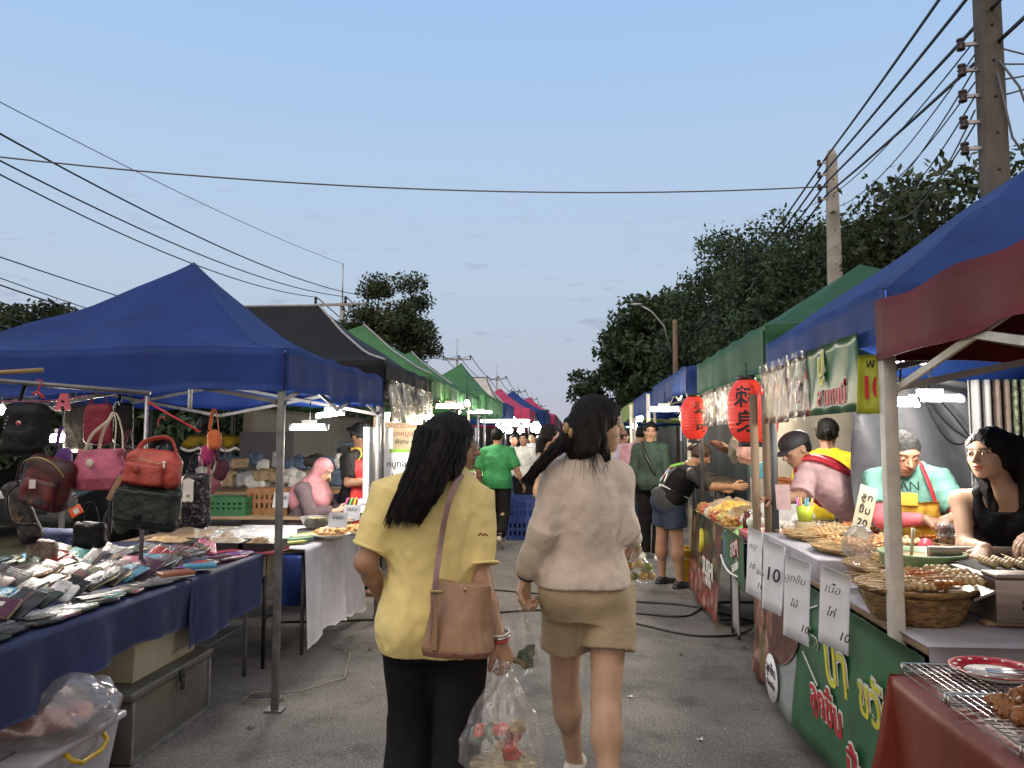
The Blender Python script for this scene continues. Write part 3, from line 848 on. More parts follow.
# ---------------------------------------------------------------- lamps
glow = mat('lamp_tube_lit', (1, 1, 1), .5, emit=(.90, .97, 1.0), estr=16.0)
glow_w = mat('lamp_tube_warm', (1, 1, 1), .5, emit=(1.0, .80, .50), estr=16.0)
lampw = mat('lamp_housing', (.6, .6, .6), .5)
def lit(c, e, col, t):
    ld = bpy.data.lights.new('lamp_light', 'POINT'); ld.energy = e; ld.color = col; ld.shadow_soft_size = .07
    lo = bpy.data.objects.new('lamp_light', ld); COL.objects.link(lo); lo.parent = t; lo.location = (0, 0, -.12)
def tube_lamp(label, c, L, r=.022, ang=0.0, m_=None, hang=.2, tilt=0.0, cap=True):
    c = Vector(c); d = Vector((math.cos(ang) * math.cos(tilt), math.sin(ang) * math.cos(tilt), math.sin(tilt))) * L / 2
    t = root('tube_lamp', label, 'lamp', c, group='lit tube lamps under the canopies')
    q = MB(); q.tube([c - d, c - d * .93, c + d * .93, c + d], [r * .5, r, r, r * .5], 10); q.build('tube', m_ or glow, t)
    if cap:
        q = MB(); q.tube([c - d * 1.06, c - d * .9], r * 1.2, 10); q.build('end_cap', lampw, t)
        q = MB(); q.tube([c + d * .9, c + d * 1.06], r * 1.2, 10); q.build('end_cap', lampw, t)
        q = MB(); q.box(c + Vector((0, 0, r * 1.7)), (L * .3 + .02, .04, .03), rz=ang); q.build('housing', lampw, t)
    q = MB(); q.tube([c + Vector((0, 0, r)), c + Vector((.01, 0, hang))], .005, 5); q.build('hanger', blk, t)
    if c.y < 13: lit(c, (38 if L < .3 else 46) * (.5 if c.x > 1.2 and c.y < 4.2 else 1), (1, .78, .5) if m_ == glow_w else (1, .93, .82), t)
    return t
def bulb(label, c, r=.045, m_=None, grp='lit bulbs farther down the lane'):
    c = Vector(c); t = root('light_bulb', label, 'lamp', c, group=grp)
    q = MB(); q.lathe([(r * .3, r * 1.2), (r * .6, r * .8), (r, 0), (r * .85, -r * .6), (r * .4, -r * .95), (.001, -r)], c, 12); q.build('bulb', m_ or glow, t)
    q = MB(); q.lathe([(r * .35, r * 1.1), (r * .35, r * 1.9), (.01, r * 2.1)], c, 8); q.build('socket', blk, t)
    q = MB(); q.tube([c + Vector((0, 0, r * 2)), c + Vector((0, 0, r * 2 + .3))], .005, 5); q.build('cord', blk, t)
    if c.y > 10: lit(c, 40, (1, .9, .75), t)
    return t
tube_lamp('lit tube lamp hanging lower over the white cloth food table', at(309, 427, 5.9), .29, .023)
tube_lamp('lit tube lamp hanging higher beside the dark hat vendor', at(330, 414, 6.2), .22, .022, tilt=.12)
tube_lamp('short lit lamp glowing behind the black backpack', at(61, 438, 4.5), .12, .024)
tube_lamp('short lit lamp tilted above the pink tote', at(91, 414, 5.0), .11, .026, tilt=.7)
bulb('lit lamp by the strap of the black backpack at the frame edge', at(1, 410, 4.6), .03, grp='lit bulbs at the bag stall')
tube_lamp('fat lit lamp under the clear food banner', at(392, 417, 7.2), .13, .045, cap=False)
tube_lamp('warm lit tube on the frame beside the fat lamp', at(418, 417, 7.8), .32, .02, m_=glow_w)
tube_lamp('warm lit tube on the pipe frame under the green canopy', at(450, 406, 9.6), .36, .03, m_=glow_w)
tube_lamp('slim lit tube crossing the blue cloth in the lane side', at(480, 412, 12.5), .4, .02)
tube_lamp('bright lit tube behind the white post over the cook with pink sleeves', at(900, 402, 3.75), .16, .022)
tube_lamp('lit tube running out over the black tank top woman stall', at(930, 398, 3.95), .32, .018, ang=.05, hang=.3)
tube_lamp('lit tube lamp tucked under the blue canopy above the skewer baskets', (1.75, 4.35, 1.93), .4, .02)
tube_lamp('lit tube lamp under the green canopy above the steamed snacks', (1.75, 5.9, 1.95), .4, .02)
tube_lamp('lit tube lamp under the green canopy above the sausage table', (1.7, 7.2, 1.95), .4, .02, m_=glow_w)
tube_lamp('lit tube lamp behind the red lantern', at(664, 409, 9.0), .35, .03, tilt=.0)
for k, (px, py, Y, r) in enumerate([(501, 429, 15, .075), (509, 430, 17, .08), (521, 430, 14.5, .07), (536, 428, 18, .13), (513, 420, 20, .08), (526, 424, 22, .09), (543, 430, 27, .1), (467, 404, 11, .05),
                                    (683, 417, 12.5, .06), (640, 418, 16, .07), (634, 425, 22, .09), (628, 424, 27, .1), (551, 427, 33, .12), (556, 430, 45, .14), (607, 430, 38, .12), (616, 428, 30, .1)]):
    bulb('round lit bulb over the far stalls, ' + ['first of three beside the man in green', 'second of three beside the man in green', 'third of three beside the man in green', 'largest glare in the row', 'higher one under the pink canopy', 'higher one under the blue canopy',
         'beside the far teal canopy', 'at the end of the warm pipe frame', 'over the sausage stall', 'under the dark blue canopy of the opposite row', 'under the lime canopy', 'past the lime canopy', 'small one down the lane', 'smaller one down the lane', 'smallest one across the lane', 'small one across the lane'][k],
         at(px, py, Y), r)
for k, (px, py, Y, L) in enumerate([(505, 421, 14, .9), (515, 425, 16, .8), (540, 437, 24, 1.0)]):
    tube_lamp('long lit tube over the lane stalls beyond the man in green, ' + ['upper', 'middle', 'lowest'][k], at(px, py, Y), L, .03, cap=False)

# ---------------------------------------------------------------- side sheets and backdrops
greyt = mat('grey_tarp', (.12, .125, .14), .5, var=.2, scale=1.5, bump=.5, bscale=3.5)
greyt2 = mat('pale_tarp', (.30, .30, .30), .6, var=.15, scale=2, bump=.3, bscale=4)
def sheet(name, label, fn, m_, cat='sheet', nu=30, nv=18, th=.004, parent=None, **k):
    q = MB(); q.grid(fn, nu, nv, th=th); return q.build(name, m_, parent, label=label, cat=cat, **k)
sheet('hanging_tarp', 'grey plastic sheet hung behind the cooks of the skewer stall', lambda u, v: (3.3 + .05 * math.sin(v * 20 + u * 4) * (1 - v * .5), 2.6 + 3.0 * u, .3 + 1.75 * v), greyt, cat='tarp')
sheet('hanging_tarp', 'dark grey creased sheet drawn to one corner behind the tank top woman', lambda u, v: (1.75 + 1.6 * u, 5.05 + .05 * math.sin(30 * (u + v * .4)) * (1 - u), .2 + 1.72 * v + .1 * u * v), greyt, cat='tarp')
sheet('hanging_tarp', 'pale grey sheet behind the capped cook', lambda u, v: (1.7 + 2.2 * u, 7.72 + .03 * math.sin(u * 25), .2 + 1.62 * v), greyt2, cat='tarp')
sheet('hanging_tarp', 'dark hanging sheet behind the fish stall', lambda u, v: (2.6 + .04 * math.sin(u * 30), 8.5 + 3.4 * u, .2 + 1.85 * v), mat('dark_tarp', (.035, .05, .05), .6, bump=.4, bscale=4), cat='tarp')
sheet('hanging_tarp', 'dark dirty sheet behind the green canopy stall', lambda u, v: (-3.9 + .04 * math.sin(u * 30), 8.8 + 7 * u, .3 + 1.6 * v), mat('brown_tarp', (.06, .055, .05), .7, bump=.4, bscale=3), cat='tarp')  # tarp colour darkened so the lit backdrop reads as deep gloom
for k, (a, b) in enumerate([(17, 30), (31, 60)]):
    sheet('hanging_tarp', ['dark sheet behind the far stalls past the green row', 'long dark sheet behind the farthest stalls'][k], lambda u, v: (-3.95 + .05 * math.sin(u * 40), a + (b - a) * u, .2 + 2.1 * v), _mats['dark_tarp'], cat='tarp')
    sheet('hanging_tarp', ['dark sheet behind the opposite row past the fish stall', 'long dark sheet behind the end of the opposite row'][k], lambda u, v: (3.5 + .05 * math.sin(u * 40), a - 4 + (b - a) * u, .2 + 2.1 * v), _mats['dark_tarp'], cat='tarp')

# ---------------------------------------------------------------- banners and lettering
white_p = mat('paper_white', (.68, .69, .72), .6, var=.06, scale=5)
ink = mat('marker_ink', (.015, .015, .02), .6)
yel = mat('print_yellow', (.62, .58, .05), .5); wht = mat('print_white', (.72, .72, .68), .5); redp = mat('print_red', (.50, .02, .03), .5); pnk = mat('print_pink', (.6, .18, .2), .5)
gbn = mat('banner_green', (.02, .12, .05), .35, var=.2, scale=4, bump=.2, bscale=5)
ybn = mat('banner_lime', (.38, .42, .03), .4, var=.1)
shr = photo_mat('shrimp_print', [(.10, .03, .02), (.34, .12, .08), (.5, .32, .26), (.12, .05, .04), (.42, .16, .10), (.2, .2, .06)], 16)
sau = photo_mat('sausage_print', [(.10, .02, .015), (.16, .05, .03), (.07, .02, .02), (.20, .09, .06)], 34)
clearp = mat('clear_wrap', (.75, .75, .75), .12, var=.05, alpha=-.05, bump=.5, bscale=6)

# top banner strip under the blue canopy, seen from the lane; x = RX plane, text reads towards the camera
RL = frame3((0, -1, 0), (0, 0, 1))      # lettering on the lane side of the right row (normal -X)
t = root('food_banner', 'green and pink food picture banner hung under the large blue canopy', 'banner', (RX - .03, 4.0, 1.6))
bx = RX - .035
def ban(y0, y1, z0, z1, m_, name, x=bx, wob=.008):
    q = MB(); q.grid(lambda u, v: (x + wob * math.sin(u * 19 + v * 5), y0 + (y1 - y0) * u, z0 + (z1 - z0) * v), 20, 8, th=.003); return q.build(name, m_, t)
ban(4.40, 4.95, 1.60, 1.93, shr, 'shrimp_picture'); ban(4.02, 4.395, 1.62, 1.94, photo_mat('mix_print', [(.3, .06, .05), (.1, .2, .08), (.45, .4, .35), (.12, .05, .04), (.05, .12, .05)], 18), 'salad_picture')
gp = ban(3.30, 4.015, 1.62, 1.95, gbn, 'green_panel')
def outl(s_, size, y, z, m1, m2, par, x=bx - .014, o=.009, sx=1.0, sh=0):
    text(s_, size, (x + .004, y, z), RL, m2, par, bold=o, ext=.001, sx=sx, shear=sh); text(s_, size, (x, y, z), RL, m1, par, bold=.002, ext=.0015, sx=sx, shear=sh)
outl('ปู', .16, 3.78, 1.85, yel, wht, t); outl('ล นหนบี่', .125, 3.64, 1.70, redp, wht, t, o=.008)
outl('ก้', .13, 4.18, 1.74, wht, redp, t, o=.006)
w_ = MB(); w_.grid(lambda u, v: (bx - .03 + .012 * math.sin(u * 33 + v * 9) + .006 * math.sin(u * 71), 4.02 + .93 * u, 1.60 + .36 * v), 60, 8); w_.build('clear_wrap', clearp, t)
t = root('price_banner', 'lime green banner with a big red 10 next to the white post', 'banner', (RX - .04, 3.1, 1.6))
a = at(857, 414, 3.0); b = at(886, 355, 3.0)
q = MB(); q.grid(lambda u, v: (a.x + (b.x - a.x) * u + .012 * v * (1 - u), 3.0 + .01 * math.sin(u * 7), a.z + (b.z - a.z) * v), 8, 8, th=.003); q.build('panel', ybn, t)
FN = frame3((1, 0, 0), (0, 0, 1)); text('10', .115, ((a.x + b.x) / 2, 2.992, a.z + .095), FN, redp, t, bold=.004, sx=.72); text('พบ', .05, ((a.x + b.x) / 2 + .01, 2.992, a.z + .19), FN, ink, t)

# green table banner of the skewer stall
TBX = 1.135
t = root('table_banner', 'green vinyl banner with shrimp and sausage pictures hanging in front of the skewer table', 'banner', (TBX, 3.9, .1))
def tb(u, v, off=0.0):  # u 0..1 from far (Y 5.0) to near (2.62); v 0 bottom..1 top
    y = 4.92 - 2.28 * u; z = .10 + .70 * v
    return Vector((TBX - .02 + .014 * math.sin(u * 12 + v * 3) * (1 - v) - .05 * (1 - v) + off, y, z))
def tbp(name, u0, u1, m_, off=0.0, fn=None):
    q = MB(); q.grid(lambda a, b: tb(u0 + (u1 - u0) * a, b, off), 24, 10, th=.003); return q.build(name, m_, t)
tbp('green_sheet', .40, 1.0, gbn); tbp('shrimp_picture', 0, .225, shr); tbp('plain_strip', .225, .40, mat('banner_pale', (.25, .28, .28), .5))
q = MB()
def swirl(a, b):
    u = .20 + .22 * a; v = .30 + .70 * b
    return tb(.205 + (.21 * math.sqrt(max(0, 1 - (b * 2 - 1) ** 2)) * a + .0 * b) , .28 + .70 * b, -.008)
q.grid(swirl, 14, 24, th=.003); q.build('sausage_picture', sau, t)
q = MB()
cc = tb(.245, .17, -.02)
q.lathe([(.001, 0), (.125, 0), (.125, .003), (.001, .004)], cc, 28, R=Matrix.Rotation(-PI / 2, 3, 'Y')); dsc = q.build('round_notice', white_p, t)
RB = frame3((0, -1, 0), (-.06, 0, 1))
text('ลูกชิ้น', .085, cc + Vector((-.006, 0, .04)), RB, ink, t); text('ปลาหมึก', .05, cc + Vector((-.007, 0, -.035)), RB, ink, t)
def tlet(s_, size, u, v, m1, m2, o=.009, sh=0.0):
    p = tb(u, v, -.010)
    text(s_, size, p + Vector((.003, 0, 0)), RB, m2, t, bold=o, ext=.001, shear=sh); text(s_, size, p + Vector((-.002, 0, 0)), RB, m1, t, bold=.002, ext=.0015, shear=sh)
tlet('ก๋วยเตี๋ยว', .085, .47, .67, gbn, wht, .007); tlet('ป้า', .30, .66, .63, yel, wht, .012); tlet('ลูกชิ้น', .19, .60, .33, redp, wht, .012); tlet('ปิ้ง', .22, .80, .16, redp, wht, .012); tlet('ขวัญ', .22, .87, .60, yel, wht, .012)
for (u0, v0, u1, v1) in [(.44, .82, .54, .92), (.45, .55, .55, .42)]:
    q = MB(); q.bar(tb(u0, v0, -.012), tb(u1, v1, -.012), .004, .006); q.build('printed_line', wht, t)

# price cards clipped to the table edge
card_y = [(768, 527, 606, 4.78, ('หมู', '10'), .16), (787, 540, 622, 4.32, ('10', ''), .2), (806, 556, 650, 3.86, ('ลูกชิ้น', 'ไม้'), .21), (840, 567, 657, 3.30, ('เนื้อ', 'ไก่'), .2)]
labs = ['narrow white price card nearest the timber props', 'white price card reading 10 in print', 'white handwritten price card between the printed card and the last card', 'white handwritten price card closest to the white post']
for k, (px, y1, y2, Y, tx, wd) in enumerate(card_y):
    zt = at(px, y1, Y).z; zb = at(px, y2 - 12, Y).z; X = 1.115 - .005 * k
    t = root('price_card', labs[k], 'price card', (X, Y, zb), group='price cards on the skewer table')
    q = MB(); q.grid(lambda u, v: (X - .05 + wd * .42 * (u - .5) + .02 * (v - .5), Y - wd * .52 * (u - .5) + .012 * math.sin(u * 3), zb + (zt - zb) * v - .03 * u), 6, 6, th=.002); q.build('card', white_p, t)
    RC = frame3((.62, -.78, -.14), (.06, 0, 1)); Y -= .016; X -= .058
    if k == 1: text('10', .10, (X, Y - .004, (zt + zb) / 2), RC, ink, t, bold=.001); text('ไม้ละ', .03, (X - .05, Y + .055, (zt + zb) / 2), RC, ink, t)
    else:
        text(tx[0], .050, (X - .004, Y - .004, zb + (zt - zb) * .72), RC, ink, t, bold=-.0008, shear=.2); text(tx[1], .045, (X - .011, Y, zb + (zt - zb) * .42), RC, ink, t, shear=.2)
        text('10', .05, (X + .022, Y - .046, zb + (zt - zb) * .14), RC, ink, t, shear=.2)

# sushi banner in front of the next table
t = root('sushi_banner', 'black and red food banner reading SUSHI hanging from the dim sum table', 'banner', (1.12, 6.9, .1))
blkb = photo_mat('sushi_print', [(.02, .015, .012), (.02, .02, .02), (.25, .05, .02), (.02, .015, .012), (.3, .22, .12), (.03, .08, .02)], 9)
redb = photo_mat('sushi_print_red', [(.3, .03, .02), (.35, .08, .05), (.4, .3, .25), (.15, .02, .02)], 15)
def sb(u, v, off=0): return Vector((1.15 - .06 * (1 - v) + .012 * math.sin(u * 11) * (1 - v) + off, 7.75 - 1.55 * u, .06 + .76 * v))
q = MB(); q.grid(lambda a, b: sb(a, .42 + .58 * b), 20, 8, th=.003); q.build('upper_picture', blkb, t)
q = MB(); q.grid(lambda a, b: sb(a, .42 * b), 20, 8, th=.003); q.build('lower_picture', redb, t)
q = MB(); pts = [sb(.35 + .12 * math.sin(x), .70 + .16 * math.cos(x), -.01) for x in np.linspace(.3, 2.6, 8)]; q.tube(pts, [.005, .02, .026, .028, .028, .026, .02, .005], 8, flat=.3); q.build('banana_shape', yel, t)
text('SUSHI', .20, sb(.66, .46, -.014), RL, wht, t, bold=.004)
text('หน้าล้น', .10, sb(.70, .33, -.016), RL, wht, t, bold=.002); text('BY', .07, sb(.45, .62, -.014), RL, yel, t)
# green red corner banner by the dark post
t = root('corner_banner', 'small red and green banner with white lettering tied by the dark corner post', 'banner', (1.1, 5.4, .3))
q = MB(); q.grid(lambda u, v: (1.10 - .02 * u, 5.85 - .70 * u, .62 - .12 * u * (1 - v) + .24 * v), 8, 6, th=.003); q.build('panel', gbn, t)
RS = frame3((0, -1, .28), (0, .25, 1))
text('สดๆ', .15, (1.082, 5.45, .76), RS, redp, t, bold=.010); text('สดๆ', .15, (1.078, 5.45, .76), RS, wht, t, bold=.0); text('รสแซ่บ', .08, (1.078, 5.42, .64), RS, wht, t, bold=.003)
q = MB(); q.grid(lambda u, v: (1.115 - .01 * u, 5.72 - .25 * u, .17 + .40 * v), 4, 6, th=.003); q.build('pale_flap', greyt2, t)

# lanterns
lan = bpy.data.materials.new('lantern_red'); lan.use_nodes = True; n_ = lan.node_tree; b_ = n_.nodes['Principled BSDF']
b_.inputs['Base Color'].default_value = (.62, .035, .025, 1); b_.inputs['Roughness'].default_value = .4
b_.inputs['Emission Color'].default_value = (.9, .05, .03, 1); b_.inputs['Emission Strength'].default_value = .22
def lantern(label, c, R_, H, chars, cs, ang):
    c = Vector(c); t = root('paper_lantern', label, 'lantern', c, group='red paper lanterns')
    prof = []; n = 56
    for i in range(n + 1):
        f = i / n * 2 - 1; r = R_ * (1 - abs(f) ** 3.2 * .55) * (1 + (.012 if i % 4 < 2 else -.006)); prof.append((r, f * H / 2))
    q = MB(); q.lathe(prof, c, 40); q.build('shade', lan, t)
    for sg, nm in ((1, 'top_ring'), (-1, 'bottom_ring')):
        q = MB(); z = sg * H / 2; q.lathe([(R_ * .46, z - .004), (R_ * .48, z - .004), (R_ * .48, z + sg * .028), (R_ * .44, z + sg * .03)] if sg > 0 else [(R_ * .44, z - .03), (R_ * .48, z - .028), (R_ * .48, z + .004), (R_ * .46, z + .004)], c, 24); q.build(nm, blk, t)
    q = MB(); q.tube([c + Vector((0, 0, H / 2)), c + Vector((0, 0, H / 2 + .12))], .004, 5); q.build('cord', blk, t)
    for j, ch in enumerate(chars):
        z = (len(chars) - 1) * cs * .5 - j * cs
        cu_R = frame3((math.cos(ang), math.sin(ang), 0), (0, 0, 1)); nrm = Vector((math.sin(ang), -math.cos(ang), 0))
        o = text(ch, cs * .92, c + Vector((0, 0, z)), cu_R, ink, t, bold=.003, ext=.0005, name='character')
        rt = Vector((math.cos(ang), math.sin(ang), 0))
        for v in o.data.vertices:   # wrap the brush characters round the shade
            p = v.co.copy(); s_ = p.dot(rt); zz = p.z; f = min(1, abs(zz / (H / 2))); rr = R_ * (1 - f ** 3.2 * .55) * 1.02 + .002 + max(0, p.dot(nrm)) * 1
            a = s_ / R_; v.co = rt * math.sin(a) * rr + nrm * math.cos(a) * rr + Vector((0, 0, zz))
    return t
l1 = at(747, 411, 5.3)
lantern('large red paper lantern with two black characters beside the timber props', l1, .128, .42, '刺身', .165, -.28)
lantern('large red lantern mostly hidden behind the dark corner post', at(764, 416, 5.62), .10, .38, '', .1, 0)
lantern('smaller red lantern farther along turned to show its characters', at(694, 418, 7.35), .125, .40, '寿司', .155, .45)
# clear food banners under the green canopy
for k, (a, b, y) in enumerate([(5.75, 6.5, 1.92), (6.6, 7.2, 1.92)]):
    t = root('clear_banner', ['printed clear food banner between the two lanterns', 'second printed clear food banner behind the smaller lantern'][k], 'banner', (RX - .03, a, 1.6))
    q = MB(); q.grid(lambda u, v: (RX - .035 + .012 * math.sin(u * 25 + v * 5), a + (b - a) * u, y - .30 + .31 * v), 24, 8, th=.003)
    q.build('picture', photo_mat('mix_print2', [(.3, .28, .25), (.1, .12, .06), (.45, .42, .38), (.2, .08, .05), (.35, .3, .1)], 14), t)
    q = MB(); q.grid(lambda u, v: (RX - .055 + .012 * math.sin(u * 40 + v * 5), a + (b - a) * u, y - .30 + .31 * v), 24, 8); q.build('clear_wrap', clearp, t)
# clear banner beside the charcoal canopy on the left
LLf = frame3((0, 1, 0), (0, 0, 1))
t = root('clear_banner', 'clear plastic banner with palm leaf print and Thai letters under the charcoal canopy', 'banner', (LX, 7.6, 1.6))
q = MB(); q.grid(lambda u, v: (LX + .03 + .015 * math.sin(u * 21 + v * 6), 6.62 + 1.95 * u, 1.66 + .37 * v), 30, 8, th=.003)
q.build('picture', photo_mat('palm_print', [(.22, .24, .18), (.10, .13, .06), (.3, .2, .06), (.3, .31, .28), (.16, .2, .12)], 7), t)
text('อร่อย', .22, (LX + .06, 7.7, 1.90), LLf, ink, t, bold=.004); text('น้ำผัก', .16, (LX + .06, 7.8, 1.76), LLf, ink, t, bold=.003)
q = MB(); q.grid(lambda u, v: (LX + .055 + .012 * math.sin(u * 50 + v * 9), 6.62 + 1.95 * u, 1.66 + .37 * v), 40, 8); q.build('clear_wrap', clearp, t)
# menu board sheet behind (beige, text lines)
beige = mat('beige_board', (.36, .33, .26), .7, var=.15, scale=3)
t = root('menu_board', 'beige menu board with brown writing lines and coloured bottles under the clear banner', 'menu board', (-1.95, 8.5, 1.0))
q = MB(); q.box((-1.93, 8.45, 1.45), (.62, .02, .62)); q.build('board', beige, t)
FR = frame3((1, 0, 0), (0, 0, 1))
brn = mat('print_brown', (.20, .05, .03), .6)
for k, s_ in enumerate(['ก๋วยเตี๋ยวเรือ', 'น้ำตกหมูสด']): text(s_, .085, (-1.93, 8.432, 1.66 - .09 * k), FR, brn, t)
text('พิเศษ 40', .07, (-1.87, 8.432, 1.48), FR, ink, t); text('20', .07, (-2.1, 8.432, 1.48), FR, ink, t)
for k, cc in enumerate([(.3, .02, .05), (.3, .02, .05), (.35, .15, .02), (.05, .15, .1), (.35, .3, .05)]):
    q = MB(); q.lathe([(.018, 0), (.02, .07), (.008, .09), (.008, .11)], (-2.1 + .08 * k, 8.43, 1.19), 8); q.build('painted_bottle', mat('bottle_print%d' % k, cc, .4), t)
# green topped handwritten sign near the yellow shirt
sp_ = at(399, 470, 6.55)
t = root('standing_sign', 'white handwritten sign with a green top strip behind the yellow shirt', 'sign', sp_)
q = MB(); q.box(sp_, (.17, .012, .30)); q.build('card', white_p, t)
q = MB(); q.box(sp_ + Vector((0, 0, .165)), (.17, .014, .028)); q.build('top_strip', mat('lime_strip', (.2, .45, .03), .5), t)
text('หมูทอด', .075, sp_ + Vector((0, -.008, .05)), FR, ink, t); text('ไก่ 20', .06, sp_ + Vector((0, -.008, -.06)), FR, ink, t)
# pipe frame round the warm tube
q = MB(); a = at(431, 407, 9.6); b = at(469, 407, 9.6); c_ = at(469, 432, 9.6); d = at(431, 432, 9.6)
q.tube([d, a], .012, 6); q.tube([a, b], .012, 6); q.tube([b, c_], .012, 6)
q.build('pipe_frame', mat('pipe_cream', (.7, .66, .55), .5), label='cream pipe frame holding the warm tube under the green canopy', cat='frame')
# ---------------------------------------------------------------- left side: bags and wallets
def fabric(n, c, r=.7, **k): return mat(n, c, r, var=k.pop('var', .15), scale=k.pop('scale', 10), bump=k.pop('bump', .35), bscale=k.pop('bscale', 26), **k)
navy = fabric('navy_cloth', (.012, .022, .085), scale=4, bscale=9)
white_cloth = fabric('white_tablecloth', (.55, .53, .56), scale=3, bscale=7)
wood_l = mat('wood_board', (.28, .19, .11), .7, var=.2, scale=4, stretch=(1, 1, 8))

def table(label, x0, x1, y0, y1, z, top_m, leg_m, name='folding_table', th=.03, legs=True, group='stall tables', inset=.06):
    t = root(name, label, 'table', ((x0 + x1) / 2, (y0 + y1) / 2, 0), group=group)
    q = MB(); q.span((x0, y0, z - th), (x1, y1, z), bev=.006); q.build('table_top', top_m, t)
    if legs:
        for (x, y) in ((x0 + inset, y0 + inset), (x1 - inset, y0 + inset), (x0 + inset, y1 - inset), (x1 - inset, y1 - inset)):
            q = MB(); q.tube([(x, y, 0), (x, y, z - th)], .014, 8); q.build('leg', leg_m, t)
        q = MB(); q.tube([(x1 - inset, y0 + inset, .32), (x1 - inset, y1 - inset, .32)], .009, 6); q.build('crossbar', leg_m, t)
    return t
EX = -2.04   # lane edge of the wallet table
table('long wallet table under a navy cloth in the bag stall', -3.5, EX - .01, 1.7, 4.93, .745, wood_l, pole_g)
def drape(label, y0, y1, zb0, zb1, m_, x=EX, seed=0, amp=.02, zt=.757, over=.25, name='tablecloth', group=None, corner=0):
    q = MB()
    def fn(u, v):
        y = y0 + (y1 - y0) * u
        if v < .25: return (x - over + (over + .012) * v / .25, y, zt)
        w = (v - .25) / .75; zb = zb0 + (zb1 - zb0) * u + corner * math.sin(u * 9 + seed) * .03
        return (x + .014 + (amp * math.sin(u * (y1 - y0) * 13 + seed) + amp * .6 * math.sin(u * (y1 - y0) * 29 + seed * 2)) * w, y + .02 * math.sin(w * 3) * (u - .5), zt - (zt - zb) * w)
    q.grid(fn, 60, 24, th=.003)
    return q.build(name, m_, label=label, cat='cloth', group=group)
drape('navy cloth hanging low along the wallet table', 1.7, 4.02, .50, .53, navy, seed=1, corner=1)
drape('second navy cloth with a crease hanging at the far end of the wallet table', 3.98, 4.93, .40, .46, navy, seed=4, amp=.016, zt=.762)
q = MB(); q.grid(lambda u, v: (-3.5 + 1.45 * u, 1.7 + 3.23 * v, .752 + .006 * math.sin(u * 9) * math.sin(v * 14)), 20, 30, th=.003)
q.build('table_cover', navy, label='navy cover spread flat beneath the heap of wallets', cat='cloth')

# wallets and purses
rs = np.random.RandomState(11)
wcols = [('black', (.012, .012, .013)), ('black', (.018, .018, .02)), ('dark green', (.02, .045, .03)), ('brown', (.10, .04, .02)), ('tan', (.30, .17, .09)), ('pink', (.45, .10, .17)), ('red', (.35, .03, .03)),
         ('sky blue', (.06, .28, .42)), ('purple', (.12, .03, .22)), ('cream', (.45, .40, .33)), ('grey', (.16, .16, .17)), ('olive', (.13, .13, .06)), ('white', (.6, .6, .6)), ('plum', (.09, .02, .045)), ('teal', (.02, .16, .15)), ('orange', (.45, .14, .03))]
lea = [mat('wallet_leather_%s%d' % (n.replace(' ', '_'), i), c, .38, var=.2, scale=30, bump=.35, bscale=90) for i, (n, c) in enumerate(wcols)]
flo = [photo_mat('floral_print_a', [(.25, .22, .2), (.02, .02, .02), (.4, .05, .12), (.05, .25, .3), (.35, .28, .1)], 45), photo_mat('floral_print_b', [(.02, .02, .03), (.35, .3, .2), (.3, .05, .05), (.1, .2, .08)], 55),
       photo_mat('floral_print_c', [(.3, .06, .14), (.3, .24, .24), (.05, .18, .28), (.3, .18, .06)], 60)]
tagm = mat('paper_tag', (.62, .6, .55), .6); zipm = mat('zip_brass', (.35, .27, .13), .35, .9)
film = mat('clear_sleeve', (.8, .82, .85), .14, var=.02, alpha=-.07, bump=.5, bscale=20)
def wallet_proto(kind, w, d, h):
    t = root('wallet', 'w', 'wallet', (0, 0, 0), group='wallets and purses laid out on the bag stall table')
    q = MB(); q.box((0, 0, h / 2), (w, d, h), bev=h * .42)
    q.build('body', lea[0], t)
    if kind == 'flap':
        f = MB(); f.grid(lambda u, v: (-w * .5 + w * u, d * .5 - d * .62 * v, h + .003 + .002 * math.sin(v * PI)), 6, 6, th=.003); o = f.build('flap', lea[0], t)
        s_ = MB(); s_.lathe([(.009, 0), (.009, .003), (.001, .004)], (0, -d * .08, h + .003), 10); s_.build('snap', zipm, o)
        g_ = MB(); g_.box((-w * .22, d * .2, h + .006), (w * .16, d * .14, .002)); g_.build('tag', tagm, t)
    elif kind == 'zip':
        z = MB(); z.tube([(-w * .47, -d * .5, h * .55), (w * .47, -d * .5, h * .55), (w * .5, 0, h * .55)], .0035, 5); z.build('zip', zipm, t)
        g_ = MB(); g_.box((w * .1, d * .1, h + .002), (w * .22, d * .22, .002)); g_.build('tag', tagm, t)
    else:
        b_ = MB(); b_.box((0, 0, h + .001), (w * .92, d * .12, .003), bev=.001); b_.build('band', lea[3], t)
        s_ = MB(); s_.grid(lambda u, v: (-w * .56 + w * 1.12 * u, -d * .56 + d * 1.12 * v, h + .006 + .003 * math.sin(u * 14 + v * 9)), 10, 8); s_.build('clear_sleeve', film, t)
    return t
protos = [wallet_proto('flap', .17, .11, .026), wallet_proto('zip', .19, .10, .024), wallet_proto('band', .13, .105, .018), wallet_proto('flap', .13, .10, .02), wallet_proto('band', .20, .12, .016)]
rows = [(-2.14, 'table edge row'), (-2.31, 'second row'), (-2.49, 'third row'), (-2.68, 'fourth row'), (-2.88, 'fifth row'), (-3.1, 'back row against the bags')]
ordn = 'first second third fourth fifth sixth seventh eighth ninth tenth eleventh twelfth thirteenth fourteenth fifteenth sixteenth seventeenth eighteenth nineteenth twentieth'.split() + ['twenty-%s' % x for x in 'first second third fourth fifth sixth seventh eighth'.split()]
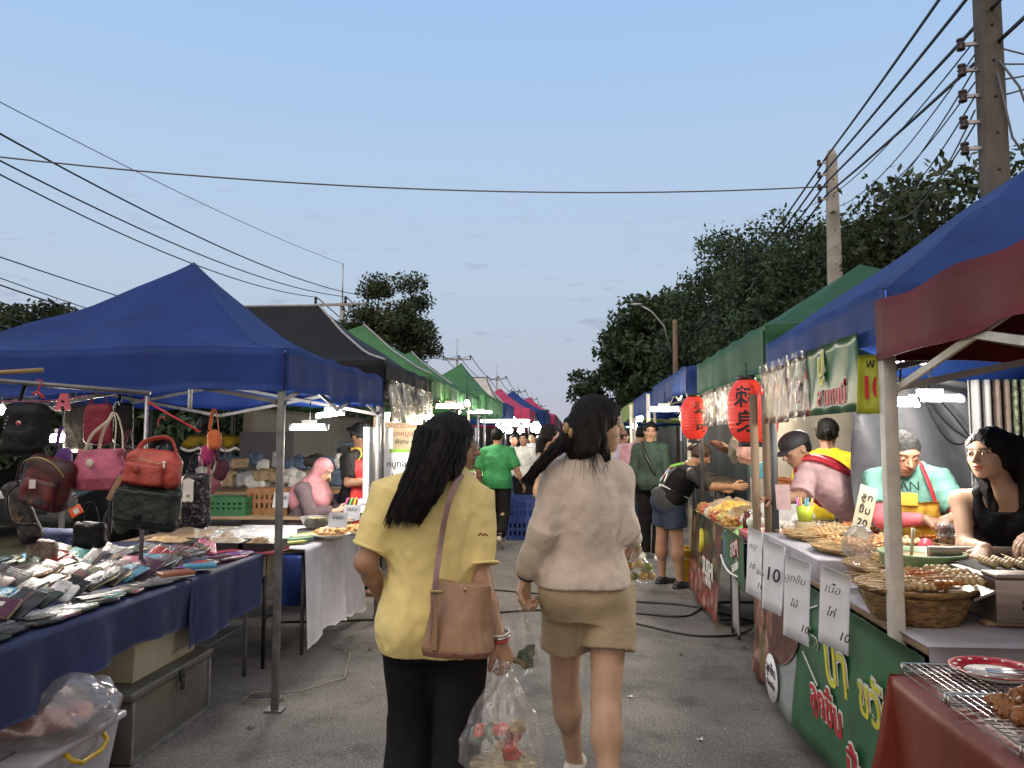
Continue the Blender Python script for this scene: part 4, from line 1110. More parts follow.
WP = np.array([5, 5, 3, 2.5, 1.2, 1.6, 1, .8, 1.2, .4, 3, 2, .3, 1.5, .8, .5]); WP = WP / WP.sum()
for ri, (X, rl) in enumerate(rows):
    y = 4.80 - .05 * ri; k = 0
    while y > 2.15:
        if ri == 0 and 3.45 < y < 3.62: y = 3.45
        kind = rs.randint(5); p = protos[kind]; ci = rs.choice(len(lea), p=WP)
        if y > 4.3 and ri < 3: ci = [8, 5, 13, 10, 6, 7, 13][(k + ri) % 7]
        tilt = rs.uniform(.15, .75) if ri else rs.uniform(0, .12)
        ang = (PI / 2 + rs.normal() * .22)
        c = dup(p, (X + rs.uniform(-.02, .02), y, .764 + (.045 if ri else .004) + .012 * (ri > 2)), (tilt * .5, -tilt * .6 if ri else .05, ang),
                '%s %s wallet %s from the far end, %s' % (wcols[ci][0], ['flap', 'zipped', 'banded', 'small flap', 'long sleeved'][kind], ordn[k], rl))
        nm = wcols[ci][0]
        if rs.rand() < .22: setmat(c, lea[0], flo[rs.randint(3)]); c['label'] = c['label'].replace(nm, 'flower printed', 1)
        else: setmat(c, lea[0], lea[ci])
        k += 1; y -= rs.uniform(.10, .15)
for p in protos:
    for ch in list(p.children_recursive): bpy.data.objects.remove(ch)
    bpy.data.objects.remove(p)
# flat books / packets lying at the near edge
for k, (px, py, nm, ci) in enumerate([(742 / 1, 0, '', 0)] if False else [(200, 566, 'sky blue folded wallet on top of the pile by the cloth gap', 7), (176, 573, 'rust coloured flat wallet sticking out over the cloth gap', 3)]):
    p = atz(px, py, .80)
    t = root('wallet', nm, 'wallet', p, rz=.5 + k * .3)
    q = MB(); q.box(p, (.17, .11, .02), bev=.005); b = q.build('body', mat('wallet_spec%d' % k, [(.05, .26, .40), (.25, .08, .04)][k], .4, bump=.3), t)
    q = MB(); q.box(p + Vector((0, 0, -.013)), (.16, .105, .006)); q.build('lining', tagm, t)

# trunk and boxes below
trunk_m = mat('trunk_metal_worn', (.17, .17, .15), .55, .5, var=.35, scale=3.5, bump=.25, bscale=14, col2=(.08, .075, .06))
t = root('metal_chest', 'worn grey metal chest with a latch standing on the road below the wallet table', 'chest', (-2.4, 3.9, 0))
q = MB(); q.span((-2.75, 3.5, .004), (-2.05, 4.27, .285), bev=.008); q.build('body', trunk_m, t)
q = MB(); q.span((-2.77, 3.48, .287), (-2.035, 4.29, .335), bev=.012); q.build('lid', trunk_m, t)
q = MB(); q.box((-2.028, 3.92, .29), (.012, .045, .06), bev=.003); q.box((-2.024, 3.92, .245), (.012, .03, .05), bev=.003); q.build('latch', blk, t)
q = MB()
for y in (3.51, 4.26): q.bar((-2.047, y, .01), (-2.047, y, .285), .008, .02)
q.bar((-2.047, 3.51, .012), (-2.047, 4.26, .012), .008, .018); q.build('corner_trim', steel, t)
boxm = mat('plastic_cream', (.36, .33, .24), .5, var=.1, scale=3)
t = root('storage_box', 'large cream plastic box standing on the grey metal chest', 'box', (-2.4, 3.9, .335))
q = MB()
def bxf(z): e = .03 * (z - .337) / .34; return e
prof = [(-2.72, 3.62, -2.12, 4.22)]
x0, y0, x1, y1 = prof[0]
vs = []
for z, e in ((.338, 0), (.64, .03)): vs += [(x0 - e, y0 - e, z), (x1 + e, y0 - e, z), (x1 + e, y1 + e, z), (x0 - e, y1 + e, z)]
q._add(vs, [(3, 2, 1, 0), (0, 1, 5, 4), (1, 2, 6, 5), (2, 3, 7, 6), (3, 0, 4, 7), (4, 5, 6, 7)]); q.build('body', boxm, t)
q = MB(); q.span((-2.77, 3.57, .642), (-2.075, 4.27, .675), bev=.01); q.build('lid', boxm, t)
# clear tub with plastic bag
tubm = mat('tub_plastic', (.42, .40, .44), .25, var=.1, scale=5)
t = root('storage_tub', 'translucent pale plastic tub with yellow handles on the road', 'tub', (-2.2, 3.05, 0))
q = MB(); vs = []
for z, e in ((.01, 0), (.29, .035)): vs += [(-2.62 - e, 2.80 - e, z), (-2.02 + e, 2.80 - e, z), (-2.02 + e, 3.26 + e, z), (-2.62 - e, 3.26 + e, z)]
q._add(vs, [(3, 2, 1, 0), (0, 1, 5, 4), (1, 2, 6, 5), (2, 3, 7, 6), (3, 0, 4, 7), (4, 5, 6, 7)]); q.build('body', tubm, t)
q = MB(); q.span((-2.68, 2.74, .292), (-1.96, 3.32, .325), bev=.012); q.build('lid', tubm, t)
q = MB(); q.tube([(-1.985, 2.92, .30), (-1.945, 2.93, .26), (-1.94, 2.98, .235), (-1.94, 3.10, .235), (-1.945, 3.15, .26), (-1.985, 3.16, .30)], .010, 8); q.build('handle', mat('handle_yellow', (.5, .33, .02), .4), t)
bagfilm = mat('plastic_bag_film', (.62, .60, .62), .18, var=.1, alpha=.30, bump=.9, bscale=9)
solid_obj('plastic_bag', [ell((-2.14, 3.02, .42), (.30, .24, .13), .05), ell((-2.00, 2.98, .45), (.16, .14, .10), .05), ell((-2.33, 3.05, .40), (.18, .2, .1), .05)], .014, bagfilm, None, noise=[(.022, (14, 14, 18), 3), (.010, (34, 34, 34), 5)], cuts=[((0, 0, .33), (0, 0, -1))],
          label='crumpled clear plastic bag slumped on the pale tub lid', cat='plastic bag')
solid_obj('folded_fabric', [ell((-2.18, 3.03, .385), (.22, .17, .05), .03), ell((-2.08, 3.0, .41), (.12, .12, .04), .03)], .014, fabric('dusty_rose', (.30, .10, .09)), None, noise=[(.012, (20, 20, 30), 8)], cuts=[((0, 0, .332), (0, 0, -1))],
          label='dusty red folded fabric inside the crumpled plastic bag', cat='fabric')
# coil of cable and litter by the trunk
q = MB(); pts = []
for i in range(46):
    a = i * .35; r = .10 - .0008 * i; pts.append((-1.80 + r * 1.2 * math.cos(a), 4.42 + r * math.sin(a), .010 + .0006 * i))
pts += [(-1.62, 4.55, .02), (-1.45, 4.85, .012), (-1.58, 5.4, .012), (-1.8, 5.6, .012)]
q.tube(pts, .0045, 6); q.build('coiled_cable', mat('cord_beige', (.22, .19, .15), .6), label='beige power cord coiled on the road beside the canopy post', cat='cord')
# support rail, stand and rope
q = MB(); q.tube([at(-60, 376, 3.9), at(150, 393, 4.05)], .014, 10); q.build('hanging_rail', pole_g, label='steel rail across the bag stall from which bags hang', cat='rail')
q = MB(); a = at(-40, 366, 3.3); b = at(43, 370, 3.4); q.tube([at(-40, 375, 3.3), b], .011, 8); q.build('bamboo_stick', mat('bamboo', (.30, .2, .09), .6), label='thin bamboo stick poking in above the steel rail', cat='stick')
t = root('display_stand', 'slotted steel display stand rising from the wallet table', 'stand', at(140, 580, 4.05))
b = at(140, 580, 4.05); tp = Vector((b.x + .005, b.y, at(143, 396, 4.05).z))
q = MB(); q.tube([(b.x, b.y, .76), tp], .012, 8); q.build('post', steel, t)
q = MB(); q.lathe([(.10, .757), (.10, .765), (.02, .775)], (b.x, b.y, 0), 20); q.build('base', pole_g, t)
q = MB(); q.tube([tp + Vector((-.02, 0, -.02)), at(200, 432, 4.0)], .006, 6); q.build('side_arm', redp, t)
rope = []
for i in range(40):
    u = i / 39; p = at(-10, 400, 3.95).lerp(at(86, 396, 3.97), u); p.z -= .02 * math.sin(PI * u); rope.append(p)
q = MB(); q.tube(rope, [.006 if i % 2 else .0045 for i in range(40)], 6); q.build('rope', photo_mat('rope_pink', [(.4, .05, .1), (.02, .02, .02), (.5, .1, .15)], 90), label='pink and black twisted rope tied along the rail', cat='rope')

def strap(pts, w, m_, parent, name='strap', th=.3):
    # smooth curve through points
    P = [Vector(p) for p in pts]; out = []
    for i in range(len(P) - 1):
        p0 = P[max(0, i - 1)]; p1 = P[i]; p2 = P[i + 1]; p3 = P[min(len(P) - 1, i + 2)]
        for k in range(8):
            t_ = k / 8
            out.append(.5 * ((2 * p1) + (p2 - p0) * t_ + (2 * p0 - 5 * p1 + 4 * p2 - p3) * t_ ** 2 + (3 * p1 - p0 - 3 * p2 + p3) * t_ ** 3))
    out.append(P[-1])
    q = MB(); q.tube(out, w, 8, flat=th); return q.build(name, m_, parent)
def hook(p, parent, m_=None):
    p = Vector(p); q = MB(); q.tube([p, p + Vector((0, 0, .03)), p + Vector((.012, 0, .05)), p + Vector((.03, 0, .055)), p + Vector((.035, 0, .035))], .003, 6); return q.build('hook', m_ or steel, parent)
UPV = Vector((0, 0, 1)); FRt = Vector((0, 0, 0))
RF = frame3((1, 0, 0), (0, 0, 1))
def badge(c, r, m_, parent, sx=1, name='round_badge'):
    q = MB(); q.lathe([(r * .2, 0), (r * .9, .002), (r, .004), (r, .008)], Vector(c), 20, R=Matrix.Rotation(PI / 2, 3, 'X')); return q.build(name, m_, parent)
def PX(px, py, Y): return at(px, py, Y)
def bagprims(px, py, w, h, d, Y, ang=0.0, r=.03, low=1.0):
    """rounded bag standing at a pixel; w,h,d metres"""
    c = at(px, py, Y); R = np.array(Matrix.Rotation(ang, 3, 'Y'))
    return c, R, [rbox(c, (w / 2, d / 2, h / 2), r, .02, R)]
# black backpack
bkm = fabric('black_nylon', (.006, .0065, .007), .6, bscale=40, spec=.25)
Yb = 3.98
c, R, pr = bagprims(27, 430, .235, .29, .12, Yb, r=.055)
t = root('backpack', 'black backpack with a small round metal emblem hanging from the rail', 'backpack', c)
solid_obj('body', pr + [rbox(c + Vector((0, -.05, -.06)), (.09, .035, .07), .03, .015)], .006, bkm, t, noise=[(.006, (16, 16, 16), 2), (.002, (60, 60, 60), 4)], world=True)
badge(c + Vector((.012, -.078, .035)), .014, steel, t); badge(c + Vector((.012, -.083, .035)), .009, redp, t, name='badge_centre')
for k in range(4): badge(c + Vector((-.075 + .006 * k, -.068, .01 + .02 * k)), .004, steel, t, name='stud')
strap([at(20, 402, Yb), at(26, 385, Yb), at(38, 384, Yb), at(40, 402, Yb)], .010, bkm, t)
q = MB(); p = at(38, 392, 3.93); q.tube([p + Vector((-.03, 0, -.01)), p, p + Vector((.035, 0, -.035))], .008, 6); q.tube([p, at(40, 385, 3.93), at(42, 381, 3.93), at(36, 380, 3.93)], .004, 6); q.build('clip_hanger', redp, t)
# dark red patterned backpack
plaid = photo_mat('plaid_red', [(.10, .012, .012), (.16, .02, .02), (.02, .015, .015), (.13, .05, .03), (.09, .01, .012)], 20, .5)
c, R, pr = bagprims(48, 483, .27, .28, .13, 3.9, ang=.25, r=.06)
t = root('backpack', 'dark red patterned backpack with a front pocket hanging tilted below the black one', 'backpack', c)
solid_obj('body', pr, .006, plaid, t, noise=[(.007, (15, 15, 15), 7)], world=True)
solid_obj('front_pocket', [rbox(c + Vector((.0, -.07, -.045)), (.095, .03, .075), .025, .01, R)], .006, plaid, t, noise=[(.004, (20, 20, 20), 9)], world=True)
strap([c + Vector((-.12, -.05, .06)), c + Vector((-.08, -.075, .115)), c + Vector((0, -.08, .135)), c + Vector((.08, -.075, .10)), c + Vector((.125, -.05, .03))], .005, zipm, t, 'zip', 1)
strap([c + Vector((.02, -.01, .13)), c + Vector((.04, .0, .19)), c + Vector((.0, .0, .19)), c + Vector((-.02, -.01, .14))], .009, bkm, t)
strap([c + Vector((-.11, .03, .02)), c + Vector((-.2, -.02, -.05)), c + Vector((-.17, -.02, -.2)), c + Vector((-.05, .0, -.22))], .016, bkm, t)
q = MB(); p = c + Vector((-.01, -.104, .0)); q.box(p, (.035, .004, .045)); q.build('patch', tagm, t)
# orange tag
p = at(76, 511, 3.85)
t = root('price_tag', 'bright orange swing tag dangling by the dark red backpack', 'tag', p)
q = MB(); RT = Matrix.Rotation(-.5, 3, 'Y'); q.box(p, (.07, .004, .05), R=RT, bev=.0015); q.build('card', mat('tag_orange', (.75, .10, .02), .4), t)
q = MB(); q.box(p + Vector((.004, -.004, .0)), (.03, .002, .028), R=RT); q.build('sticker', tagm, t)
# pink tote
pinkf = fabric('pink_canvas', (.42, .10, .17), .7); cream = fabric('cream_strap', (.55, .50, .38), .7)
c = at(98, 466, 3.98)
t = root('tote_bag', 'pink tote bag with cream handles and a round cream patch', 'bag', c)
R1 = np.array(Matrix.Rotation(.06, 3, 'Y'))
solid_obj('body', [loft(c + Vector((0, 0, -.115)), c + Vector((0, 0, .09)), (1, 0, 0), [(0, .115, .05), (.25, .135, .07), (.6, .14, .055), (1, .115, .022)], .02, p=3)], .006, pinkf, t, noise=[(.010, (9, 9, 14), 12), (.004, (26, 26, 30), 13)], world=True)
solid_obj('lower_panel', [loft(c + Vector((0, 0, -.123)), c + Vector((0, 0, -.06)), (1, 0, 0), [(0, .112, .052), (1, .137, .068)], .02, p=3)], .006, fabric('deep_pink', (.32, .06, .11)), t, noise=[(.008, (9, 9, 14), 12)], world=True)
p = at(90, 463, 3.90); q = MB(); q.lathe([(.001, .003), (.020, .002), (.022, 0)], p + Vector((0, -.004, 0)), 20, R=Matrix.Rotation(PI / 2, 3, 'X')); q.build('round_patch', cream, t)
hk = at(113, 413, 3.98)
strap([at(85, 452, 3.93), at(92, 435, 3.94), at(108, 421, 3.97), hk, at(116, 424, 3.97), at(114, 452, 3.93)], .0085, cream, t, 'handle', .35)
strap([at(99, 450, 4.03), at(103, 433, 4.0), hk + Vector((.01, 0, 0)), at(122, 430, 4.02), at(123, 452, 4.03)], .0085, cream, t, 'handle', .35)
hook(hk + Vector((0, 0, .005)), t)
# salmon shoulder bag
sal = fabric('salmon_nylon', (.42, .065, .045), .5, bscale=34); 
c = at(153, 468, 3.86)
t = root('handbag', 'salmon red shoulder bag with a round emblem and white charm in front of the stand', 'bag', c)
R2 = np.array(Matrix.Rotation(.12, 3, 'Y'))
solid_obj('body', [rbox(c + Vector((0, 0, -.01)), (.145, .055, .085), .04, .02, R2), ell(c + Vector((-.02, -.02, -.03)), (.12, .055, .06), .03), rbox(c + Vector((.02, .0, .055)), (.105, .03, .035), .02, .03, R2)], .006, sal, t, noise=[(.008, (14, 14, 14), 21), (.004, (38, 38, 38), 22)], world=True)
solid_obj('front_pocket', [rbox(c + Vector((-.02, -.062, -.028)), (.105, .022, .055), .018, .01, R2)], .005, sal, t, noise=[(.005, (22, 22, 22), 23)], world=True)
badge(c + Vector((-.035, -.095, -.005)), .018, fabric('salmon_badge', (.30, .04, .03)), t)
strap([c + Vector((-.085, -.02, .06)), c + Vector((-.05, -.01, .13)), c + Vector((.02, 0, .155)), c + Vector((.09, 0, .15)), c + Vector((.13, -.01, .08)), c + Vector((.135, -.02, .02))], .014, sal, t)
strap([c + Vector((-.03, .01, .07)), c + Vector((.0, .02, .13)), c + Vector((.06, .02, .13)), c + Vector((.08, .01, .06))], .016, bkm, t, 'inner_strap')
q = MB(); p = c + Vector((.10, -.075, .03)); q.ball(p, .008, 8); q.ball(p + Vector((0, 0, -.018)), (.006, .006, .012), 8); q.build('charm', wht, t)
hook(at(158, 427, 3.9), t, redp)
strap([c + Vector((-.12, -.055, .02)), c + Vector((-.03, -.085, .048)), c + Vector((.09, -.08, .02))], .003, zipm, t, 'zip', 1)
# dark green handbag
dkg = fabric('dark_green_nylon', (.012, .021, .018), .45, spec=.35, bscale=34)
c = at(148, 508, 3.86)
t = root('handbag', 'dark green bag with a flap and round emblem hanging under the salmon one', 'bag', c)
R3 = np.array(Matrix.Rotation(.10, 3, 'Y'))
solid_obj('body', [rbox(c, (.165, .055, .11), .04, .02, R3)], .006, dkg, t, noise=[(.007, (13, 13, 13), 31), (.003, (40, 40, 40), 32)], world=True)
solid_obj('flap', [rbox(c + Vector((.0, -.052, .012)), (.15, .018, .085), .015, .01, R3)], .005, dkg, t, noise=[(.005, (16, 16, 16), 33), (.002, (50, 50, 50), 34)], world=True)
badge(c + Vector((-.01, -.080, -.035)), .017, bkm, t)
strap([c + Vector((-.15, -.06, .085)), c + Vector((-.16, -.05, 0)), c + Vector((-.175, -.03, -.13))], .003, steel, t, 'zip_pull', 1)
strap([c + Vector((-.14, -.063, .068)), c + Vector((0, -.074, .075)), c + Vector((.14, -.063, .045))], .003, bkm, t, 'piping', 1)
strap([c + Vector((-.12, .0, .09)), c + Vector((-.02, .02, .13)), c + Vector((.12, .0, .09))], .012, dkg, t)
# tags
p = at(188, 490, 3.8)
t = root('price_tag', 'white scalloped swing tag hanging beside the salmon bag', 'tag', p)
q = MB(); q.poly([p + Vector((x, 0, z)) for x, z in [(-.028, -.055), (-.02, -.062), (0, -.056), (.02, -.062), (.028, -.055), (.028, .035), (.033, .048), (.018, .055), (0, .062), (-.018, .055), (-.033, .048), (-.028, .035)]], (0, 1, 0), .002); q.build('card', tagm, t)
q = MB(); q.tube([p + Vector((0, 0, .055)), at(186, 470, 3.82)], .0015, 4); q.build('string', ink, t)
text('10', .02, p + Vector((0, -.002, -.03)), RF, ink, t)
p = at(115, 488, 3.82); RT = Matrix.Rotation(.5, 3, 'Y')
q = MB(); q.box(p, (.03, .006, .14), R=RT, bev=.002); q.build('cardboard_tag', mat('kraft_card', (.28, .17, .10), .7), label='brown cardboard strip tag hanging between the pink and green bags', cat='tag')
# pink letter A
t = root('letter_charm', 'pink plastic letter A hanging from the rope', 'charm', at(62, 402, 3.93))
p = at(62, 402, 3.93)
q = MB(); q.poly([p + Vector((x, 0, z)) for x, z in [(-.042, -.045), (-.012, -.045), (-.008, -.022), (.012, -.022), (.016, -.045), (.046, -.045), (.028, .045), (-.012, .045)]], (0, 1, 0), .012); q.build('letter', mat('pink_plastic', (.5, .09, .13), .35), t)
q = MB(); q.lathe([(.008, 0), (.008, .003)], p + Vector((.004, -.002, .005)), 12, R=Matrix.Rotation(PI / 2, 3, 'X')); q.build('letter_hole', blk, t)
# more hanging bags behind
def hang_bag(label, px, py, w, h, d, Y, m_, ang=0, r=.035, straps=True, seed=1, name='handbag', top=None):
    c, R, pr = bagprims(px, py, w, h, d, Y, ang, r)
    t = root(name, label, 'bag', c, group='bags hanging at the bag stall')
    solid_obj('body', pr, .008, m_, t, noise=[(.008, (12, 12, 12), seed), (.003, (40, 40, 40), seed + 1)], world=True)
    if straps:
        strap([c + Vector((-w * .3, 0, h * .45)), c + Vector((-w * .15, 0, h * .45 + .10)), c + Vector((w * .1, 0, h * .45 + .11)), c + Vector((w * .3, 0, h * .45))], .01, m_, t)
    return t
dots = photo_mat('polka_dots', [(.01, .01, .012)], 30, .5)
n_ = dots.node_tree
vo = [n for n in n_.nodes if n.type == 'TEX_VORONOI'][0]; vo.inputs['Scale'].default_value = 42; vo.inputs['Randomness'].default_value = .1
dr = n_.nodes.new('ShaderNodeValToRGB'); dr.color_ramp.elements[0].position = .30; dr.color_ramp.elements[0].color = (.16, .16, .17, 1); dr.color_ramp.elements[1].position = .36; dr.color_ramp.elements[1].color = (.012, .012, .014, 1)
n_.links.new(vo.outputs['Distance'], dr.inputs[0]); n_.links.new(dr.outputs[0], n_.nodes['Principled BSDF'].inputs['Base Color'])
hang_bag('black polka dot bag hanging behind the white swing tag', 196, 500, .16, .30, .08, 4.15, dots, seed=41)
hang_bag('black floral sling bag hanging at the very edge of the bag stall', 22, 512, .13, .36, .07, 4.05, photo_mat('floral_dark', [(.01, .01, .012), (.012, .01, .014), (.01, .01, .012), (.2, .12, .06), (.015, .02, .02)], 26, .5), ang=-.45, seed=43)
hang_bag('crimson bag hanging behind the pink tote handles', 98, 424, .17, .24, .07, 4.3, fabric('crimson_nylon', (.20, .015, .03)), seed=45)
hang_bag('olive grey canvas bag hanging behind the letter charm', 78, 428, .16, .30, .08, 4.5, fabric('olive_canvas', (.10, .10, .065)), seed=47)
hang_bag('black upright bag hanging behind the stand post', 124, 424, .12, .26, .06, 4.35, bkm, seed=49)
hang_bag('purple bag peeping out under the short lamp', 62, 456, .12, .10, .06, 4.2, fabric('violet_nylon', (.14, .05, .25)), seed=51)
hang_bag('dark plum bag tucked behind the pink tote', 128, 470, .10, .22, .06, 4.12, fabric('plum_nylon', (.09, .02, .04)), seed=53)
hang_bag('navy bag low behind the green handbag', 60, 545, .30, .20, .10, 4.6, fabric('navy_nylon', (.012, .02, .06)), seed=55, straps=False)
hang_bag('beige flower printed bag standing on the table under the backpacks', 42, 557, .17, .19, .08, 4.1, photo_mat('floral_beige', [(.28, .22, .17), (.33, .28, .2), (.2, .1, .08), (.25, .22, .18)], 40, .6), seed=57, straps=False)
hang_bag('dark sling bag hanging low beside the flower printed bag', 90, 535, .20, .16, .08, 4.4, bkm, seed=59)
for k, (px, py, m_, nm) in enumerate([(214, 440, fabric('orange_nylon', (.5, .12, .03)), 'small orange purse'), (207, 455, fabric('magenta_nylon', (.35, .03, .14)), 'magenta purse'), (221, 470, _mats['plum_nylon'], 'plum purse'), (203, 425, bkm, 'black purse'), (212, 485, fabric('rose_nylon', (.36, .13, .17)), 'rose purse')]):
    hang_bag(nm + ' dangling from the red side arm', px, py, .09, .12, .05, 4.25 + .05 * k, m_, seed=60 + 2 * k, ang=.2 * k, straps=k % 2 == 0)
# steel tray with goods, white object
q = MB(); p = atz(112, 548, .84); q.lathe([(.0, 0), (.15, 0), (.19, .03), (.20, .032), (.20, .036), (.185, .036), (.145, .006), (.0, .005)], Vector((p.x, 4.75, .80)), 32)
q.build('steel_tray', mat('polished_steel', (.5, .5, .5), .22, 1, var=.05), label='round steel tray standing on the wallet table behind the wallets', cat='tray')
q = MB(); q.grid(lambda u, v: (-3.0 + 1.05 * u, 4.93 + .25 * v, .77 + .01 * math.sin(u * 20)), 16, 4, th=.02); q.build('folded_cloth', fabric('crimson_cloth', (.25, .02, .04)), label='crimson folded cloth lying along the far end of the wallet table', cat='cloth')

# ---------------------------------------------------------------- food table with the white cloth
table('food table under a long white cloth beside the wallet table', -3.4, -1.86, 5.32, 6.62, .745, wood_l, pole_g)
q = MB()
def wc(u, v):
    y = 5.22 + 1.38 * u
    if v < .2: return (-2.9 + 1.03 * v / .2, y, .752 + .004 * math.sin(u * 20))
    w = (v - .2) / .8
    zb = .10 + .0 * u + .03 * math.sin(u * 5)
    return (-1.855 + .05 * w + (.022 * math.sin(u * 15) + .010 * math.sin(u * 34 + 1)) * w ** .7, y + .03 * w * (u - .5) * 2 - .05 * w, .752 - (.752 - zb) * w + .008 * math.sin(u * 40) * (w > .98))
q.grid(wc, 60, 34, th=.003); q.build('tablecloth', white_cloth, label='long white tablecloth with fold lines hanging to the road', cat='tablecloth')
table('small dark trestle holding the black food trays', -3.3, -2.0, 4.98, 5.30, .76, wood_l, blk, th=.02)
trayb = mat('tray_black', (.015, .015, .016), .35); foodA = photo_mat('fried_mix', [(.45, .3, .12), (.5, .38, .2), (.3, .15, .05), (.5, .45, .35)], 40, .5)
def food_tray(label, c, w, d, h, fm, rim=trayb, heap=.03, name='food_tray', seed=1, rz=0, group='food trays on the stalls', lumps=None):
    c = Vector(c); t = root(name, label, 'tray', c, group=group)
    q = MB(); iw, idp = w / 2, d / 2
    q.span((c.x - iw, c.y - idp, c.z), (c.x + iw, c.y + idp, c.z + .004))
    for (a, b) in (((-iw, -idp), (iw, -idp + .006)), ((-iw, idp - .006), (iw, idp)), ((-iw, -idp + .006), (-iw + .006, idp - .006)), ((iw - .006, -idp + .006), (iw, idp - .006))):
        q.span((c.x + a[0], c.y + a[1], c.z + .004), (c.x + b[0], c.y + b[1], c.z + h))
    q.build('tray', rim, t)
    q = MB(); r_ = random.Random(seed)
    q.grid(lambda u, v: (c.x + (u - .5) * (w - .02), c.y + (v - .5) * (d - .02), c.z + h * .55 + heap * math.sin(PI * u) ** .6 * math.sin(PI * v) ** .6 * (.7 + .5 * r_.random())), 18, 14, th=.004)
    q.build('filling', fm, t)
    return t
for k, (x, m_, nm) in enumerate([(-2.75, 'a', 'black tray of fried snacks standing farthest from the lane'), (-2.33, 'b', 'black tray of pale snacks in the middle of the trestle'), (-2.06, 'c', 'black tray of mixed bites at the lane end of the trestle')]):
    food_tray(nm, (x - .05, 5.13, .762), .36 if k < 2 else .24, .25, .055, [foodA, photo_mat('pale_mix', [(.5, .45, .35), (.4, .3, .18), (.55, .5, .42)], 45, .5), foodA][k], seed=k, heap=.05)
box2 = mat('carton_kraft', (.30, .24, .14), .7)
q = MB(); q.span((-3.1, 4.99, .60), (-2.05, 5.2, .755), bev=.004)
q.build('carton', box2, label='flat kraft carton wedged below the black food trays', cat='box')
# rows of packets on the white table
pk = mat('packet_yellow_green', (.45, .42, .10), .4)
for k in range(9):
    u = k / 8; p = Vector((-2.02 + .10 * u, 5.40 + .85 * u, .775 + .02 * math.sin(u * 5)))
    q = MB(); q.box(p, (.20, .10, .016), rz=.9, bev=.005); q.build('snack_packet', [pk, mat('packet_green_print', (.12, .30, .18), .4), mat('packet_cream_print', (.55, .50, .32), .4)][k % 3],
        label='flat snack packet, %s counted from the near corner of the white table' % ordn[k], cat='packet', group='snack packets fanned along the white table')
for k, (px, py, w) in enumerate([(338, 520, .14), (352, 512, .13), (365, 506, .12), (281, 500, .11)]):
    Y = [5.55, 5.8, 6.1, 5.35][k]; p = at(px, py, Y)
    t = root('price_sign', ['small white handwritten sign nearest the corner of the white table', 'middle small white handwritten sign on the white table', 'small white sign farthest along the white table edge', 'small white sign standing among the trays near the dark post'][k], 'sign', p, group='little handwritten signs on the white table')
    q = MB(); q.box(p, (w, .006, .11), R=Matrix.Rotation(-.35, 3, 'X')); q.build('card', white_p, t)
    Rs = Matrix.Rotation(-.35, 3, 'X') @ RF
    text('ขนม', .045, p + Vector((0, -.008, .022)), Rs, ink, t); text('20', .045, p + Vector((0, -.008, -.022)), Rs, ink, t)
glassm = mat('clear_plastic_box', (.75, .78, .78), .08, var=.02, alpha=.10)
bowlm = mat('bowl_pattern_steel', (.45, .45, .42), .25, .8, var=.3, scale=30)
p = at(316, 502, 6.0)
t = root('mixing_bowl', 'steel bowl of yellow batter in front of the woman in the pink headscarf', 'bowl', (p.x, p.y, .80))
q = MB(); q.lathe([(.05, 0), (.09, .03), (.12, .09), (.128, .095), (.122, .096), (.085, .03), (.0, .02)], (p.x, p.y, .80), 28); q.build('bowl', bowlm, t)
q = MB(); q.lathe([(.0, .085), (.11, .08)], (p.x, p.y, .80), 20); q.build('batter', mat('batter_yellow', (.5, .33, .08), .4), t)
q = MB(); q.lathe([(.14, .76), (.14, .80)], (p.x, p.y, 0), 20); q.build('stand_block', pole_g, label='round block under the steel mixing bowl', cat='block')
for k, (px, py, Y, m_, nm) in enumerate([(341, 494, 6.3, 'fried_noodle', 'plate heaped with fried noodles nearest the pink headscarf'), (352, 500, 5.95, 'fried_bits', 'plate of golden fried bites by the signs'), (330, 512, 5.75, 'fried_bits2', 'plate of mixed snacks beside the steel bowl')]):
    p = at(px, py, Y); 
    t = root('food_plate', nm, 'plate', (p.x, p.y, .76), group='plates of fried snacks on the white table')
    q = MB(); q.lathe([(.06, 0), (.12, .02), (.16, .035), (.158, .038), (.11, .024), (.0, .018)], (p.x, p.y, .76 + .05 * (k == 0)), 28); q.build('dish', wht, t)
    solid_obj('snacks', [ell((p.x, p.y, .80 + .05 * (k == 0)), (.11, .11, .04), .02)], .009, mat(m_, (.55, .27, .07), .5, var=.3, scale=30, bump=.4), t, noise=[(.020, (40, 40, 40), 80 + k)], world=True)
for k, (x, y, z) in enumerate([(-2.55, 5.5, .81), (-2.45, 5.62, .81), (-2.62, 5.7, .81), (-2.34, 5.52, .80), (-2.75, 5.6, .82)]):
    t = root('clear_box', 'clear plastic takeaway box, %s in the cluster behind the dark post' % ordn[k], 'box', (x, y, .76), group='clear boxes on the white table')
    q = MB(); q.box((x, y, z), (.13, .10, .07), bev=.008); q.build('box', glassm, t)
    solid_obj('contents', [ell((x, y, .79), (.05, .035, .02), .01)], .008, wht if k % 2 else foodA, t, noise=[(.01, (50, 50, 50), k)], world=True)
# lidded glass case with colourful sticks
p = at(362, 505, 6.5)
t = root('snack_rack', 'rack of bright coloured drink sleeves before the dark hat vendor', 'rack', (p.x, p.y, .82))
for k, cc in enumerate([(.4, .05, .2), (.1, .4, .1), (.5, .4, .05), (.3, .05, .35), (.05, .35, .3), (.5, .2, .05), (.2, .5, .1), (.4, .05, .3)]):
    q = MB(); x = p.x - .13 + .036 * k; q.box((x, p.y - .02, .95), (.014, .05, .12), R=Matrix.Rotation(.3, 3, 'Y'), bev=.003); q.build('sleeve', mat('sleeve%d' % k, cc, .4), t)
q = MB(); q.box((p.x, p.y, .86), (.34, .14, .08), bev=.004); q.build('tray_body', trayb, t)
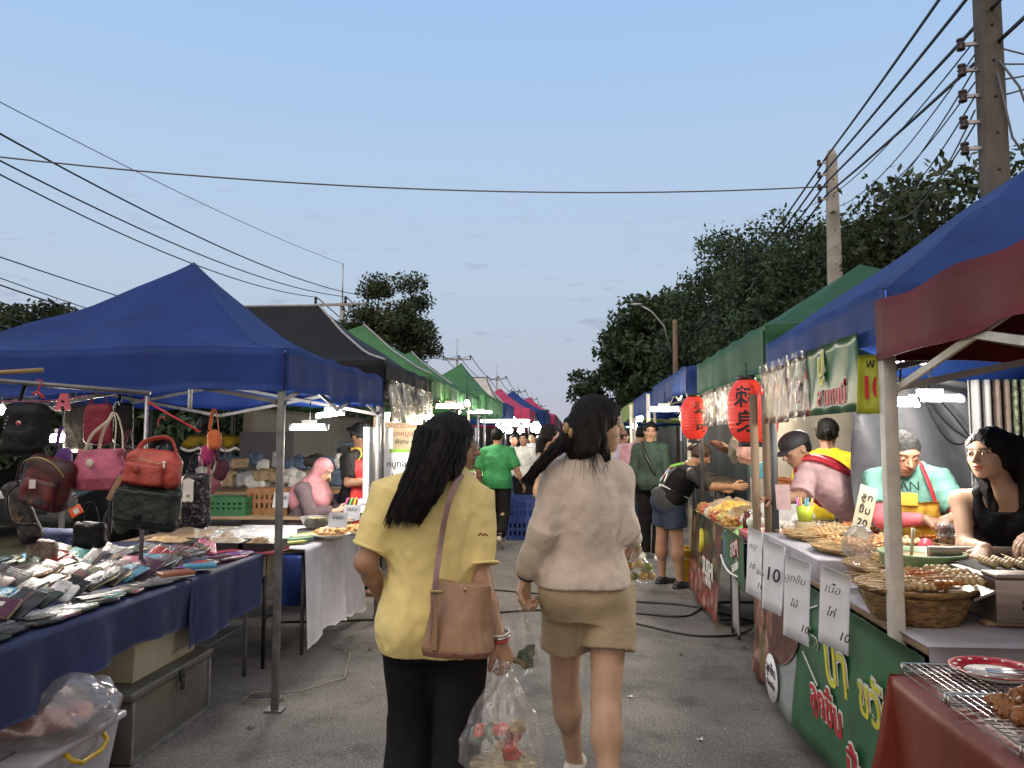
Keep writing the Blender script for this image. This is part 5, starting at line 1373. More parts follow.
# white standing panels by the vendor
for k, (px, Y) in enumerate([(371, 6.6), (386, 6.75)]):
    a = at(px, 440, Y)
    q = MB(); q.box((a.x, a.y, 1.30), (.05, .30, .62), bev=.004); q.build('foam_sheet', white_p, label=['white foam windshield panel beside the dark hat vendor', 'second white foam panel next to the canopy post'][k], cat='panel')
# crates, jars behind
gcr = mat('crate_green', (.015, .10, .035), .5)
def crate(label, c, sz, m_, name='plastic_crate', rz=0):
    c = Vector(c); t = root(name, label, 'crate', c, rz=rz)
    w, d, h = sz; q = MB(); q.span(c + Vector((-w / 2, -d / 2, 0)), c + Vector((w / 2, d / 2, .01)))
    for z0, z1 in ((.01, .06), (h * .45, h * .6), (h - .05, h)):
        for (a, b) in (((-w / 2, -d / 2), (w / 2, -d / 2 + .012)), ((-w / 2, d / 2 - .012), (w / 2, d / 2)), ((-w / 2, -d / 2 + .012), (-w / 2 + .012, d / 2 - .012)), ((w / 2 - .012, -d / 2 + .012), (w / 2, d / 2 - .012))):
            q.span(c + Vector((a[0], a[1], z0)), c + Vector((b[0], b[1], z1)))
    n = 8
    for k in range(n):
        x = -w / 2 + w * (k + .5) / n
        q.box(c + Vector((x, -d / 2 + .008, h / 2)), (w / n * .55, .008, h - .04)); q.box(c + Vector((x, d / 2 - .008, h / 2)), (w / n * .55, .008, h - .04))
        y = -d / 2 + d * (k + .5) / n
        q.box(c + Vector((w / 2 - .008, y, h / 2)), (.008, d / n * .55, h - .04)); q.box(c + Vector((-w / 2 + .008, y, h / 2)), (.008, d / n * .55, h - .04))
    q.build('crate_body', m_, t)
    return t
p = at(240, 505, 7.2); table('low table behind the food stall carrying crates and jars', p.x - .9, p.x + 1.0, 6.9, 7.7, .80, wood_l, pole_g)
crate('green plastic crate on the low table behind the dark post', (p.x - .05, 7.1, .80), (.42, .3, .17), gcr)
crate('brown wicker box beside the green crate', (p.x + .30, 7.25, .80), (.40, .28, .24), mat('wicker_brown', (.22, .10, .04), .7, bump=.5, bscale=60), name='wicker_box')
for k in range(6):
    x = p.x - .30 + .13 * k; q = MB(); q.lathe([(.04, 0), (.045, .01), (.045, .12), (.03, .14), (.03, .15)], (x, 7.5, .80), 14)
    q.build('glass_jar', mat(['jar_red', 'jar_amber', 'jar_clear'][k % 3], [(.25, .03, .02), (.35, .2, .05), (.4, .42, .42)][k % 3], .15), label='jar on the low table behind the crates, %s of six' % ordn[k], cat='jar', group='jars behind the crates')
# yellow scalloped awning and parked cars behind
aw = mat('awning_yellow', (.5, .33, .03), .6)
a = at(190, 437, 8.6); b = at(270, 436, 8.6)
q = MB(); q.grid(lambda u, v: (a.x + (b.x - a.x) * u, 8.6 - .2 * v, a.z + .02 - (.10 + .05 * abs(math.sin(u * 14))) * v), 60, 4, th=.004)
q.build('scalloped_awning', aw, label='yellow scalloped awning edge far behind the bag stall', cat='awning')
q = MB(); q.grid(lambda u, v: (a.x + (b.x - a.x) * u, 8.39, a.z - .14 + .035 * (1 - abs(math.sin(u * 14))) - .03 * v), 60, 2, th=.004)
q.build('awning_fringe', wht, label='white trim strip under the yellow scalloped awning', cat='trim')
carp = mat('car_paint_grey', (.035, .037, .04), .3, .5, coat=.3); carw = mat('car_paint_silver', (.16, .165, .17), .3, .5, coat=.3); cglass = mat('car_glass', (.03, .035, .04), .05, spec=1.0); tyre = blk
def car(label, x, y, rz, pm_, L=4.2, Wd=1.7):
    t = root('parked_car', label, 'car', (0, 0, 0), group='cars parked behind the stalls')
    prof = [(-L / 2, .35), (-L / 2 + .05, .75), (-L / 2 + .6, .92), (-L * .20, 1.0), (-L * .08, 1.42), (L * .20, 1.47), (L * .36, 1.05), (L / 2 - .05, .98), (L / 2, .45), (L / 2 - .1, .28), (-L / 2 + .1, .28)]
    q = MB(); vs = []
    for s_ in (-1, 1):
        for (px, pz) in prof:
            w = Wd / 2 - (.16 if pz > 1.1 else 0) - (.03 if pz < .5 else 0); vs.append((px, s_ * w, pz))
    n = len(prof); fs = [tuple(range(n)), tuple(range(2 * n - 1, n - 1, -1))] + [(i, n + i, n + (i + 1) % n, (i + 1) % n) for i in range(n)]
    q._add(vs, fs); me = q.build('body', pm_, t)
    bm = bmesh.new(); bm.from_mesh(me.data); bmesh.ops.bevel(bm, geom=bm.edges[:], offset=.05, segments=2, profile=.6, affect='EDGES'); bm.to_mesh(me.data); bm.free()
    me.data.polygons.foreach_set('use_smooth', [True] * len(me.data.polygons))
    for s_ in (-1, 1):
        q = MB(); q.poly([(px, s_ * (Wd / 2 - .10 + (.025 if False else 0)), pz) for px, pz in [(-L * .17, 1.04), (-L * .07, 1.36), (L * .06, 1.38), (L * .06, 1.04)]], (0, s_, 0), .02); q.build('side_window', cglass, t)
        q = MB(); q.poly([(px, s_ * (Wd / 2 - .10), pz) for px, pz in [(L * .08, 1.04), (L * .08, 1.38), (L * .18, 1.39), (L * .30, 1.08)]], (0, s_, 0), .02); q.build('side_window', cglass, t)
    q = MB(); q.grid(lambda u, v: (-L * .195 + L * .11 * v - .02, (u - .5) * (Wd - .42 - .05 * v), 1.02 + .38 * v), 4, 4, th=.01); q.build('windscreen', cglass, t)
    q = MB(); q.grid(lambda u, v: (L * .34 - L * .13 * v + .03, (u - .5) * (Wd - .42), 1.09 + .35 * v), 4, 4, th=.01); q.build('rear_window', cglass, t)
    for (wx, wy) in ((-L * .31, -1), (-L * .31, 1), (L * .30, -1), (L * .30, 1)):
        q = MB(); q.lathe([(.18, -.1), (.31, -.1), (.32, -.06), (.32, .06), (.31, .1), (.18, .1)], (wx, wy * (Wd / 2 - .08), .32), 20, R=Matrix.Rotation(PI / 2, 3, 'X')); wobj = q.build('wheel', tyre, t)
        q = MB(); q.lathe([(.02, -.11), (.17, -.105), (.18, -.08), (.18, .08), (.17, .105), (.02, .11)], (wx, wy * (Wd / 2 - .08), .32), 16, R=Matrix.Rotation(PI / 2, 3, 'X')); q.build('rim', steel, wobj)
    for s_ in (-1, 1):
        q = MB(); q.box((-L / 2 + .10, s_ * (Wd / 2 - .28), .72), (.16, .34, .12), bev=.03); q.build('headlight', mat('headlight_lens', (.6, .6, .62), .1), t)
        q = MB(); q.box((-L * .14, s_ * (Wd / 2 + .06), 1.05), (.10, .14, .10), bev=.03); q.build('mirror', pm_, t)
    q = MB(); q.box((-L / 2 + .03, 0, .55), (.05, .7, .16), bev=.02); q.build('grille', blk, t)
    t.location = (x, y, 0); t.rotation_euler = (0, 0, rz)
    return t
car('silver car parked behind the food stall beneath the lit tubes', -4.6, 12.6, 1.3, carw)
car('dark grey car parked nose out behind the hijab woman', -7.0, 12.2, 1.3, carp)
car('grey car parked farther along behind the bag stall', -9.6, 12.0, 1.35, carp)
# hedge line behind
for k in range(8):
    x = -14.5 + 1.45 * k; y = 14.6 + .6 * (k % 2)
    tree('dark shrub in the hedge behind the stalls, %s from the far edge' % ordn[k], x, y, 2, 1.3, .9, 1.3, 1.35, leafA, 26, 150, .09, 40 + k, .06, name='hedge_shrub', group='hedge shrubs behind the stalls')
# heaps of household goods and a motorbike-like clutter: buckets, helmets
gd = [('white', (.5, .5, .5)), ('denim', (.06, .09, .16)), ('grey', (.16, .16, .17)), ('black', (.02, .02, .022)), ('tan', (.3, .22, .14)), ('maroon', (.16, .03, .04)), ('silver', (.3, .3, .32))]
rs = np.random.RandomState(21)
for k in range(26):
    c = at(206 + (k % 13) * 12 + rs.uniform(-4, 4), 477 - 15 * (k // 13) + rs.uniform(-4, 4), 8.15 + .2 * (k // 13)); ci = rs.randint(7)
    solid_obj('folded_goods', [rbox(c, (rs.uniform(.06, .12), .08, rs.uniform(.05, .09)), .025, .01), ell(c + Vector((rs.uniform(-.05, .05), 0, .04)), (.07, .06, .05), .02)], .014, fabric('goods_' + gd[ci][0], gd[ci][1]), None, noise=[(.02, (16, 16, 16), k), (.008, (45, 45, 45), k)],
        label='%s bundle of household goods, %s from the bag side in the %s row' % (gd[ci][0], ordn[k % 13], ['lower', 'upper'][k // 13]), cat='bundle', group='bundled goods on the rack table')
p = at(262, 480, 8.2); table('rack table piled with bundled goods behind the stalls', p.x - 1.0, p.x + .9, 7.75, 8.6, p.z - .1, wood_l, pole_g)
q = MB(); a = at(238, 420, 7.9); q.box((a.x + .16, 8.3, 1.38), (.62, .02, .42)); q.build('dark_board', mat('dark_board', (.05, .05, .06), .7), label='dark board leaning behind the bundled goods', cat='board')
# blue crates beyond the man in green
for k, (px, Y) in enumerate([(525, 11.9), (515, 12.6), (470, 12.4)]):
    p = at(px, 520, Y); crate(['blue plastic crate stacked just past the man in green', 'second blue plastic crate behind him', 'blue crate half hidden by the yellow shirt woman'][k], (p.x, Y, .0), (.55, .4, .30), mat('crate_blue', (.02, .05, .22), .5))
    crate(['upper blue crate resting on the crate past the man in green', 'upper blue crate resting on the second crate', 'upper blue crate resting on the half hidden crate'][k], (p.x + .02, Y, .30), (.55, .4, .30), _mats['crate_blue'])
table('navy draped table of a far stall on the bag side', -3.2, -1.5, 8.9, 10.8, .78, navy, pole_d)
drape('navy cloth hanging on the far bag side table', 8.9, 10.8, .15, .15, navy, x=-1.5, zt=.79, seed=7)
for k in range(7):
    y = 13.2 + 3.6 * k
    table('stall table far down the lane on the bag side, %s along' % ordn[k], -3.2, -1.45, y, y + 2.6, .78, wood_l, pole_d, group='far stall tables')
    drape('cloth hanging on the far bag side table, %s along' % ordn[k], y, y + 2.6, .15, .12, [navy, white_cloth, fabric('red_cloth', (.2, .02, .02)), navy, white_cloth, navy, navy][k], x=-1.45, zt=.79, seed=k, group='far hanging cloths')
    table('stall table far down the opposite row, %s along' % ordn[k], 1.25, 3.0, y, y + 2.6, .78, wood_l, pole_w, group='far stall tables')
    for j in range(3):
        for sx in (-1, 1):
            yy = y + .3 + .8 * j; xx = sx * (1.9 if sx > 0 else 1.95)
            c = [(.45, .12, .04), (.5, .45, .35), (.1, .3, .08), (.4, .05, .05), (.45, .35, .08)][(j + k + (sx > 0)) % 5]
            food_tray('tray of goods on the far %s table, %s along, %s tray' % ('bag side' if sx < 0 else 'opposite row', ordn[k], ordn[j]), (xx, yy, .795), .6, .5, .05, mat('goods%d' % ((j + k + (sx > 0)) % 5), c, .6, var=.4, scale=16, bump=.4), seed=k * 7 + j, heap=.09, group='goods trays of the far stalls')
# ---------------------------------------------------------------- right side tables
TZ = .82
table('skewer stall table under a pale sheet behind the green banner', 1.15, 2.5, 2.68, 4.92, TZ, wood_l, pole_g)
sheetw = fabric('pale_lilac_sheet', (.36, .34, .38), .7, scale=3, bscale=6)
q = MB(); q.grid(lambda u, v: (1.14 + 1.37 * u, 2.655 + .004 * math.sin(u * 9) - (.02 + .02 * math.sin(u * 16)) * (1 - v), .12 + (TZ - .11) * v), 30, 14, th=.003)
q.grid(lambda u, v: (1.14 + 1.37 * u, 2.66 + 2.27 * v, TZ + .008 + .002 * math.sin(u * 12) * math.sin(v * 15)), 24, 30, th=.003)
q.build('table_sheet', sheetw, label='pale lilac sheet over the skewer table facing the fried chicken table', cat='cloth')
# second table: fried chicken
rust = mat('rust_patterned_cloth', (.20, .035, .014), .5, var=.3, scale=3, bump=.3, bscale=8, stretch=(1, 1, .4), col2=(.11, .018, .010))
table('fried chicken table under a shiny rust cloth', 1.02, 2.2, .7, 2.63, .735, wood_l, blk)
q = MB()
def rc(u, v):
    y = .7 + 1.94 * u
    if v < .3: return (2.2 - 1.185 * v / .3, y, .748)
    w = (v - .3) / .7; zb = .05 + .0 * u
    return (1.01 - .02 * w + (.03 * math.sin(u * 21) + .012 * math.sin(u * 47)) * w, y + .10 * w * (u > .93) * (u - .93) / .07, .748 - (.748 - zb) * w)
q.grid(rc, 70, 26, th=.003); q.grid(lambda u, v: (1.01 + .20 * u - .10 * (1 - v) * (1 - u), 2.643 + .006 * math.sin(v * 9 + u * 5), .30 + .445 * v + .1 * u * (1 - v)), 10, 12, th=.003)
o = q.build('tablecloth', rust, label='rust red cloth with faint gold threads draped over the chicken table', cat='tablecloth')
gold = mat('gold_thread', (.45, .25, .08), .4, .6)
r_ = random.Random(5)
wire_m = mat('rack_wire', (.5, .5, .5), .3, .95)
def wire_rack(label, x0, x1, y0, y1, z):
    t = root('wire_rack', label, 'rack', ((x0 + x1) / 2, (y0 + y1) / 2, z), group='wire cooling racks')
    q = MB(); c = [(x0, y0, z), (x1, y0, z), (x1, y1, z), (x0, y1, z)]
    q.tube(c, .0045, 6, closed=True); q.tube([(a, b, z - .025) for a, b, _ in c], .0035, 6, closed=True)
    for a, b, _ in c: q.tube([(a, b, z), (a, b, z - .03)], .004, 5)
    q.build('rim', wire_m, t)
    q = MB(); n = int((x1 - x0) / .022)
    for k in range(1, n): x = x0 + (x1 - x0) * k / n; q.tube([(x, y0, z + .003), (x, y1, z + .003)], .0016, 4, cap=False)
    n = int((y1 - y0) / .026)
    for k in range(1, n): y = y0 + (y1 - y0) * k / n; q.tube([(x0, y, z), (x1, y, z)], .0016, 4, cap=False)
    q.build('wire_mesh', wire_m, t)
wire_rack('wire rack at the far end of the chicken table holding the red plate', 1.04, 1.75, 2.33, 2.62, .785)
wire_rack('wire rack nearer the camera carrying the fried chicken', 1.035, 1.75, 1.95, 2.30, .787)
wire_rack('wire rack running out of the frame behind the chicken', 1.04, 1.8, 1.50, 1.92, .787)
chick = mat('fried_chicken', (.36, .15, .04), .5, var=.35, scale=22, bump=.9, bscale=55, col2=(.16, .055, .015))
rs = np.random.RandomState(3)
ck = []
spots = [(1.23, 2.06), (1.30, 2.10), (1.26, 1.98), (1.34, 2.0), (1.24, 1.88), (1.31, 1.92), (1.38, 2.08), (1.40, 1.92), (1.33, 1.82), (1.42, 2.02), (1.46, 1.88), (1.30, 2.02)]
for k, (x, y) in enumerate(spots):
    x -= .135; y += .09; z = .815 + (.045 if k == 11 or k > 8 else 0)
    a = rs.uniform(0, PI); d = Vector((math.cos(a), math.sin(a), 0)) * .026
    c = Vector((x, y, z))
    ck.append(solid_obj('fried_chicken_piece', [cone(c - d, c + d, .024, .016, .01), ell(c + Vector((rs.uniform(-.02, .02), rs.uniform(-.02, .02), .006)), (.026, .02, .02), .01)], .0032, chick, None,
        noise=[(.009, (70, 70, 70), k), (.005, (160, 160, 160), k + 40)], label='golden fried chicken piece, %s of the heap counted from the lane side' % ordn[k], cat='chicken', group='fried chicken pieces on the rack'))
# red and white plates, tongs
rimp = mat('plate_rim_red', (.45, .02, .04), .3, var=.2, scale=40)
for k, (x, y, nm) in enumerate([(1.26, 2.49, 'red rimmed white plate under the steel tongs'), (1.56, 2.50, 'second red rimmed plate cut by the frame edge')]):
    t = root('dinner_plate', nm, 'plate', (x, y, .79), group='red rimmed plates')
    q = MB(); q.lathe([(.001, .006), (.075, .006), (.085, .010)], (x, y, .792), 36); q.lathe([(.05, 0), (.08, .002), (.09, .008)], (x, y, .790), 36); q.build('centre', wht, t)
    q = MB(); q.lathe([(.086, .010), (.125, .022), (.127, .024), (.124, .0245), (.086, .0125), (.086, .010)], (x, y, .792), 36, cap=False); q.build('rim', rimp, t)
    for j in range(14):
        a = j * 2 * PI / 14; q = MB(); q.lathe([(.001, .003), (.006, .0025), (.007, 0)], (x + .106 * math.cos(a), y + .106 * math.sin(a), .8115), 8); q.build('rim_dot', wht, t)
def tongs(label, a, b, m_):
    a = Vector(a); b = Vector(b); t = root('tongs', label, 'tongs', a)
    d = (b - a); s_ = Vector((-d.y, d.x, 0)).normalized()
    for sg in (-1, 1):
        q = MB(); q.tube([b, b - d * .3 + s_ * .012 * sg, a + d * .25 + s_ * .018 * sg, a + s_ * .008 * sg], [.007, .008, .009, .012], 8, flat=.35); q.build('arm', m_, t)
    return t
stl = mat('steel_shiny', (.55, .55, .55), .2, 1, var=.05)
tongs('steel tongs lying across the red rimmed plate', (1.20, 2.42, .825), (1.52, 2.33, .84), stl)
tongs('second pair of tongs on the rack at the frame edge', (1.38, 2.36, .81), (1.62, 2.22, .82), stl)
# ---- baskets with bamboo trays of skewers
bask = mat('woven_bamboo', (.30, .17, .06), .7, var=.35, scale=26, bump=.8, bscale=50, stretch=(1, 1, 3))
def weave(R_, r0, h, c, parent, name='basket_wall'):
    q = MB(); n = 72; prof = []
    m = 22
    vs = []; fs = []
    for i in range(m + 1):
        f = i / m; r = r0 + (R_ - r0) * f ** .8
        for k in range(n):
            a = 2 * PI * k / n; rr = r + .0035 * (1 if (k // 2 + i) % 2 else -1) + (.004 * math.sin(k * PI / 3))
            vs.append((c[0] + rr * math.cos(a), c[1] + rr * math.sin(a), c[2] + h * f))
    for i in range(m):
        for k in range(n): fs.append((i * n + k, i * n + (k + 1) % n, (i + 1) * n + (k + 1) % n, (i + 1) * n + k))
    fs.append(tuple(range(n))[::-1]); fs.append(tuple(m * n + k for k in range(n)))
    q._add(vs, fs, 0, True); return q.build(name, bask, parent)
meats = [mat('meatball_tan', (.50, .27, .10), .4, var=.2, scale=30), mat('meat_orange', (.52, .17, .035), .35, var=.3, scale=30), mat('sausage_red', (.45, .07, .03), .3, var=.25, scale=24), mat('meat_pale', (.58, .42, .22), .45, var=.2, scale=30), mat('meat_brown', (.24, .09, .035), .45, var=.3, scale=30)]
stickm = mat('bamboo_stick_pale', (.55, .40, .20), .6, var=.15, scale=20)
def skewer_proto(kind):
    t = root('skewer', 'x', 'skewer', (0, 0, 0))
    q = MB(); q.tube([(-.14, 0, 0), (.12, 0, 0)], .0017, 5); q.build('stick', stickm, t)
    m_ = meats[kind]
    for j in range(4 if kind != 2 else 2):
        q = MB()
        if kind in (0, 3): q.ball((.02 + .026 * j, 0, 0), .0135, 10); nm = 'meatball'
        elif kind == 2: q.tube([(.005 + .055 * j, 0, 0), (.012 + .055 * j, 0, 0), (.045 + .055 * j, 0, 0), (.052 + .055 * j, 0, 0)], [.006, .012, .012, .006], 10); nm = 'sausage'
        else: q.box((.02 + .026 * j, 0, 0), (.024, .030, .016), bev=.006); nm = 'meat_piece'
        q.build(nm, m_, t)
    return t
sk = [skewer_proto(k) for k in range(5)]
knm = ['tan meatball', 'orange meat', 'red sausage', 'pale fish ball', 'brown grilled meat']
def basket(label, cx, cy, R_, z0, h, kinds, seed, wallp=True, n=26, ang0=PI, leaf=True, grp='woven baskets under the skewer trays', word=''):
    t = root('woven_basket', label, 'basket', (cx, cy, z0), group=grp)
    if wallp: weave(R_ * .93, R_ * .70, h - .03, (cx, cy, z0), t)
    q = MB(); q.lathe([(.001, h - .028), (R_ * .9, h - .026), (R_, h - .012), (R_ * 1.02, h), (R_ * .985, h), (R_ * .95, h - .012), (R_ * .88, h - .018), (.001, h - .018)], (cx, cy, z0), 48); q.build('tray_rim', bask, t)
    r_ = random.Random(seed)
    for k in range(n):
        row = k * len(kinds) // n; kd = kinds[row]; kr = k - row * n / len(kinds)
        f = (kr + .5) / (n / len(kinds))
        # rows lie side by side, sticks towards the lane
        yy = cy + R_ * .78 * (1 - 2 * f) + r_.uniform(-.008, .008)
        if len(kinds) > 1: xx = cx - R_ * .45 + (R_ * .85) * row / (len(kinds) - 1)
        else: xx = cx
        lim = math.sqrt(max(0.02, (R_ ** 2 - (yy - cy) ** 2))); xx = max(cx - lim * .8, min(cx + lim * .6, xx))
        dup(sk[kd], (xx + r_.uniform(-.015, .015), yy, z0 + h + .002 + .014 * (k % 2) + .012 * row), (r_.uniform(0, 6), r_.uniform(-.10, .12), r_.uniform(-.28, .28) + .12),
            '%s skewer on the %s, %s from far rim' % (knm[kd], word, ordn[k % len(ordn)]))['group'] = 'skewers on the bamboo trays'
    return t
HB = .13
basket('woven basket nearest the white post with pale skewers on its tray', 1.27, 3.06, .205, TZ + .012, HB, [3, 1, 3], 1, n=30, word='white post tray')
basket('woven basket second from the white post heaped with red sausage skewers', 1.45, 3.52, .27, TZ + .012, HB, [3, 2, 1], 2, n=42, word='second tray')
basket('flat woven tray of orange meat skewers on the raised board', 1.46, 4.06, .26, .936, .03, [0, 1, 3], 3, wallp=False, n=48, word='third tray')
basket('flat woven tray of tan meatball skewers by the timber props', 1.46, 4.60, .26, .936, .03, [0, 3, 1], 4, wallp=False, n=48, word='timber props tray')
basket('flat bamboo tray of brown skewers standing deeper on the skewer table', 2.05, 4.35, .26, TZ + .012, .09, [4, 1, 0], 5, wallp=False, n=34, grp='flat bamboo trays', word='deeper tray')
basket('flat bamboo tray of sausages behind the green sauce bowl', 2.05, 3.85, .22, TZ + .012, .09, [2, 0], 6, wallp=False, n=18, grp='flat bamboo trays', word='sauce bowl tray')
q = MB(); q.span((1.14, 3.80, TZ + .014), (1.86, 4.90, .934), bev=.006); q.build('raised_board', sheetw, label='low covered board lifting the flat skewer trays above the table', cat='board')
basket('flat woven tray of red sausages at the inner side of the raised board', 1.72, 4.32, .15, .936, .03, [2, 1], 8, wallp=False, n=14, word='inner tray')
for p in sk:
    for ch in list(p.children_recursive): bpy.data.objects.remove(ch)
    bpy.data.objects.remove(p)
q = MB(); q.lathe([(.001, .955), (.13, .955), (.155, .985), (.152, .987), (.128, .960), (.001, .96)], (1.32, 3.08, .012), 32)
# small red-white plates among baskets
for k, (x, y) in enumerate([(1.72, 3.30), (1.80, 4.02)]):
    t = root('dinner_plate', ['red rimmed plate between the baskets with white sausages', 'red rimmed plate deeper on the skewer table'][k], 'plate', (x, y, .94))
    q = MB(); q.lathe([(.001, .006), (.075, .006), (.085, .010)], (x, y, .945), 30); q.build('centre', wht, t)
    q = MB(); q.lathe([(.086, .010), (.125, .022), (.127, .024), (.124, .0245), (.086, .0125), (.086, .010)], (x, y, .945), 30, cap=False); q.build('rim', rimp, t)
    q = MB(); q.lathe([(.09, TZ + .014), (.09, .944)], (x, y, 0), 16); q.build('upturned_tub', box2, label='round tub carrying the %s red rimmed plate' % ordn[k], cat='tub')
# clear dome / cake cover cup
t = root('food_dome', 'low clear plastic dome standing among the skewer baskets', 'lid', (1.62, 3.8, TZ))
q = MB(); q.lathe([(.10, .95), (.09, .995), (.05, 1.02), (.001, 1.025)], (1.78, 3.62, 0), 24); q.build('dome', glassm, t)
q = MB(); q.lathe([(.04, .955), (.05, .965), (.02, 1.03), (.001, 1.035)], (1.66, 3.86, 0), 16); q.build('pink_scoop', mat('pink_hard_plastic', (.55, .07, .12), .35), label='pink plastic scoop turned over beside the clear lid', cat='scoop')
# tall price card + crumpled bag
p = at(864, 512, 3.85)
t = root('price_card', 'tall cream handwritten price card leaning behind the white post', 'price card', p)
q = MB(); Rk = Matrix.Rotation(.35, 3, 'Y') @ Matrix.Rotation(-.3, 3, 'X'); q.box(p, (.085, .004, .26), R=Rk); q.build('card', mat('card_cream', (.6, .55, .38), .6), t)
for j, s_ in enumerate(['ลูก', 'ชิ้น', '20']): text(s_, .05, p + Rk @ Vector((0, -.005, .075 - .065 * j)), Rk @ RF, ink, t)
solid_obj('plastic_bag', [ell(at(858, 545, 3.6), (.07, .05, .09), .02)], .009, bagfilm, None, noise=[(.02, (30, 30, 30), 4)], label='small clear plastic bag leaning on the tall cream card', cat='plastic bag')
p = at(805, 509, 4.75)
t = root('straw_cup', 'lime cup of coloured straws on the skewer table', 'cup', (p.x, p.y, .93))
q = MB(); q.lathe([(.04, p.z - .07), (.05, p.z + .02), (.046, p.z + .02), (.036, p.z - .06)], (p.x, p.y, 0), 18); q.build('cup', mat('cup_lime', (.45, .55, .05), .3), t)
for j in range(7):
    a = j * .9; q = MB(); q.tube([(p.x + .02 * math.cos(a), p.y + .02 * math.sin(a), p.z - .05), (p.x + .05 * math.cos(a), p.y + .05 * math.sin(a), p.z + .065)], .005, 6); q.build('straw', mat('straw%d' % (j % 4), [(.6, .1, .1), (.1, .4, .5), (.6, .4, .1), (.5, .2, .5)][j % 4], .3), t)
q = MB(); q.lathe([(.06, TZ + .012), (.06, p.z - .072)], (p.x, p.y, 0), 16); q.build('upturned_tub', box2, label='round tub under the cup of straws', cat='tub')
p = at(783, 497, 4.8)
q = MB(); q.box(p, (.085, .01, .15), R=Matrix.Rotation(-.2, 3, 'X')); q.build('notice_card', mat('card_mauve', (.30, .20, .20), .6), label='mauve printed card standing in front of the capped cook', cat='card')
food_tray('steel tray of ice and food in front of the capped cook', (1.75, 4.78, .90), .7, .26, .05, photo_mat('pale_mix', [(.5, .5, .5)], 45), rim=stl, seed=9)
# sauce bowl with ladle
p = at(917, 552, 3.30)
jade = mat('jade_plastic', (.22, .36, .20), .3, var=.1); sauce = mat('brown_sauce', (.35, .18, .04), .35, var=.25, scale=20, bump=.4)
bc = Vector((p.x + .08, 3.45, .92))
t = root('sauce_bowl', 'jade green bowl of brown sauce with a ladle beside the white post', 'bowl', bc)
q = MB(); q.lathe([(.10, 0), (.155, .05), (.165, .095), (.172, .10), (.172, .108), (.16, .108), (.15, .06), (.0, .055)], bc, 36); q.build('bowl', jade, t)
q = MB(); q.lathe([(.001, .088), (.157, .084)], bc, 36); q.build('sauce', sauce, t)
q = MB(); q.tube([bc + Vector((-.05, -.02, .09)), bc + Vector((-.035, .0, .15)), bc + Vector((-.02, .02, .20))], [.012, .010, .014], 8, flat=.5); q.build('ladle', mat('cream_plastic', (.6, .52, .38), .35), t)
q = MB(); q.lathe([(.11, TZ + .012), (.11, .919)], (bc.x, bc.y, 0), 20); q.build('upturned_tub', box2, label='round tub lifting the jade sauce bowl', cat='tub')
# grill
gm = mat('brushed_steel_warm', (.30, .25, .22), .38, .85, var=.12, scale=6, stretch=(1, 1, 10)); gx0, gx1, gy0, gy1 = 1.49, 2.5, 2.92, 3.46
t = root('table_grill', 'long steel electric grill with round fan vent in front of the tank top woman', 'grill', (2.0, 3.05, TZ))
q = MB(); q.span((gx0, gy0, .85), (gx1, gy1, 1.005), bev=.004); q.build('body', gm, t)
q = MB(); q.span((gx0 + .0, gy0 - .012, 1.007), (gx1, gy0 + .10, 1.022), bev=.003); q.span((gx0, gy1 - .03, 1.007), (gx1, gy1, 1.05), bev=.003); q.build('top_ledge', gm, t)
q = MB(); q._add([(gx0, gy0, .955), (gx0, gy1, .955), (gx0 - .075, gy1, .925), (gx0 - .075, gy0, .925), (gx0, gy0, .965), (gx0, gy1, .965), (gx0 - .075, gy1, .935), (gx0 - .075, gy0, .935)], [(0, 1, 2, 3), (7, 6, 5, 4), (0, 3, 7, 4), (1, 5, 6, 2), (3, 2, 6, 7), (0, 4, 5, 1)]); q.build('side_shelf', gm, t)
q = MB()
for k in range(26): y = gy0 + .12 + k * .0175; q.tube([(gx0 + .02, y, 1.012), (gx1 - .02, y, 1.012)], .0025, 5)
q.build('grill_bars', blk, t)
q = MB(); q.box((1.80, gy0 - .003, .972), (.30, .004, .032)); q.build('dark_slot', blk, t)
for j in range(12):
    a0 = j * 2 * PI / 12; pts = []
    for i in range(6):
        r = .012 + .034 * i / 5; a = a0 + .9 * i / 5; pts.append((1.62 + r * math.cos(a), gy0 - .002, .915 + r * math.sin(a)))
    q = MB(); q.tube(pts, [.001, .004, .0048, .0048, .004, .001], 6); q.build('vent_blade', blk, t)
for k, y in enumerate([2.96, 3.38]): q = MB(); q.span((gx0 - .02, y, TZ + .013), (gx1, y + .04, .849)); q.build('wood_batten', wood_l, label=['front wooden batten under the steel grill', 'rear wooden batten under the steel grill'][k], cat='batten')
for k in range(9):
    x = 1.58 + .045 * k; y = 3.18 - .012 * k
    t = root('skewer', 'pale fish ball skewer laid on the grill bars, %s from the sauce bowl' % ordn[k], 'skewer', (x, y, 1.03), group='skewers cooking on the grill')
    q = MB(); q.tube([(x, y - .10, 1.027), (x + .03, y + .22, 1.032)], .0018, 5); q.build('stick', stickm, t)
    for j in range(5): q = MB(); q.ball((x + .0028 * j, y - .08 + .030 * j, 1.032), .0155, 10); q.build('fish_ball', meats[3], t)
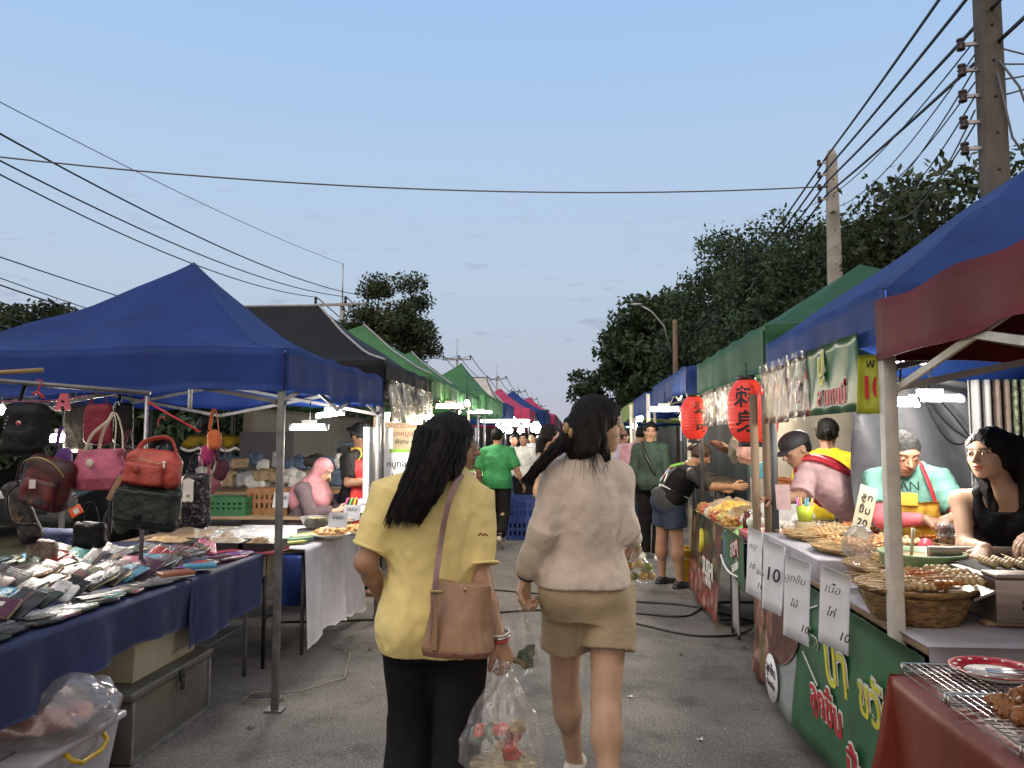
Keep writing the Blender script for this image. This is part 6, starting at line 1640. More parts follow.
# stacked sauce cups in basket, cup tower
t0 = at(955, 535, 3.95)
basket('small shallow basket carrying the stacked sauce cups', t0.x + .02, 3.95, .13, .955, .05, [3], 12, n=0, grp='small baskets'); 
q = MB(); q.lathe([(.10, TZ + .012), (.10, .953)], (t0.x + .02, 3.95, 0), 20); q.build('upturned_tub', box2, label='round tub under the basket of sauce cups', cat='tub')
darks = mat('dark_red_sauce', (.12, .02, .012), .2)
for k in range(6):
    x = t0.x - .055 + .062 * (k % 3); z = 1.01 + .045 * (k // 3)
    t = root('sauce_cup', 'small clear cup of dark red sauce, %s cup of the %s layer' % (ordn[k % 3], ['lower', 'upper'][k // 3]), 'cup', (x, 3.95, z), group='stacked sauce cups')
    q = MB(); q.lathe([(.022, 0), (.028, .034), (.026, .034), (.020, .003)], (x, 3.95, z), 14); q.build('cup', glassm, t)
    q = MB(); q.lathe([(.019, .003), (.024, .028), (.001, .029)], (x, 3.95, z), 14); q.build('sauce', darks, t)
    q = MB(); q.lathe([(.029, .035), (.030, .038), (.001, .039)], (x, 3.95, z), 14); q.build('lid', glassm, t)
p = at(974, 515, 4.2)
for k in range(2):
    q = MB()
    pr = []
    for i in range(14): z = TZ + .012 + i * .024; pr += [(.040, z), (.048, z + .018), (.048, z + .021)]
    q.lathe(pr, (p.x + .10 * k, 4.2, 0), 18); q.build('cup_tower', glassm, label=['tower of nested clear cups beside the tank top woman', 'second tower of nested clear cups beside her'][k], cat='cups')
# pots behind the capped cook
p = at(858, 495, 6.0)
t = root('stock_pot', 'tall dull steel pot with lid behind the capped cook', 'pot', (p.x, 6.0, .8))
q = MB(); q.lathe([(.17, .80), (.17, 1.12), (.175, 1.13), (.165, 1.13)], (p.x, 6.0, 0), 28); q.build('body', stl, t)
q = MB(); q.lathe([(.178, 1.132), (.16, 1.15), (.05, 1.17), (.02, 1.20), (.001, 1.20)], (p.x, 6.0, 0), 28); q.build('lid', stl, t)
table('rear table of the skewer stall carrying the steel pot', 1.9, 3.0, 5.6, 6.4, .80, wood_l, pole_g)
q = MB(); q.box((p.x - .35, 5.9, .86), (.25, .2, .12), bev=.02); q.build('black_tub', trayb, label='black plastic tub beside the steel pot', cat='tub')
crate('red crate on the rear table behind the steel pot', (p.x + .25, 6.15, .80), (.30, .25, .3), mat('crate_red', (.35, .02, .03), .5))

# ---- dumpling / sushi stall tables (Y 5.1 - 7.7)
table('steamed snack table beyond the timber props', 1.16, 2.3, 5.12, 6.10, .80, wood_l, pole_g)
table('grilled sausage table behind the sushi banner', 1.16, 2.4, 6.2, 7.75, TZ, wood_l, pole_g)
q = MB(); q.grid(lambda u, v: (1.13 + .05 * math.sin(PI * u) * -.6, 5.14 + .98 * u, .62 + .20 * v - .05 * math.sin(PI * u) * (1 - v)), 24, 6, th=.003)
q.build('table_skirt', mat('skirt_blue_green', (.03, .13, .14), .5, var=.4, scale=5, col2=(.02, .04, .16)), label='blue green plastic skirt round the steamed snack table', cat='cloth')
q = MB(); q.tube([(1.115 - .03 * math.sin(PI * k / 20), 5.13 + 1.0 * k / 20, .615 - .05 * math.sin(PI * k / 20)) for k in range(21)], .008, 6); q.build('skirt_piping', wht, label='white edge cord along the blue green skirt', cat='cord')
food_tray('pink tray of bagged sweets at the lane edge of the steamed snack table', (1.33, 5.42, .815), .36, .42, .06, mat('pink_wrap', (.60, .22, .24), .3, bump=.4), rim=mat('pink_tray', (.55, .15, .20), .35), seed=21, heap=.05)
q = MB(); q.grid(lambda u, v: (1.12 + .25 * u, 5.72 + .42 * v, .83 + .03 * math.sin(u * 12) * math.sin(v * 8) - .08 * (1 - u) ** 3), 14, 14, th=.004)
q.build('lime_bag', mat('lime_plastic', (.14, .50, .03), .3, bump=.4), label='bright lime plastic bag spread at the corner of the steamed snack table', cat='bag')
for k in range(26):
    x = 1.30 + .105 * (k % 6) + .03 * ((k // 6) % 2); y = 5.66 + .105 * (k // 6); z = .835 + .03 * (k % 3 == 0)
    t_ = solid_obj('bagged_bun', [ell((x, y, z + .03), (.045, .045, .04), .01), cone((x, y, z + .05), (x, y, z + .085), .016, .008, .015)], .009, mat('bun_white', (.68, .66, .62), .35, bump=.3), None, noise=[(.008, (40, 40, 40), 100 + k)],
        label='white bun in a tied clear bag, %s in %s row from the lane' % (ordn[k % 6], ordn[k // 6]), cat='bun', group='bagged white buns')
food_tray('steel tray of orange fried strips behind the apron woman hand', (1.45, 6.55, TZ + .015), .5, .35, .04, foodA, rim=stl, seed=31, heap=.10)
food_tray('steel tray of yellow bites under the apron woman arm', (1.40, 7.0, TZ + .015), .45, .35, .04, mat('yellow_bites', (.6, .38, .06), .5, var=.3, scale=30, bump=.5), rim=stl, seed=32, heap=.10)
food_tray('steel tray of rice cakes at the far end of the sausage table', (1.45, 7.45, TZ + .015), .5, .35, .04, photo_mat('pale_mix', [(.5, .5, .5)], 45), rim=stl, seed=33, heap=.10)
saus = mat('grilled_sausage', (.34, .10, .03), .3, var=.35, scale=18, bump=.3)
for k in range(20):
    p = Vector((1.72 + .09 * (k % 4), 6.75 + .0 * k, 1.02 + .036 * (k // 4) - .01 * (k % 2)))
    p.y += .02 * (k // 4)
    q = MB(); L = .085
    q.tube([p + Vector((-L, 0, .01)), p + Vector((-L * .8, 0, .004)), p, p + Vector((L * .8, 0, .004)), p + Vector((L, 0, .01))], [.008, .018, .019, .018, .008], 8)
    q.build('sausage', saus, label='brown grilled sausage, %s in layer %s of the heap' % (ordn[k % 4], ['one', 'two', 'three', 'four', 'five'][k // 4]), cat='sausage', group='grilled sausages heaped on the rear shelf')
q = MB(); q.span((1.55, 6.62, .97), (2.5, 7.1, .99)); q.span((1.58, 6.65, TZ + .01), (1.61, 6.68, .97)); q.span((2.44, 7.04, TZ + .01), (2.47, 7.07, .97)); q.build('raised_shelf', stl, label='raised steel shelf carrying the grilled sausages', cat='shelf')
solid_obj('shredded_cabbage', [ell((2.12, 6.80, 1.03), (.13, .12, .07), .02)], .010, mat('cabbage', (.38, .42, .18), .6, var=.3, scale=30, bump=.6), None, noise=[(.016, (50, 50, 50), 6)], label='heap of shredded cabbage beside the grilled sausages', cat='cabbage')
for k, (px, py, Y, sx, m_, nm) in enumerate([(722, 447, 7.3, (.13, .04, .04), mat('roast_brown', (.10, .035, .015), .45, bump=.4), 'long dark roast hanging over the sausage heap'), (747, 452, 6.9, (.10, .09, .11), mat('pink_bag', (.50, .28, .22), .4, bump=.3), 'plump pinkish bag hanging under the large lantern'),
                                       (735, 450, 7.2, (.06, .05, .12), mat('reed_grey', (.22, .21, .16), .6, bump=.5), 'grey bundle hanging between roast and pink bag')]):
    c = at(px, py, Y); Ry = np.array(Matrix.Rotation(.5 if k == 0 else 0, 3, 'Y'))
    solid_obj('hanging_goods', [ell(c, sx, .02, Ry)], .011, m_, None, noise=[(.014, (26, 26, 26), 60 + k)], label=nm, cat='food')
q = MB(); q.box(at(758, 470, 6.9), (.12, .1, .14), bev=.01); q.build('turquoise_box', mat('turquoise', (.06, .30, .36), .4), label='turquoise box beside the cabbage heap', cat='box')
q = MB(); q.box((1.72, 6.25, .93), (.62, .02, .24), R=Matrix.Rotation(-.2, 3, 'X')); q.build('white_tray_front', white_p, label='white front board of the sausage stall', cat='board')
for k in range(3):
    p = at(742 + 9 * k, 492, 6.1); q = MB(); q.lathe([(.03, .815), (.032, .93), (.02, .95), (.022, .97), (.001, .972)], (p.x, 5.95 + .12 * k, 0), 12)
    q.build('sauce_bottle', [darks, stl, saus][k], label='sauce bottle before the white front board, %s from the lane' % ordn[k], cat='bottle', group='bottles before the white board')
for k in range(22):
    x = 1.20 + .11 * (k % 2) + .02 * (k % 3); y = 6.28 + .135 * (k // 2); c_ = [(.55, .30, .08), (.50, .12, .05), (.60, .55, .42), (.42, .22, .06), (.55, .42, .10)][k % 5]
    solid_obj('snack_heap', [ell((x, y, TZ + .03), (.055, .06, .05), .02)], .010, mat('snack%d' % (k % 5), c_, .5, var=.35, scale=40, bump=.5), None, noise=[(.022, (45, 45, 45), k)], label='%s fried snack heap, %s of the %s row at the sausage table edge' % (['golden', 'red', 'white', 'brown', 'yellow'][k % 5], ordn[k // 2], ['outer', 'inner'][k % 2]), cat='snack', group='snack heaps along the sausage table edge')
# bucket
p = Vector((1.24, 8.35, 0))
t = root('bucket', 'yellow bucket with a red triangle mark beside the apron woman', 'bucket', p)
ylw = mat('bucket_yellow', (.55, .33, .015), .45, var=.15)
q = MB(); q.lathe([(.125, 0), (.155, .34), (.163, .34), (.165, .37), (.150, .37), (.145, .34), (.115, .012), (.001, .012)], p, 32); q.build('body', ylw, t)
q = MB(); q.poly([p + Vector((x, -.158 - .002, z)) for x, z in [(-.10, .09), (.02, .09), (-.04, .22)]], (0, -1, 0), .003); q.build('triangle_mark', redp, t)
q = MB(); q.tube([p + Vector((-.16, 0, .36)), p + Vector((-.12, -.10, .27)), p + Vector((0, -.17, .24)), p + Vector((.12, -.10, .27)), p + Vector((.16, 0, .36))], .005, 6); q.build('handle', steel, t)
# red/dark objects in the far right booth: hanging clothes behind tank top woman
for k, (px, w, m_, nm) in enumerate([(983, .16, greyt2, 'pale grey cloth hanging on a pole behind the tank top woman'), (1003, .14, mat('dusty_brown_cloth', (.16, .12, .10), .8, bump=.4), 'brown grey cloth hanging next to the pale one'), (1020, .14, mat('garland_green', (.22, .26, .17), .7, var=.4, scale=40, bump=.8), 'pale green garland at the frame edge')]):
    p = at(px, 405, 4.7)
    q = MB(); q.grid(lambda u, v: (p.x - w / 2 + w * u, 4.7 + .03 * math.sin(u * 17), 1.85 - .62 * v), 20, 10, th=.006); q.build('hanging_cloth', m_, label=nm, cat='cloth')
a = at(918, 384, 4.9); b = at(972, 440, 4.9)
for k in range(3):
    q = MB(); pts = [a.lerp(b, i / 12) + Vector((0, 0, -.10 * math.sin(PI * i / 12) * (k - .4))) for i in range(13)]; q.tube(pts, .006, 5)
    q.build('slung_cable', blk, label='black cord slung across the grey sheet, %s strand' % ordn[k], cat='cord', group='cords slung across the grey sheet')
tent('second blue roof sheltering the back of the tank top woman stall', 3.75, 6.0, 1.0, 5.0, 1.88, 2.1, 2.8, blue2, seed=90, frame=False)
# cables on the road
def rcable(label, pts, r=.009):
    P = [Vector((p[0], p[1], r)) if len(p) == 2 else Vector(p) for p in pts]; out = []
    for i in range(len(P) - 1):
        p0 = P[max(0, i - 1)]; p1 = P[i]; p2 = P[i + 1]; p3 = P[min(len(P) - 1, i + 2)]
        for k in range(10):
            t_ = k / 10; out.append(.5 * ((2 * p1) + (p2 - p0) * t_ + (2 * p0 - 5 * p1 + 4 * p2 - p3) * t_ ** 2 + (3 * p1 - p0 - 3 * p2 + p3) * t_ ** 3))
    out.append(P[-1]); q = MB(); q.tube(out, r, 6); q.build('black_cable', blk, label=label, cat='cable', group='black cables lying across the lane')
def G_(px, py): p = atz(px, py, .009); return (p.x, p.y)
rcable('upper black cable crossing the lane behind the women', [G_(340, 590), G_(430, 585), G_(520, 592), G_(630, 601), G_(690, 606), G_(760, 622), G_(800, 620)])
rcable('middle black cable bending up towards the dumpling table', [G_(280, 622), G_(420, 618), G_(540, 610), G_(632, 613), G_(685, 616), G_(712, 603), G_(760, 602), G_(790, 600)])
rcable('lowest black cable curving to the table leg', [G_(560, 608), G_(634, 623), G_(690, 635), G_(735, 635), G_(752, 628)])
rcable('small black cable loop by the table leg', [G_(770, 620), G_(735, 624), G_(718, 621), G_(735, 618), G_(752, 622), G_(775, 621)], .007)
# scraps of litter on the road
rs = np.random.RandomState(2)
for k, (px, py) in enumerate([(630, 697), (744, 648), (560, 700), (370, 650), (250, 728), (352, 636), (700, 740), (681, 655)]):
    p = atz(px, py, .005); q = MB(); q.grid(lambda u, v: (p.x + .03 * (u - .5), p.y + .022 * (v - .5) + .01 * u, .004 + .004 * math.sin(u * 5 + v * 3 + k) + .005), 3, 3, th=.001)
    q.build('litter_scrap', [white_p, bark, white_p, leafB, bark, pk, white_p, bark][k], label=['pale', 'brown', 'pale', 'green', 'brown', 'yellow', 'pale', 'brown'][k] + ' scrap of litter on the asphalt, %s counted' % ordn[k], cat='litter', group='litter scraps on the asphalt')
# ---------------------------------------------------------------- people
def skinm(n, c): return mat(n, c, .48, var=.06, scale=9, bump=.08, bscale=160, sss=.08, tint=True, spec=.4)
skA = skinm('skin_light', (.50, .32, .22)); skB = skinm('skin_medium', (.36, .205, .13)); skC = skinm('skin_tan', (.25, .13, .08))
hairm = mat('hair_black', (.006, .005, .0045), .68, var=.4, scale=60, stretch=(1, 1, .06), bump=.35, bscale=140, spec=.2)
hairg = mat('hair_greying', (.012, .011, .010), .8, var=.4, scale=80, bump=.5, bscale=150)
eyew = mat('eye_white', (.36, .33, .31), .3); iris = mat('iris_dark', (.02, .012, .008), .1)
def V3(x, y, z): return Vector((x, y, z))
def lerp(a, b, t): return a + (b - a) * t

def hand(wr, dr, palm, hs, curl=.5, thumb=1, spread=.07):
    """wr wrist, dr pointing direction, palm = direction the palm faces, thumb=+1/-1 side"""
    dr = dr.normalized(); palm = (palm - dr * palm.dot(dr)).normalized(); side = dr.cross(palm).normalized() * thumb   # towards the thumb
    P = []; L = hs
    base = wr + dr * L * .06
    kn = []
    for i, (o, l) in enumerate([(.33, .47), (.11, .50), (-.11, .48), (-.31, .43)]):
        k = wr + dr * L * l + side * L * .46 * o; kn.append(k)
        P.append(cone(wr + side * L * .14 * o * 1.6 + dr * L * .02, k, L * .085, L * .062, .014))
    for i, (ln, sp) in enumerate([(.40, 1), (.45, .35), (.42, -.35), (.33, -1)]):
        d = (dr + side * sp * spread).normalized(); p = kn[i]; r = L * .052 * (1 if i < 3 else .86); c = curl * (1 + .08 * i)
        ax = d.cross(palm).normalized()
        a = 0
        for j, f in enumerate((.45, .32, .26)):
            a += c * (1.0 if j else .8)
            dd = d * math.cos(a) + palm * math.sin(a)
            q = p + dd * L * ln * f; P.append(cone(p, q, r * (1.08 - .1 * j), r * (.98 - .1 * j), .004)); p = q
    p = wr + dr * L * .10 + side * L * .14; d = (dr * .72 + side * .70 + palm * .25).normalized()
    q = p + d * L * .22; P.append(cone(wr + dr * L * .05 + side * L * .06, q, L * .085, L * .068, .012))
    d2 = (dr * .85 + side * .25 + palm * (.35 + curl * .3)).normalized(); q2 = q + d2 * L * .17; P.append(cone(q, q2, L * .064, L * .056, .006))
    d3 = (dr * .85 + palm * (.4 + curl * .4)).normalized(); P.append(cone(q2, q2 + d3 * L * .13, L * .056, L * .046, .005))
    return P

def head_prims(c, f, u, S_, male=False):
    f = f.normalized(); u = (u - f * u.dot(f)).normalized(); r = f.cross(u)
    M = np.array([list(r), list(f), list(u)]).T
    def P(x, y, z): return c + (r * x + f * y + u * z) * S_
    def E(x, y, z, a, b, d, k=.03, neg=False): return ell(P(x, y, z), (a * S_, b * S_, d * S_), k * S_, M, neg)
    j = 1.08 if male else 1.0
    L = [E(0, -.10, .22, .70, .86, .76, .1), E(0, .18, -.18, .60, .62, .74, .15), E(0, .30, -.55, .42 * j, .46, .40, .2), E(0, .50, -.80, .24 * j, .22, .18, .15),
         E(.36, .46, -.22, .20, .22, .24, .12), E(-.36, .46, -.22, .20, .22, .24, .12), E(0, .62, .26, .46, .16, .16, .15),
         E(.29, .80, .04, .19, .12, .10, .10, True), E(-.29, .80, .04, .19, .12, .10, .10, True),
         cone(P(0, .76, .06), P(0, .98, -.24), .07 * S_, .095 * S_, .08 * S_), E(.09, .86, -.27, .07, .09, .06, .05), E(-.09, .86, -.27, .07, .09, .06, .05),
         E(0, .76, -.46, .21, .13, .055, .05), E(0, .74, -.56, .18, .13, .06, .05), E(0, .80, -.51, .2, .10, .012, .03, True),
         E(.29, .68, .03, .15, .13, .11, .03), E(-.29, .68, .03, .15, .13, .11, .03),
         E(.70, -.08, -.08, .06, .17, .27, .05), E(-.70, -.08, -.08, .06, .17, .27, .05), E(.76, -.02, -.06, .05, .08, .15, .04, True), E(-.76, -.02, -.06, .05, .08, .15, .04, True)]
    return L, P, M

def face_tint(P, M, S_, base=(1, 1, 1), male=False, lips=(.80, .45, .42)):
    c0 = np.array(P(0, 0, 0))
    def fn(V):
        q = (V - c0) @ M / S_
        col = np.ones((len(V), 4), np.float32)
        def mk(x, y, z, a, b, d): return np.exp(-np.maximum(0, ((q[:, 0] - x) / a) ** 2 + ((q[:, 1] - y) / b) ** 2 + ((q[:, 2] - z) / d) ** 2 - .55) * 3)[:, None]
        def paint(w, c): col[:, :3] = col[:, :3] * (1 - w) + np.array(c) * w
        paint(mk(0, .85, -.51, .23, .3, .13), lips)
        for s_ in (-1, 1):
            for xx in np.linspace(.16, .44, 5): paint(mk(s_ * xx, .8, .235 - .25 * (xx - .26) ** 2 * 4 * .3, .06, .3, .045) * .9, (.16, .13, .12))
            for xx in np.linspace(.19, .39, 4): paint(mk(s_ * xx, .8, .105, .055, .3, .030) * .85, (.12, .1, .1))
        paint(np.clip(mk(0, .8, .92, 1.2, 1.2, .45) * .0, 0, 1), (1, 1, 1))
        return col
    return fn

class Fig: pass
def person(label, x, y, face=0.0, H=1.62, g=1.0, sk=None, res=.009, J=None, head_f=None, head_u=None, male=False, top=None, bottom=None, hair=None, shoes=None,
           hands=None, group='people at the night market', sit=False, z=0.0, bust=1.0, lean=0, fine_head=True, fine_hand=False, neck_r=.05):
    """J overrides joints in the person's own frame: x to their right, y forward, z up"""
    sk = sk or skB; s = H / 1.65
    t = root('person', label, 'person', (x, y, z), group=group)
    fr = rad(face)
    t.rotation_euler = (0, 0, -fr); ORG[t.name] = Vector((0, 0, 0))
    j = dict(pelvis=V3(0, 0, .93), chest=V3(0, 0, 1.22), neck=V3(0, -.005, 1.40), head=V3(0, .02, 1.545), shL=V3(-.168, 0, 1.335), shR=V3(.168, 0, 1.335),
             elL=V3(-.225, -.02, 1.07), elR=V3(.225, -.02, 1.07), wrL=V3(-.235, .05, .85), wrR=V3(.235, .05, .85), hipL=V3(-.09, 0, .88), hipR=V3(.09, 0, .88),
             knL=V3(-.095, .02, .47), knR=V3(.095, .02, .47), anL=V3(-.095, -.02, .08), anR=V3(.095, -.02, .08))
    for k in j: j[k] = j[k] * s
    for k, v in (J or {}).items(): j[k] = Vector(v) if not k.startswith('d_') else v
    f = Vector(head_f or (0, 1, 0)); u = Vector(head_u or (0, 0, 1)); hs_ = .112 * s * (1.0 if not male else 1.02)
    # torso
    pb = j['pelvis'] - (j['neck'] - j['pelvis']).normalized() * .10 * s; nk = j['neck']
    sh_ax = (j['shR'] - j['shL'])
    G = g * s
    w = 1.08 if male else 1.0
    kn = [(0, .135 * G, .095 * G), (.16, .168 * G, .118 * G), (.42, .128 * G * w, .095 * G), (.68, .150 * G * w, .112 * G), (.84, .128 * s * w, .085 * s), (.92, .085 * s, .065 * s), (1, .045 * s, .045 * s)]
    body = [loft(pb, nk, sh_ax, kn, .05)]
    body += [cone(lerp(nk, j['shL'], .2) - V3(0, 0, .02 * s), j['shL'], .04 * s, .046 * s, .06), cone(lerp(nk, j['shR'], .2) - V3(0, 0, .02 * s), j['shR'], .04 * s, .046 * s, .06)]
    body += [cone(nk - V3(0, 0, .03), j['head'] - f * .02 - u * .06 * s, neck_r * s, neck_r * .95 * s, .03)]
    ga = .5 + .5 * g
    arms = {}
    for q in 'LR':
        a, b, c_ = j['sh' + q], j['el' + q], j['wr' + q]
        body += [cone(a, b, .046 * s * g ** .8, .037 * s * ga, .03), cone(b, lerp(b, c_, .35), .037 * s * ga, .036 * s * ga, .03), cone(lerp(b, c_, .35), c_, .036 * s * ga, .024 * s, .02)]
        h_, k_, a_ = j['hip' + q], j['kn' + q], j['an' + q]
        body += [cone(h_, k_, .088 * s * g, .056 * s * ga, .04), cone(k_, lerp(k_, a_, .3), .053 * s * ga, .055 * s * ga, .03), ell(lerp(k_, a_, .28) - V3(0, .014 * s, 0), (.050 * s * ga, .052 * s * ga, .10 * s), .04), cone(lerp(k_, a_, .3), a_, .050 * s * ga, .034 * s, .03)]
        fd = (j['toe' + q] if 'toe' + q in j else a_ + V3(0, .15 * s, -.055 * s)) - a_
        body += [cone(a_ + V3(0, -.025 * s, -.035 * s), a_ + fd * .95, .034 * s, .024 * s, .02), cone(a_, a_ + V3(0, 0, -.03 * s), .034 * s, .03 * s, .02)]
        hd = (hands or {}).get(q)
        wd = (c_ - b).normalized()
        if hd is None: hd = (wd + V3(0, .05, 0), V3(1 if q == 'L' else -1, 0, 0) , .45, None)
        dr, palm, curl = Vector(hd[0]), Vector(hd[1]), hd[2]
        th = hd[3] if len(hd) > 3 and hd[3] else None
        if th is None:
            sd = dr.normalized().cross((palm - dr * palm.dot(dr)).normalized()); th = 1 if sd.y > 0 or (abs(sd.y) < .2 and sd.z > 0) else -1
        arms[q] = (c_, dr, palm, curl, th)
        if not fine_hand: body += hand(c_, dr, palm, .178 * s, curl, th)
    if not male:
        for sx in (-1, 1):
            ax = (nk - pb).normalized(); r_ = sh_ax.normalized(); fw = ax.cross(r_) * 1
            if fw.y < 0 and abs(fw.y) > .01: fw = -fw
            body.append(ell(lerp(pb, nk, .70) + r_ * .07 * s * sx + fw * .075 * G, (.062 * G * bust, .055 * G * bust, .06 * G), .03))
    for sx in (-1, 1): body.append(ell(lerp(j['hip' + ('L' if sx < 0 else 'R')], j['pelvis'], .2) - V3(0, .055 * G, 0) + V3(0, 0, .02), (.088 * G, .085 * G, .095 * G), .04))
    HP, P, M = head_prims(j['head'], f, u, hs_, male)
    tf = face_tint(P, M, hs_, male=male, lips=(.95, .62, .60) if male else (.85, .42, .42))
    V1, Q1 = solid(body, res)
    # drop the upper neck faces that the finer head replaces
    hv, hq = solid(HP + [cone(nk + V3(0, 0, .01), j['head'] - f * .02 - u * .06 * s, neck_r * s * 1.01, neck_r * .97 * s, .03)], .0034 * (res / .007) ** .7 if fine_head else res * .8)
    VV = [V1, hv]; QQ = [Q1, hq + len(V1)]
    if fine_hand:
        for q in 'LR':
            c_, dr, palm, curl, th = arms[q]; v_, q_ = solid(hand(c_, dr, palm, .178 * s, curl, th) + [cone(lerp(j['el' + q], c_, .9), c_, .0265 * s, .0245 * s, .01)], .0034)
            QQ.append(q_ + sum(len(a) for a in VV)); VV.append(v_)
    V = np.concatenate(VV); Q = np.concatenate(QQ)
    link('body', mesh_np('body', V, Q, sk, True, tint=tf(V)), t)
    for sx in (-1, 1):
        q = MB(); e = P(.29 * sx, .735, .035); R_ = Matrix(M.tolist()); q.ball(e, (.105 * hs_, .075 * hs_, .052 * hs_), 12, R=R_, mi=0); q.ball(P(.29 * sx, .787, .035), (.062 * hs_, .030 * hs_, .056 * hs_), 10, R=R_, mi=1)
        q.build('eye', [eyew, iris], t)
    F = Fig(); F.t = t; F.j = j; F.s = s; F.g = g; F.P = P; F.M = M; F.hs = hs_; F.f = f; F.u = u; F.pb = pb; F.nk = nk; F.kn = kn; F.sh = sh_ax; F.res = res; F.arms = arms
    if top: garment_top(F, **top)
    if bottom: garment_bottom(F, **bottom)
    if hair: HAIR[hair[0]](F, *hair[1:])
    if shoes:
        for q in 'LR':
            a_ = j['an' + q]; toe = j['toe' + q] if 'toe' + q in j else a_ + V3(0, .15 * s, -.055 * s)
            d = (toe - a_); prims = [cone(a_ + V3(0, -.03 * s, -.035 * s), a_ + d, .042 * s, .034 * s, .02), cone(a_ + V3(0, 0, -.01), a_ + V3(0, 0, -.035), .042 * s, .04 * s, .02)]
            o = solid_obj('shoe', prims, .008, shoes[0], t)
            n0 = d.normalized(); sd = n0.cross(V3(0, 0, 1)).normalized(); dn = sd.cross(n0); dn = -dn if dn.z > 0 else dn
            solid_obj('sole', [cone(a_ + V3(0, -.035 * s, -.035 * s) + dn * .03 * s, a_ + d + dn * .022 * s, .041 * s, .036 * s, .01)], .008, shoes[1], t, cuts=[])
    return F

def garment_top(F, m, hem=.10, sleeve=1.0, fit=.020, name='shirt', cuff=None, straps=False, open_neck=.0, wr=.010, long_body=0, seed=1, torso=None, sl_r=None, label=None, low=0, sleeves='LR'):
    j, s, g = F.j, F.s, F.g; G = g * s
    ax = (F.nk - F.pb)
    a0 = F.pb + ax * hem
    kn = []
    for tt in (0, .1, .25, .42, .6, .75, .88, .95, 1):
        h = hem + (1 - hem) * tt
        rx = np.interp(max(0, h), [q[0] for q in F.kn], [q[1] for q in F.kn]); ry = np.interp(max(0, h), [q[0] for q in F.kn], [q[2] for q in F.kn])
        if h < .68: rx = max(rx, (.142 if h > .3 else .168) * G); ry = max(ry, .112 * G)
        kn.append((tt, rx + fit, ry + fit))
    if torso: kn = [(a, b * k1, c * k2) for (a, b, c), (k1, k2) in zip(kn, torso)]
    kn = [k for k in kn if k[0] < .96]; kn.append((1, .062 * s, .060 * s))
    top_pt = F.nk + ax.normalized() * .012
    pr = [loft(a0, top_pt, F.sh, kn, .03, rnd=True)]
    cuts = []
    negs = []
    if not straps:
        for q in 'LR':
            a, b, c_ = j['sh' + q], j['el' + q], j['wr' + q]
            pr.append(cone(lerp(F.nk, a, .25) - V3(0, 0, .02 * s), a, .040 * s + fit * .5, .044 * s + fit * .6, .06))
            if q not in sleeves: continue
            r0 = .046 * s * g ** .8 + fit; r1 = (sl_r or (.040 * s * g ** .5 + fit * 1.25))
            if sleeve <= 1: pr.append(loft(lerp(a, b, -.05), lerp(a, b, sleeve), V3(.3, 1, 0), [(0, r0, r0), (.6, r0 * 1.04, r0 * 1.04), (1, r1 * 1.06, r1 * 1.06)], .04, rnd=True))
            else:
                pr.append(cone(a, b, r0, r1, .04)); pr.append(loft(b - (c_ - b) * .05, lerp(b, c_, sleeve - 1), V3(.3, 1, 0), [(0, r1, r1), (.8, r1 * .92, r1 * .92), (.93, r1 * .86, r1 * .86), (1, r1 * .74, r1 * .74)], .03, rnd=True))
    for sx in (-1, 1):
        r_ = F.sh.normalized(); fw = ax.normalized().cross(r_); fw = -fw if fw.y < 0 else fw
        if F.kn and not getattr(F, 'male', False): pr.append(ell(lerp(F.pb, F.nk, .70) + r_ * .065 * s * sx + fw * .07 * G, (.066 * G, .06 * G, .07 * G), .04))
        if hem < .20: pr.append(ell(lerp(j['hip' + ('L' if sx < 0 else 'R')], j['pelvis'], .3) - V3(0, .055 * G, 0) + V3(0, 0, .03), (.092 * G + fit * .8, .088 * G + fit, .12 * G), .05))
    if straps:
        for q, sg in (('L', -1), ('R', 1)):
            pass
    n0 = -ax.normalized()
    cuts.append((a0, n0))
    nz = [(wr, (7, 7, 3.2), seed), (wr * .55, (16, 16, 9), seed + 1), (wr * .25, (40, 40, 30), seed + 2)]
    if open_neck:
        negs.append(ell(F.nk + V3(0, .075 * s, .02 * s - open_neck * .3), (.07 * s, .075 * s, open_neck), .01, neg=True))
    o = solid_obj(name, pr + negs, F.res * .95, m, F.t, noise=nz, cuts=cuts, label=label)
    if cuff:
        for q in sleeves:
            a, b = j['sh' + q], j['el' + q]; e = lerp(a, b, sleeve - .02); d = (b - a).normalized(); mb = MB(); r1 = (sl_r or (.040 * s * g ** .5 + fit * 1.25)) * 1.12
            u_ = d.orthogonal().normalized(); w_ = d.cross(u_)
            mb.tube([e + (u_ * math.cos(k * PI / 10) + w_ * math.sin(k * PI / 10)) * r1 for k in range(20)], .006, 6, closed=True); mb.build('cuff', cuff, F.t)
    return o

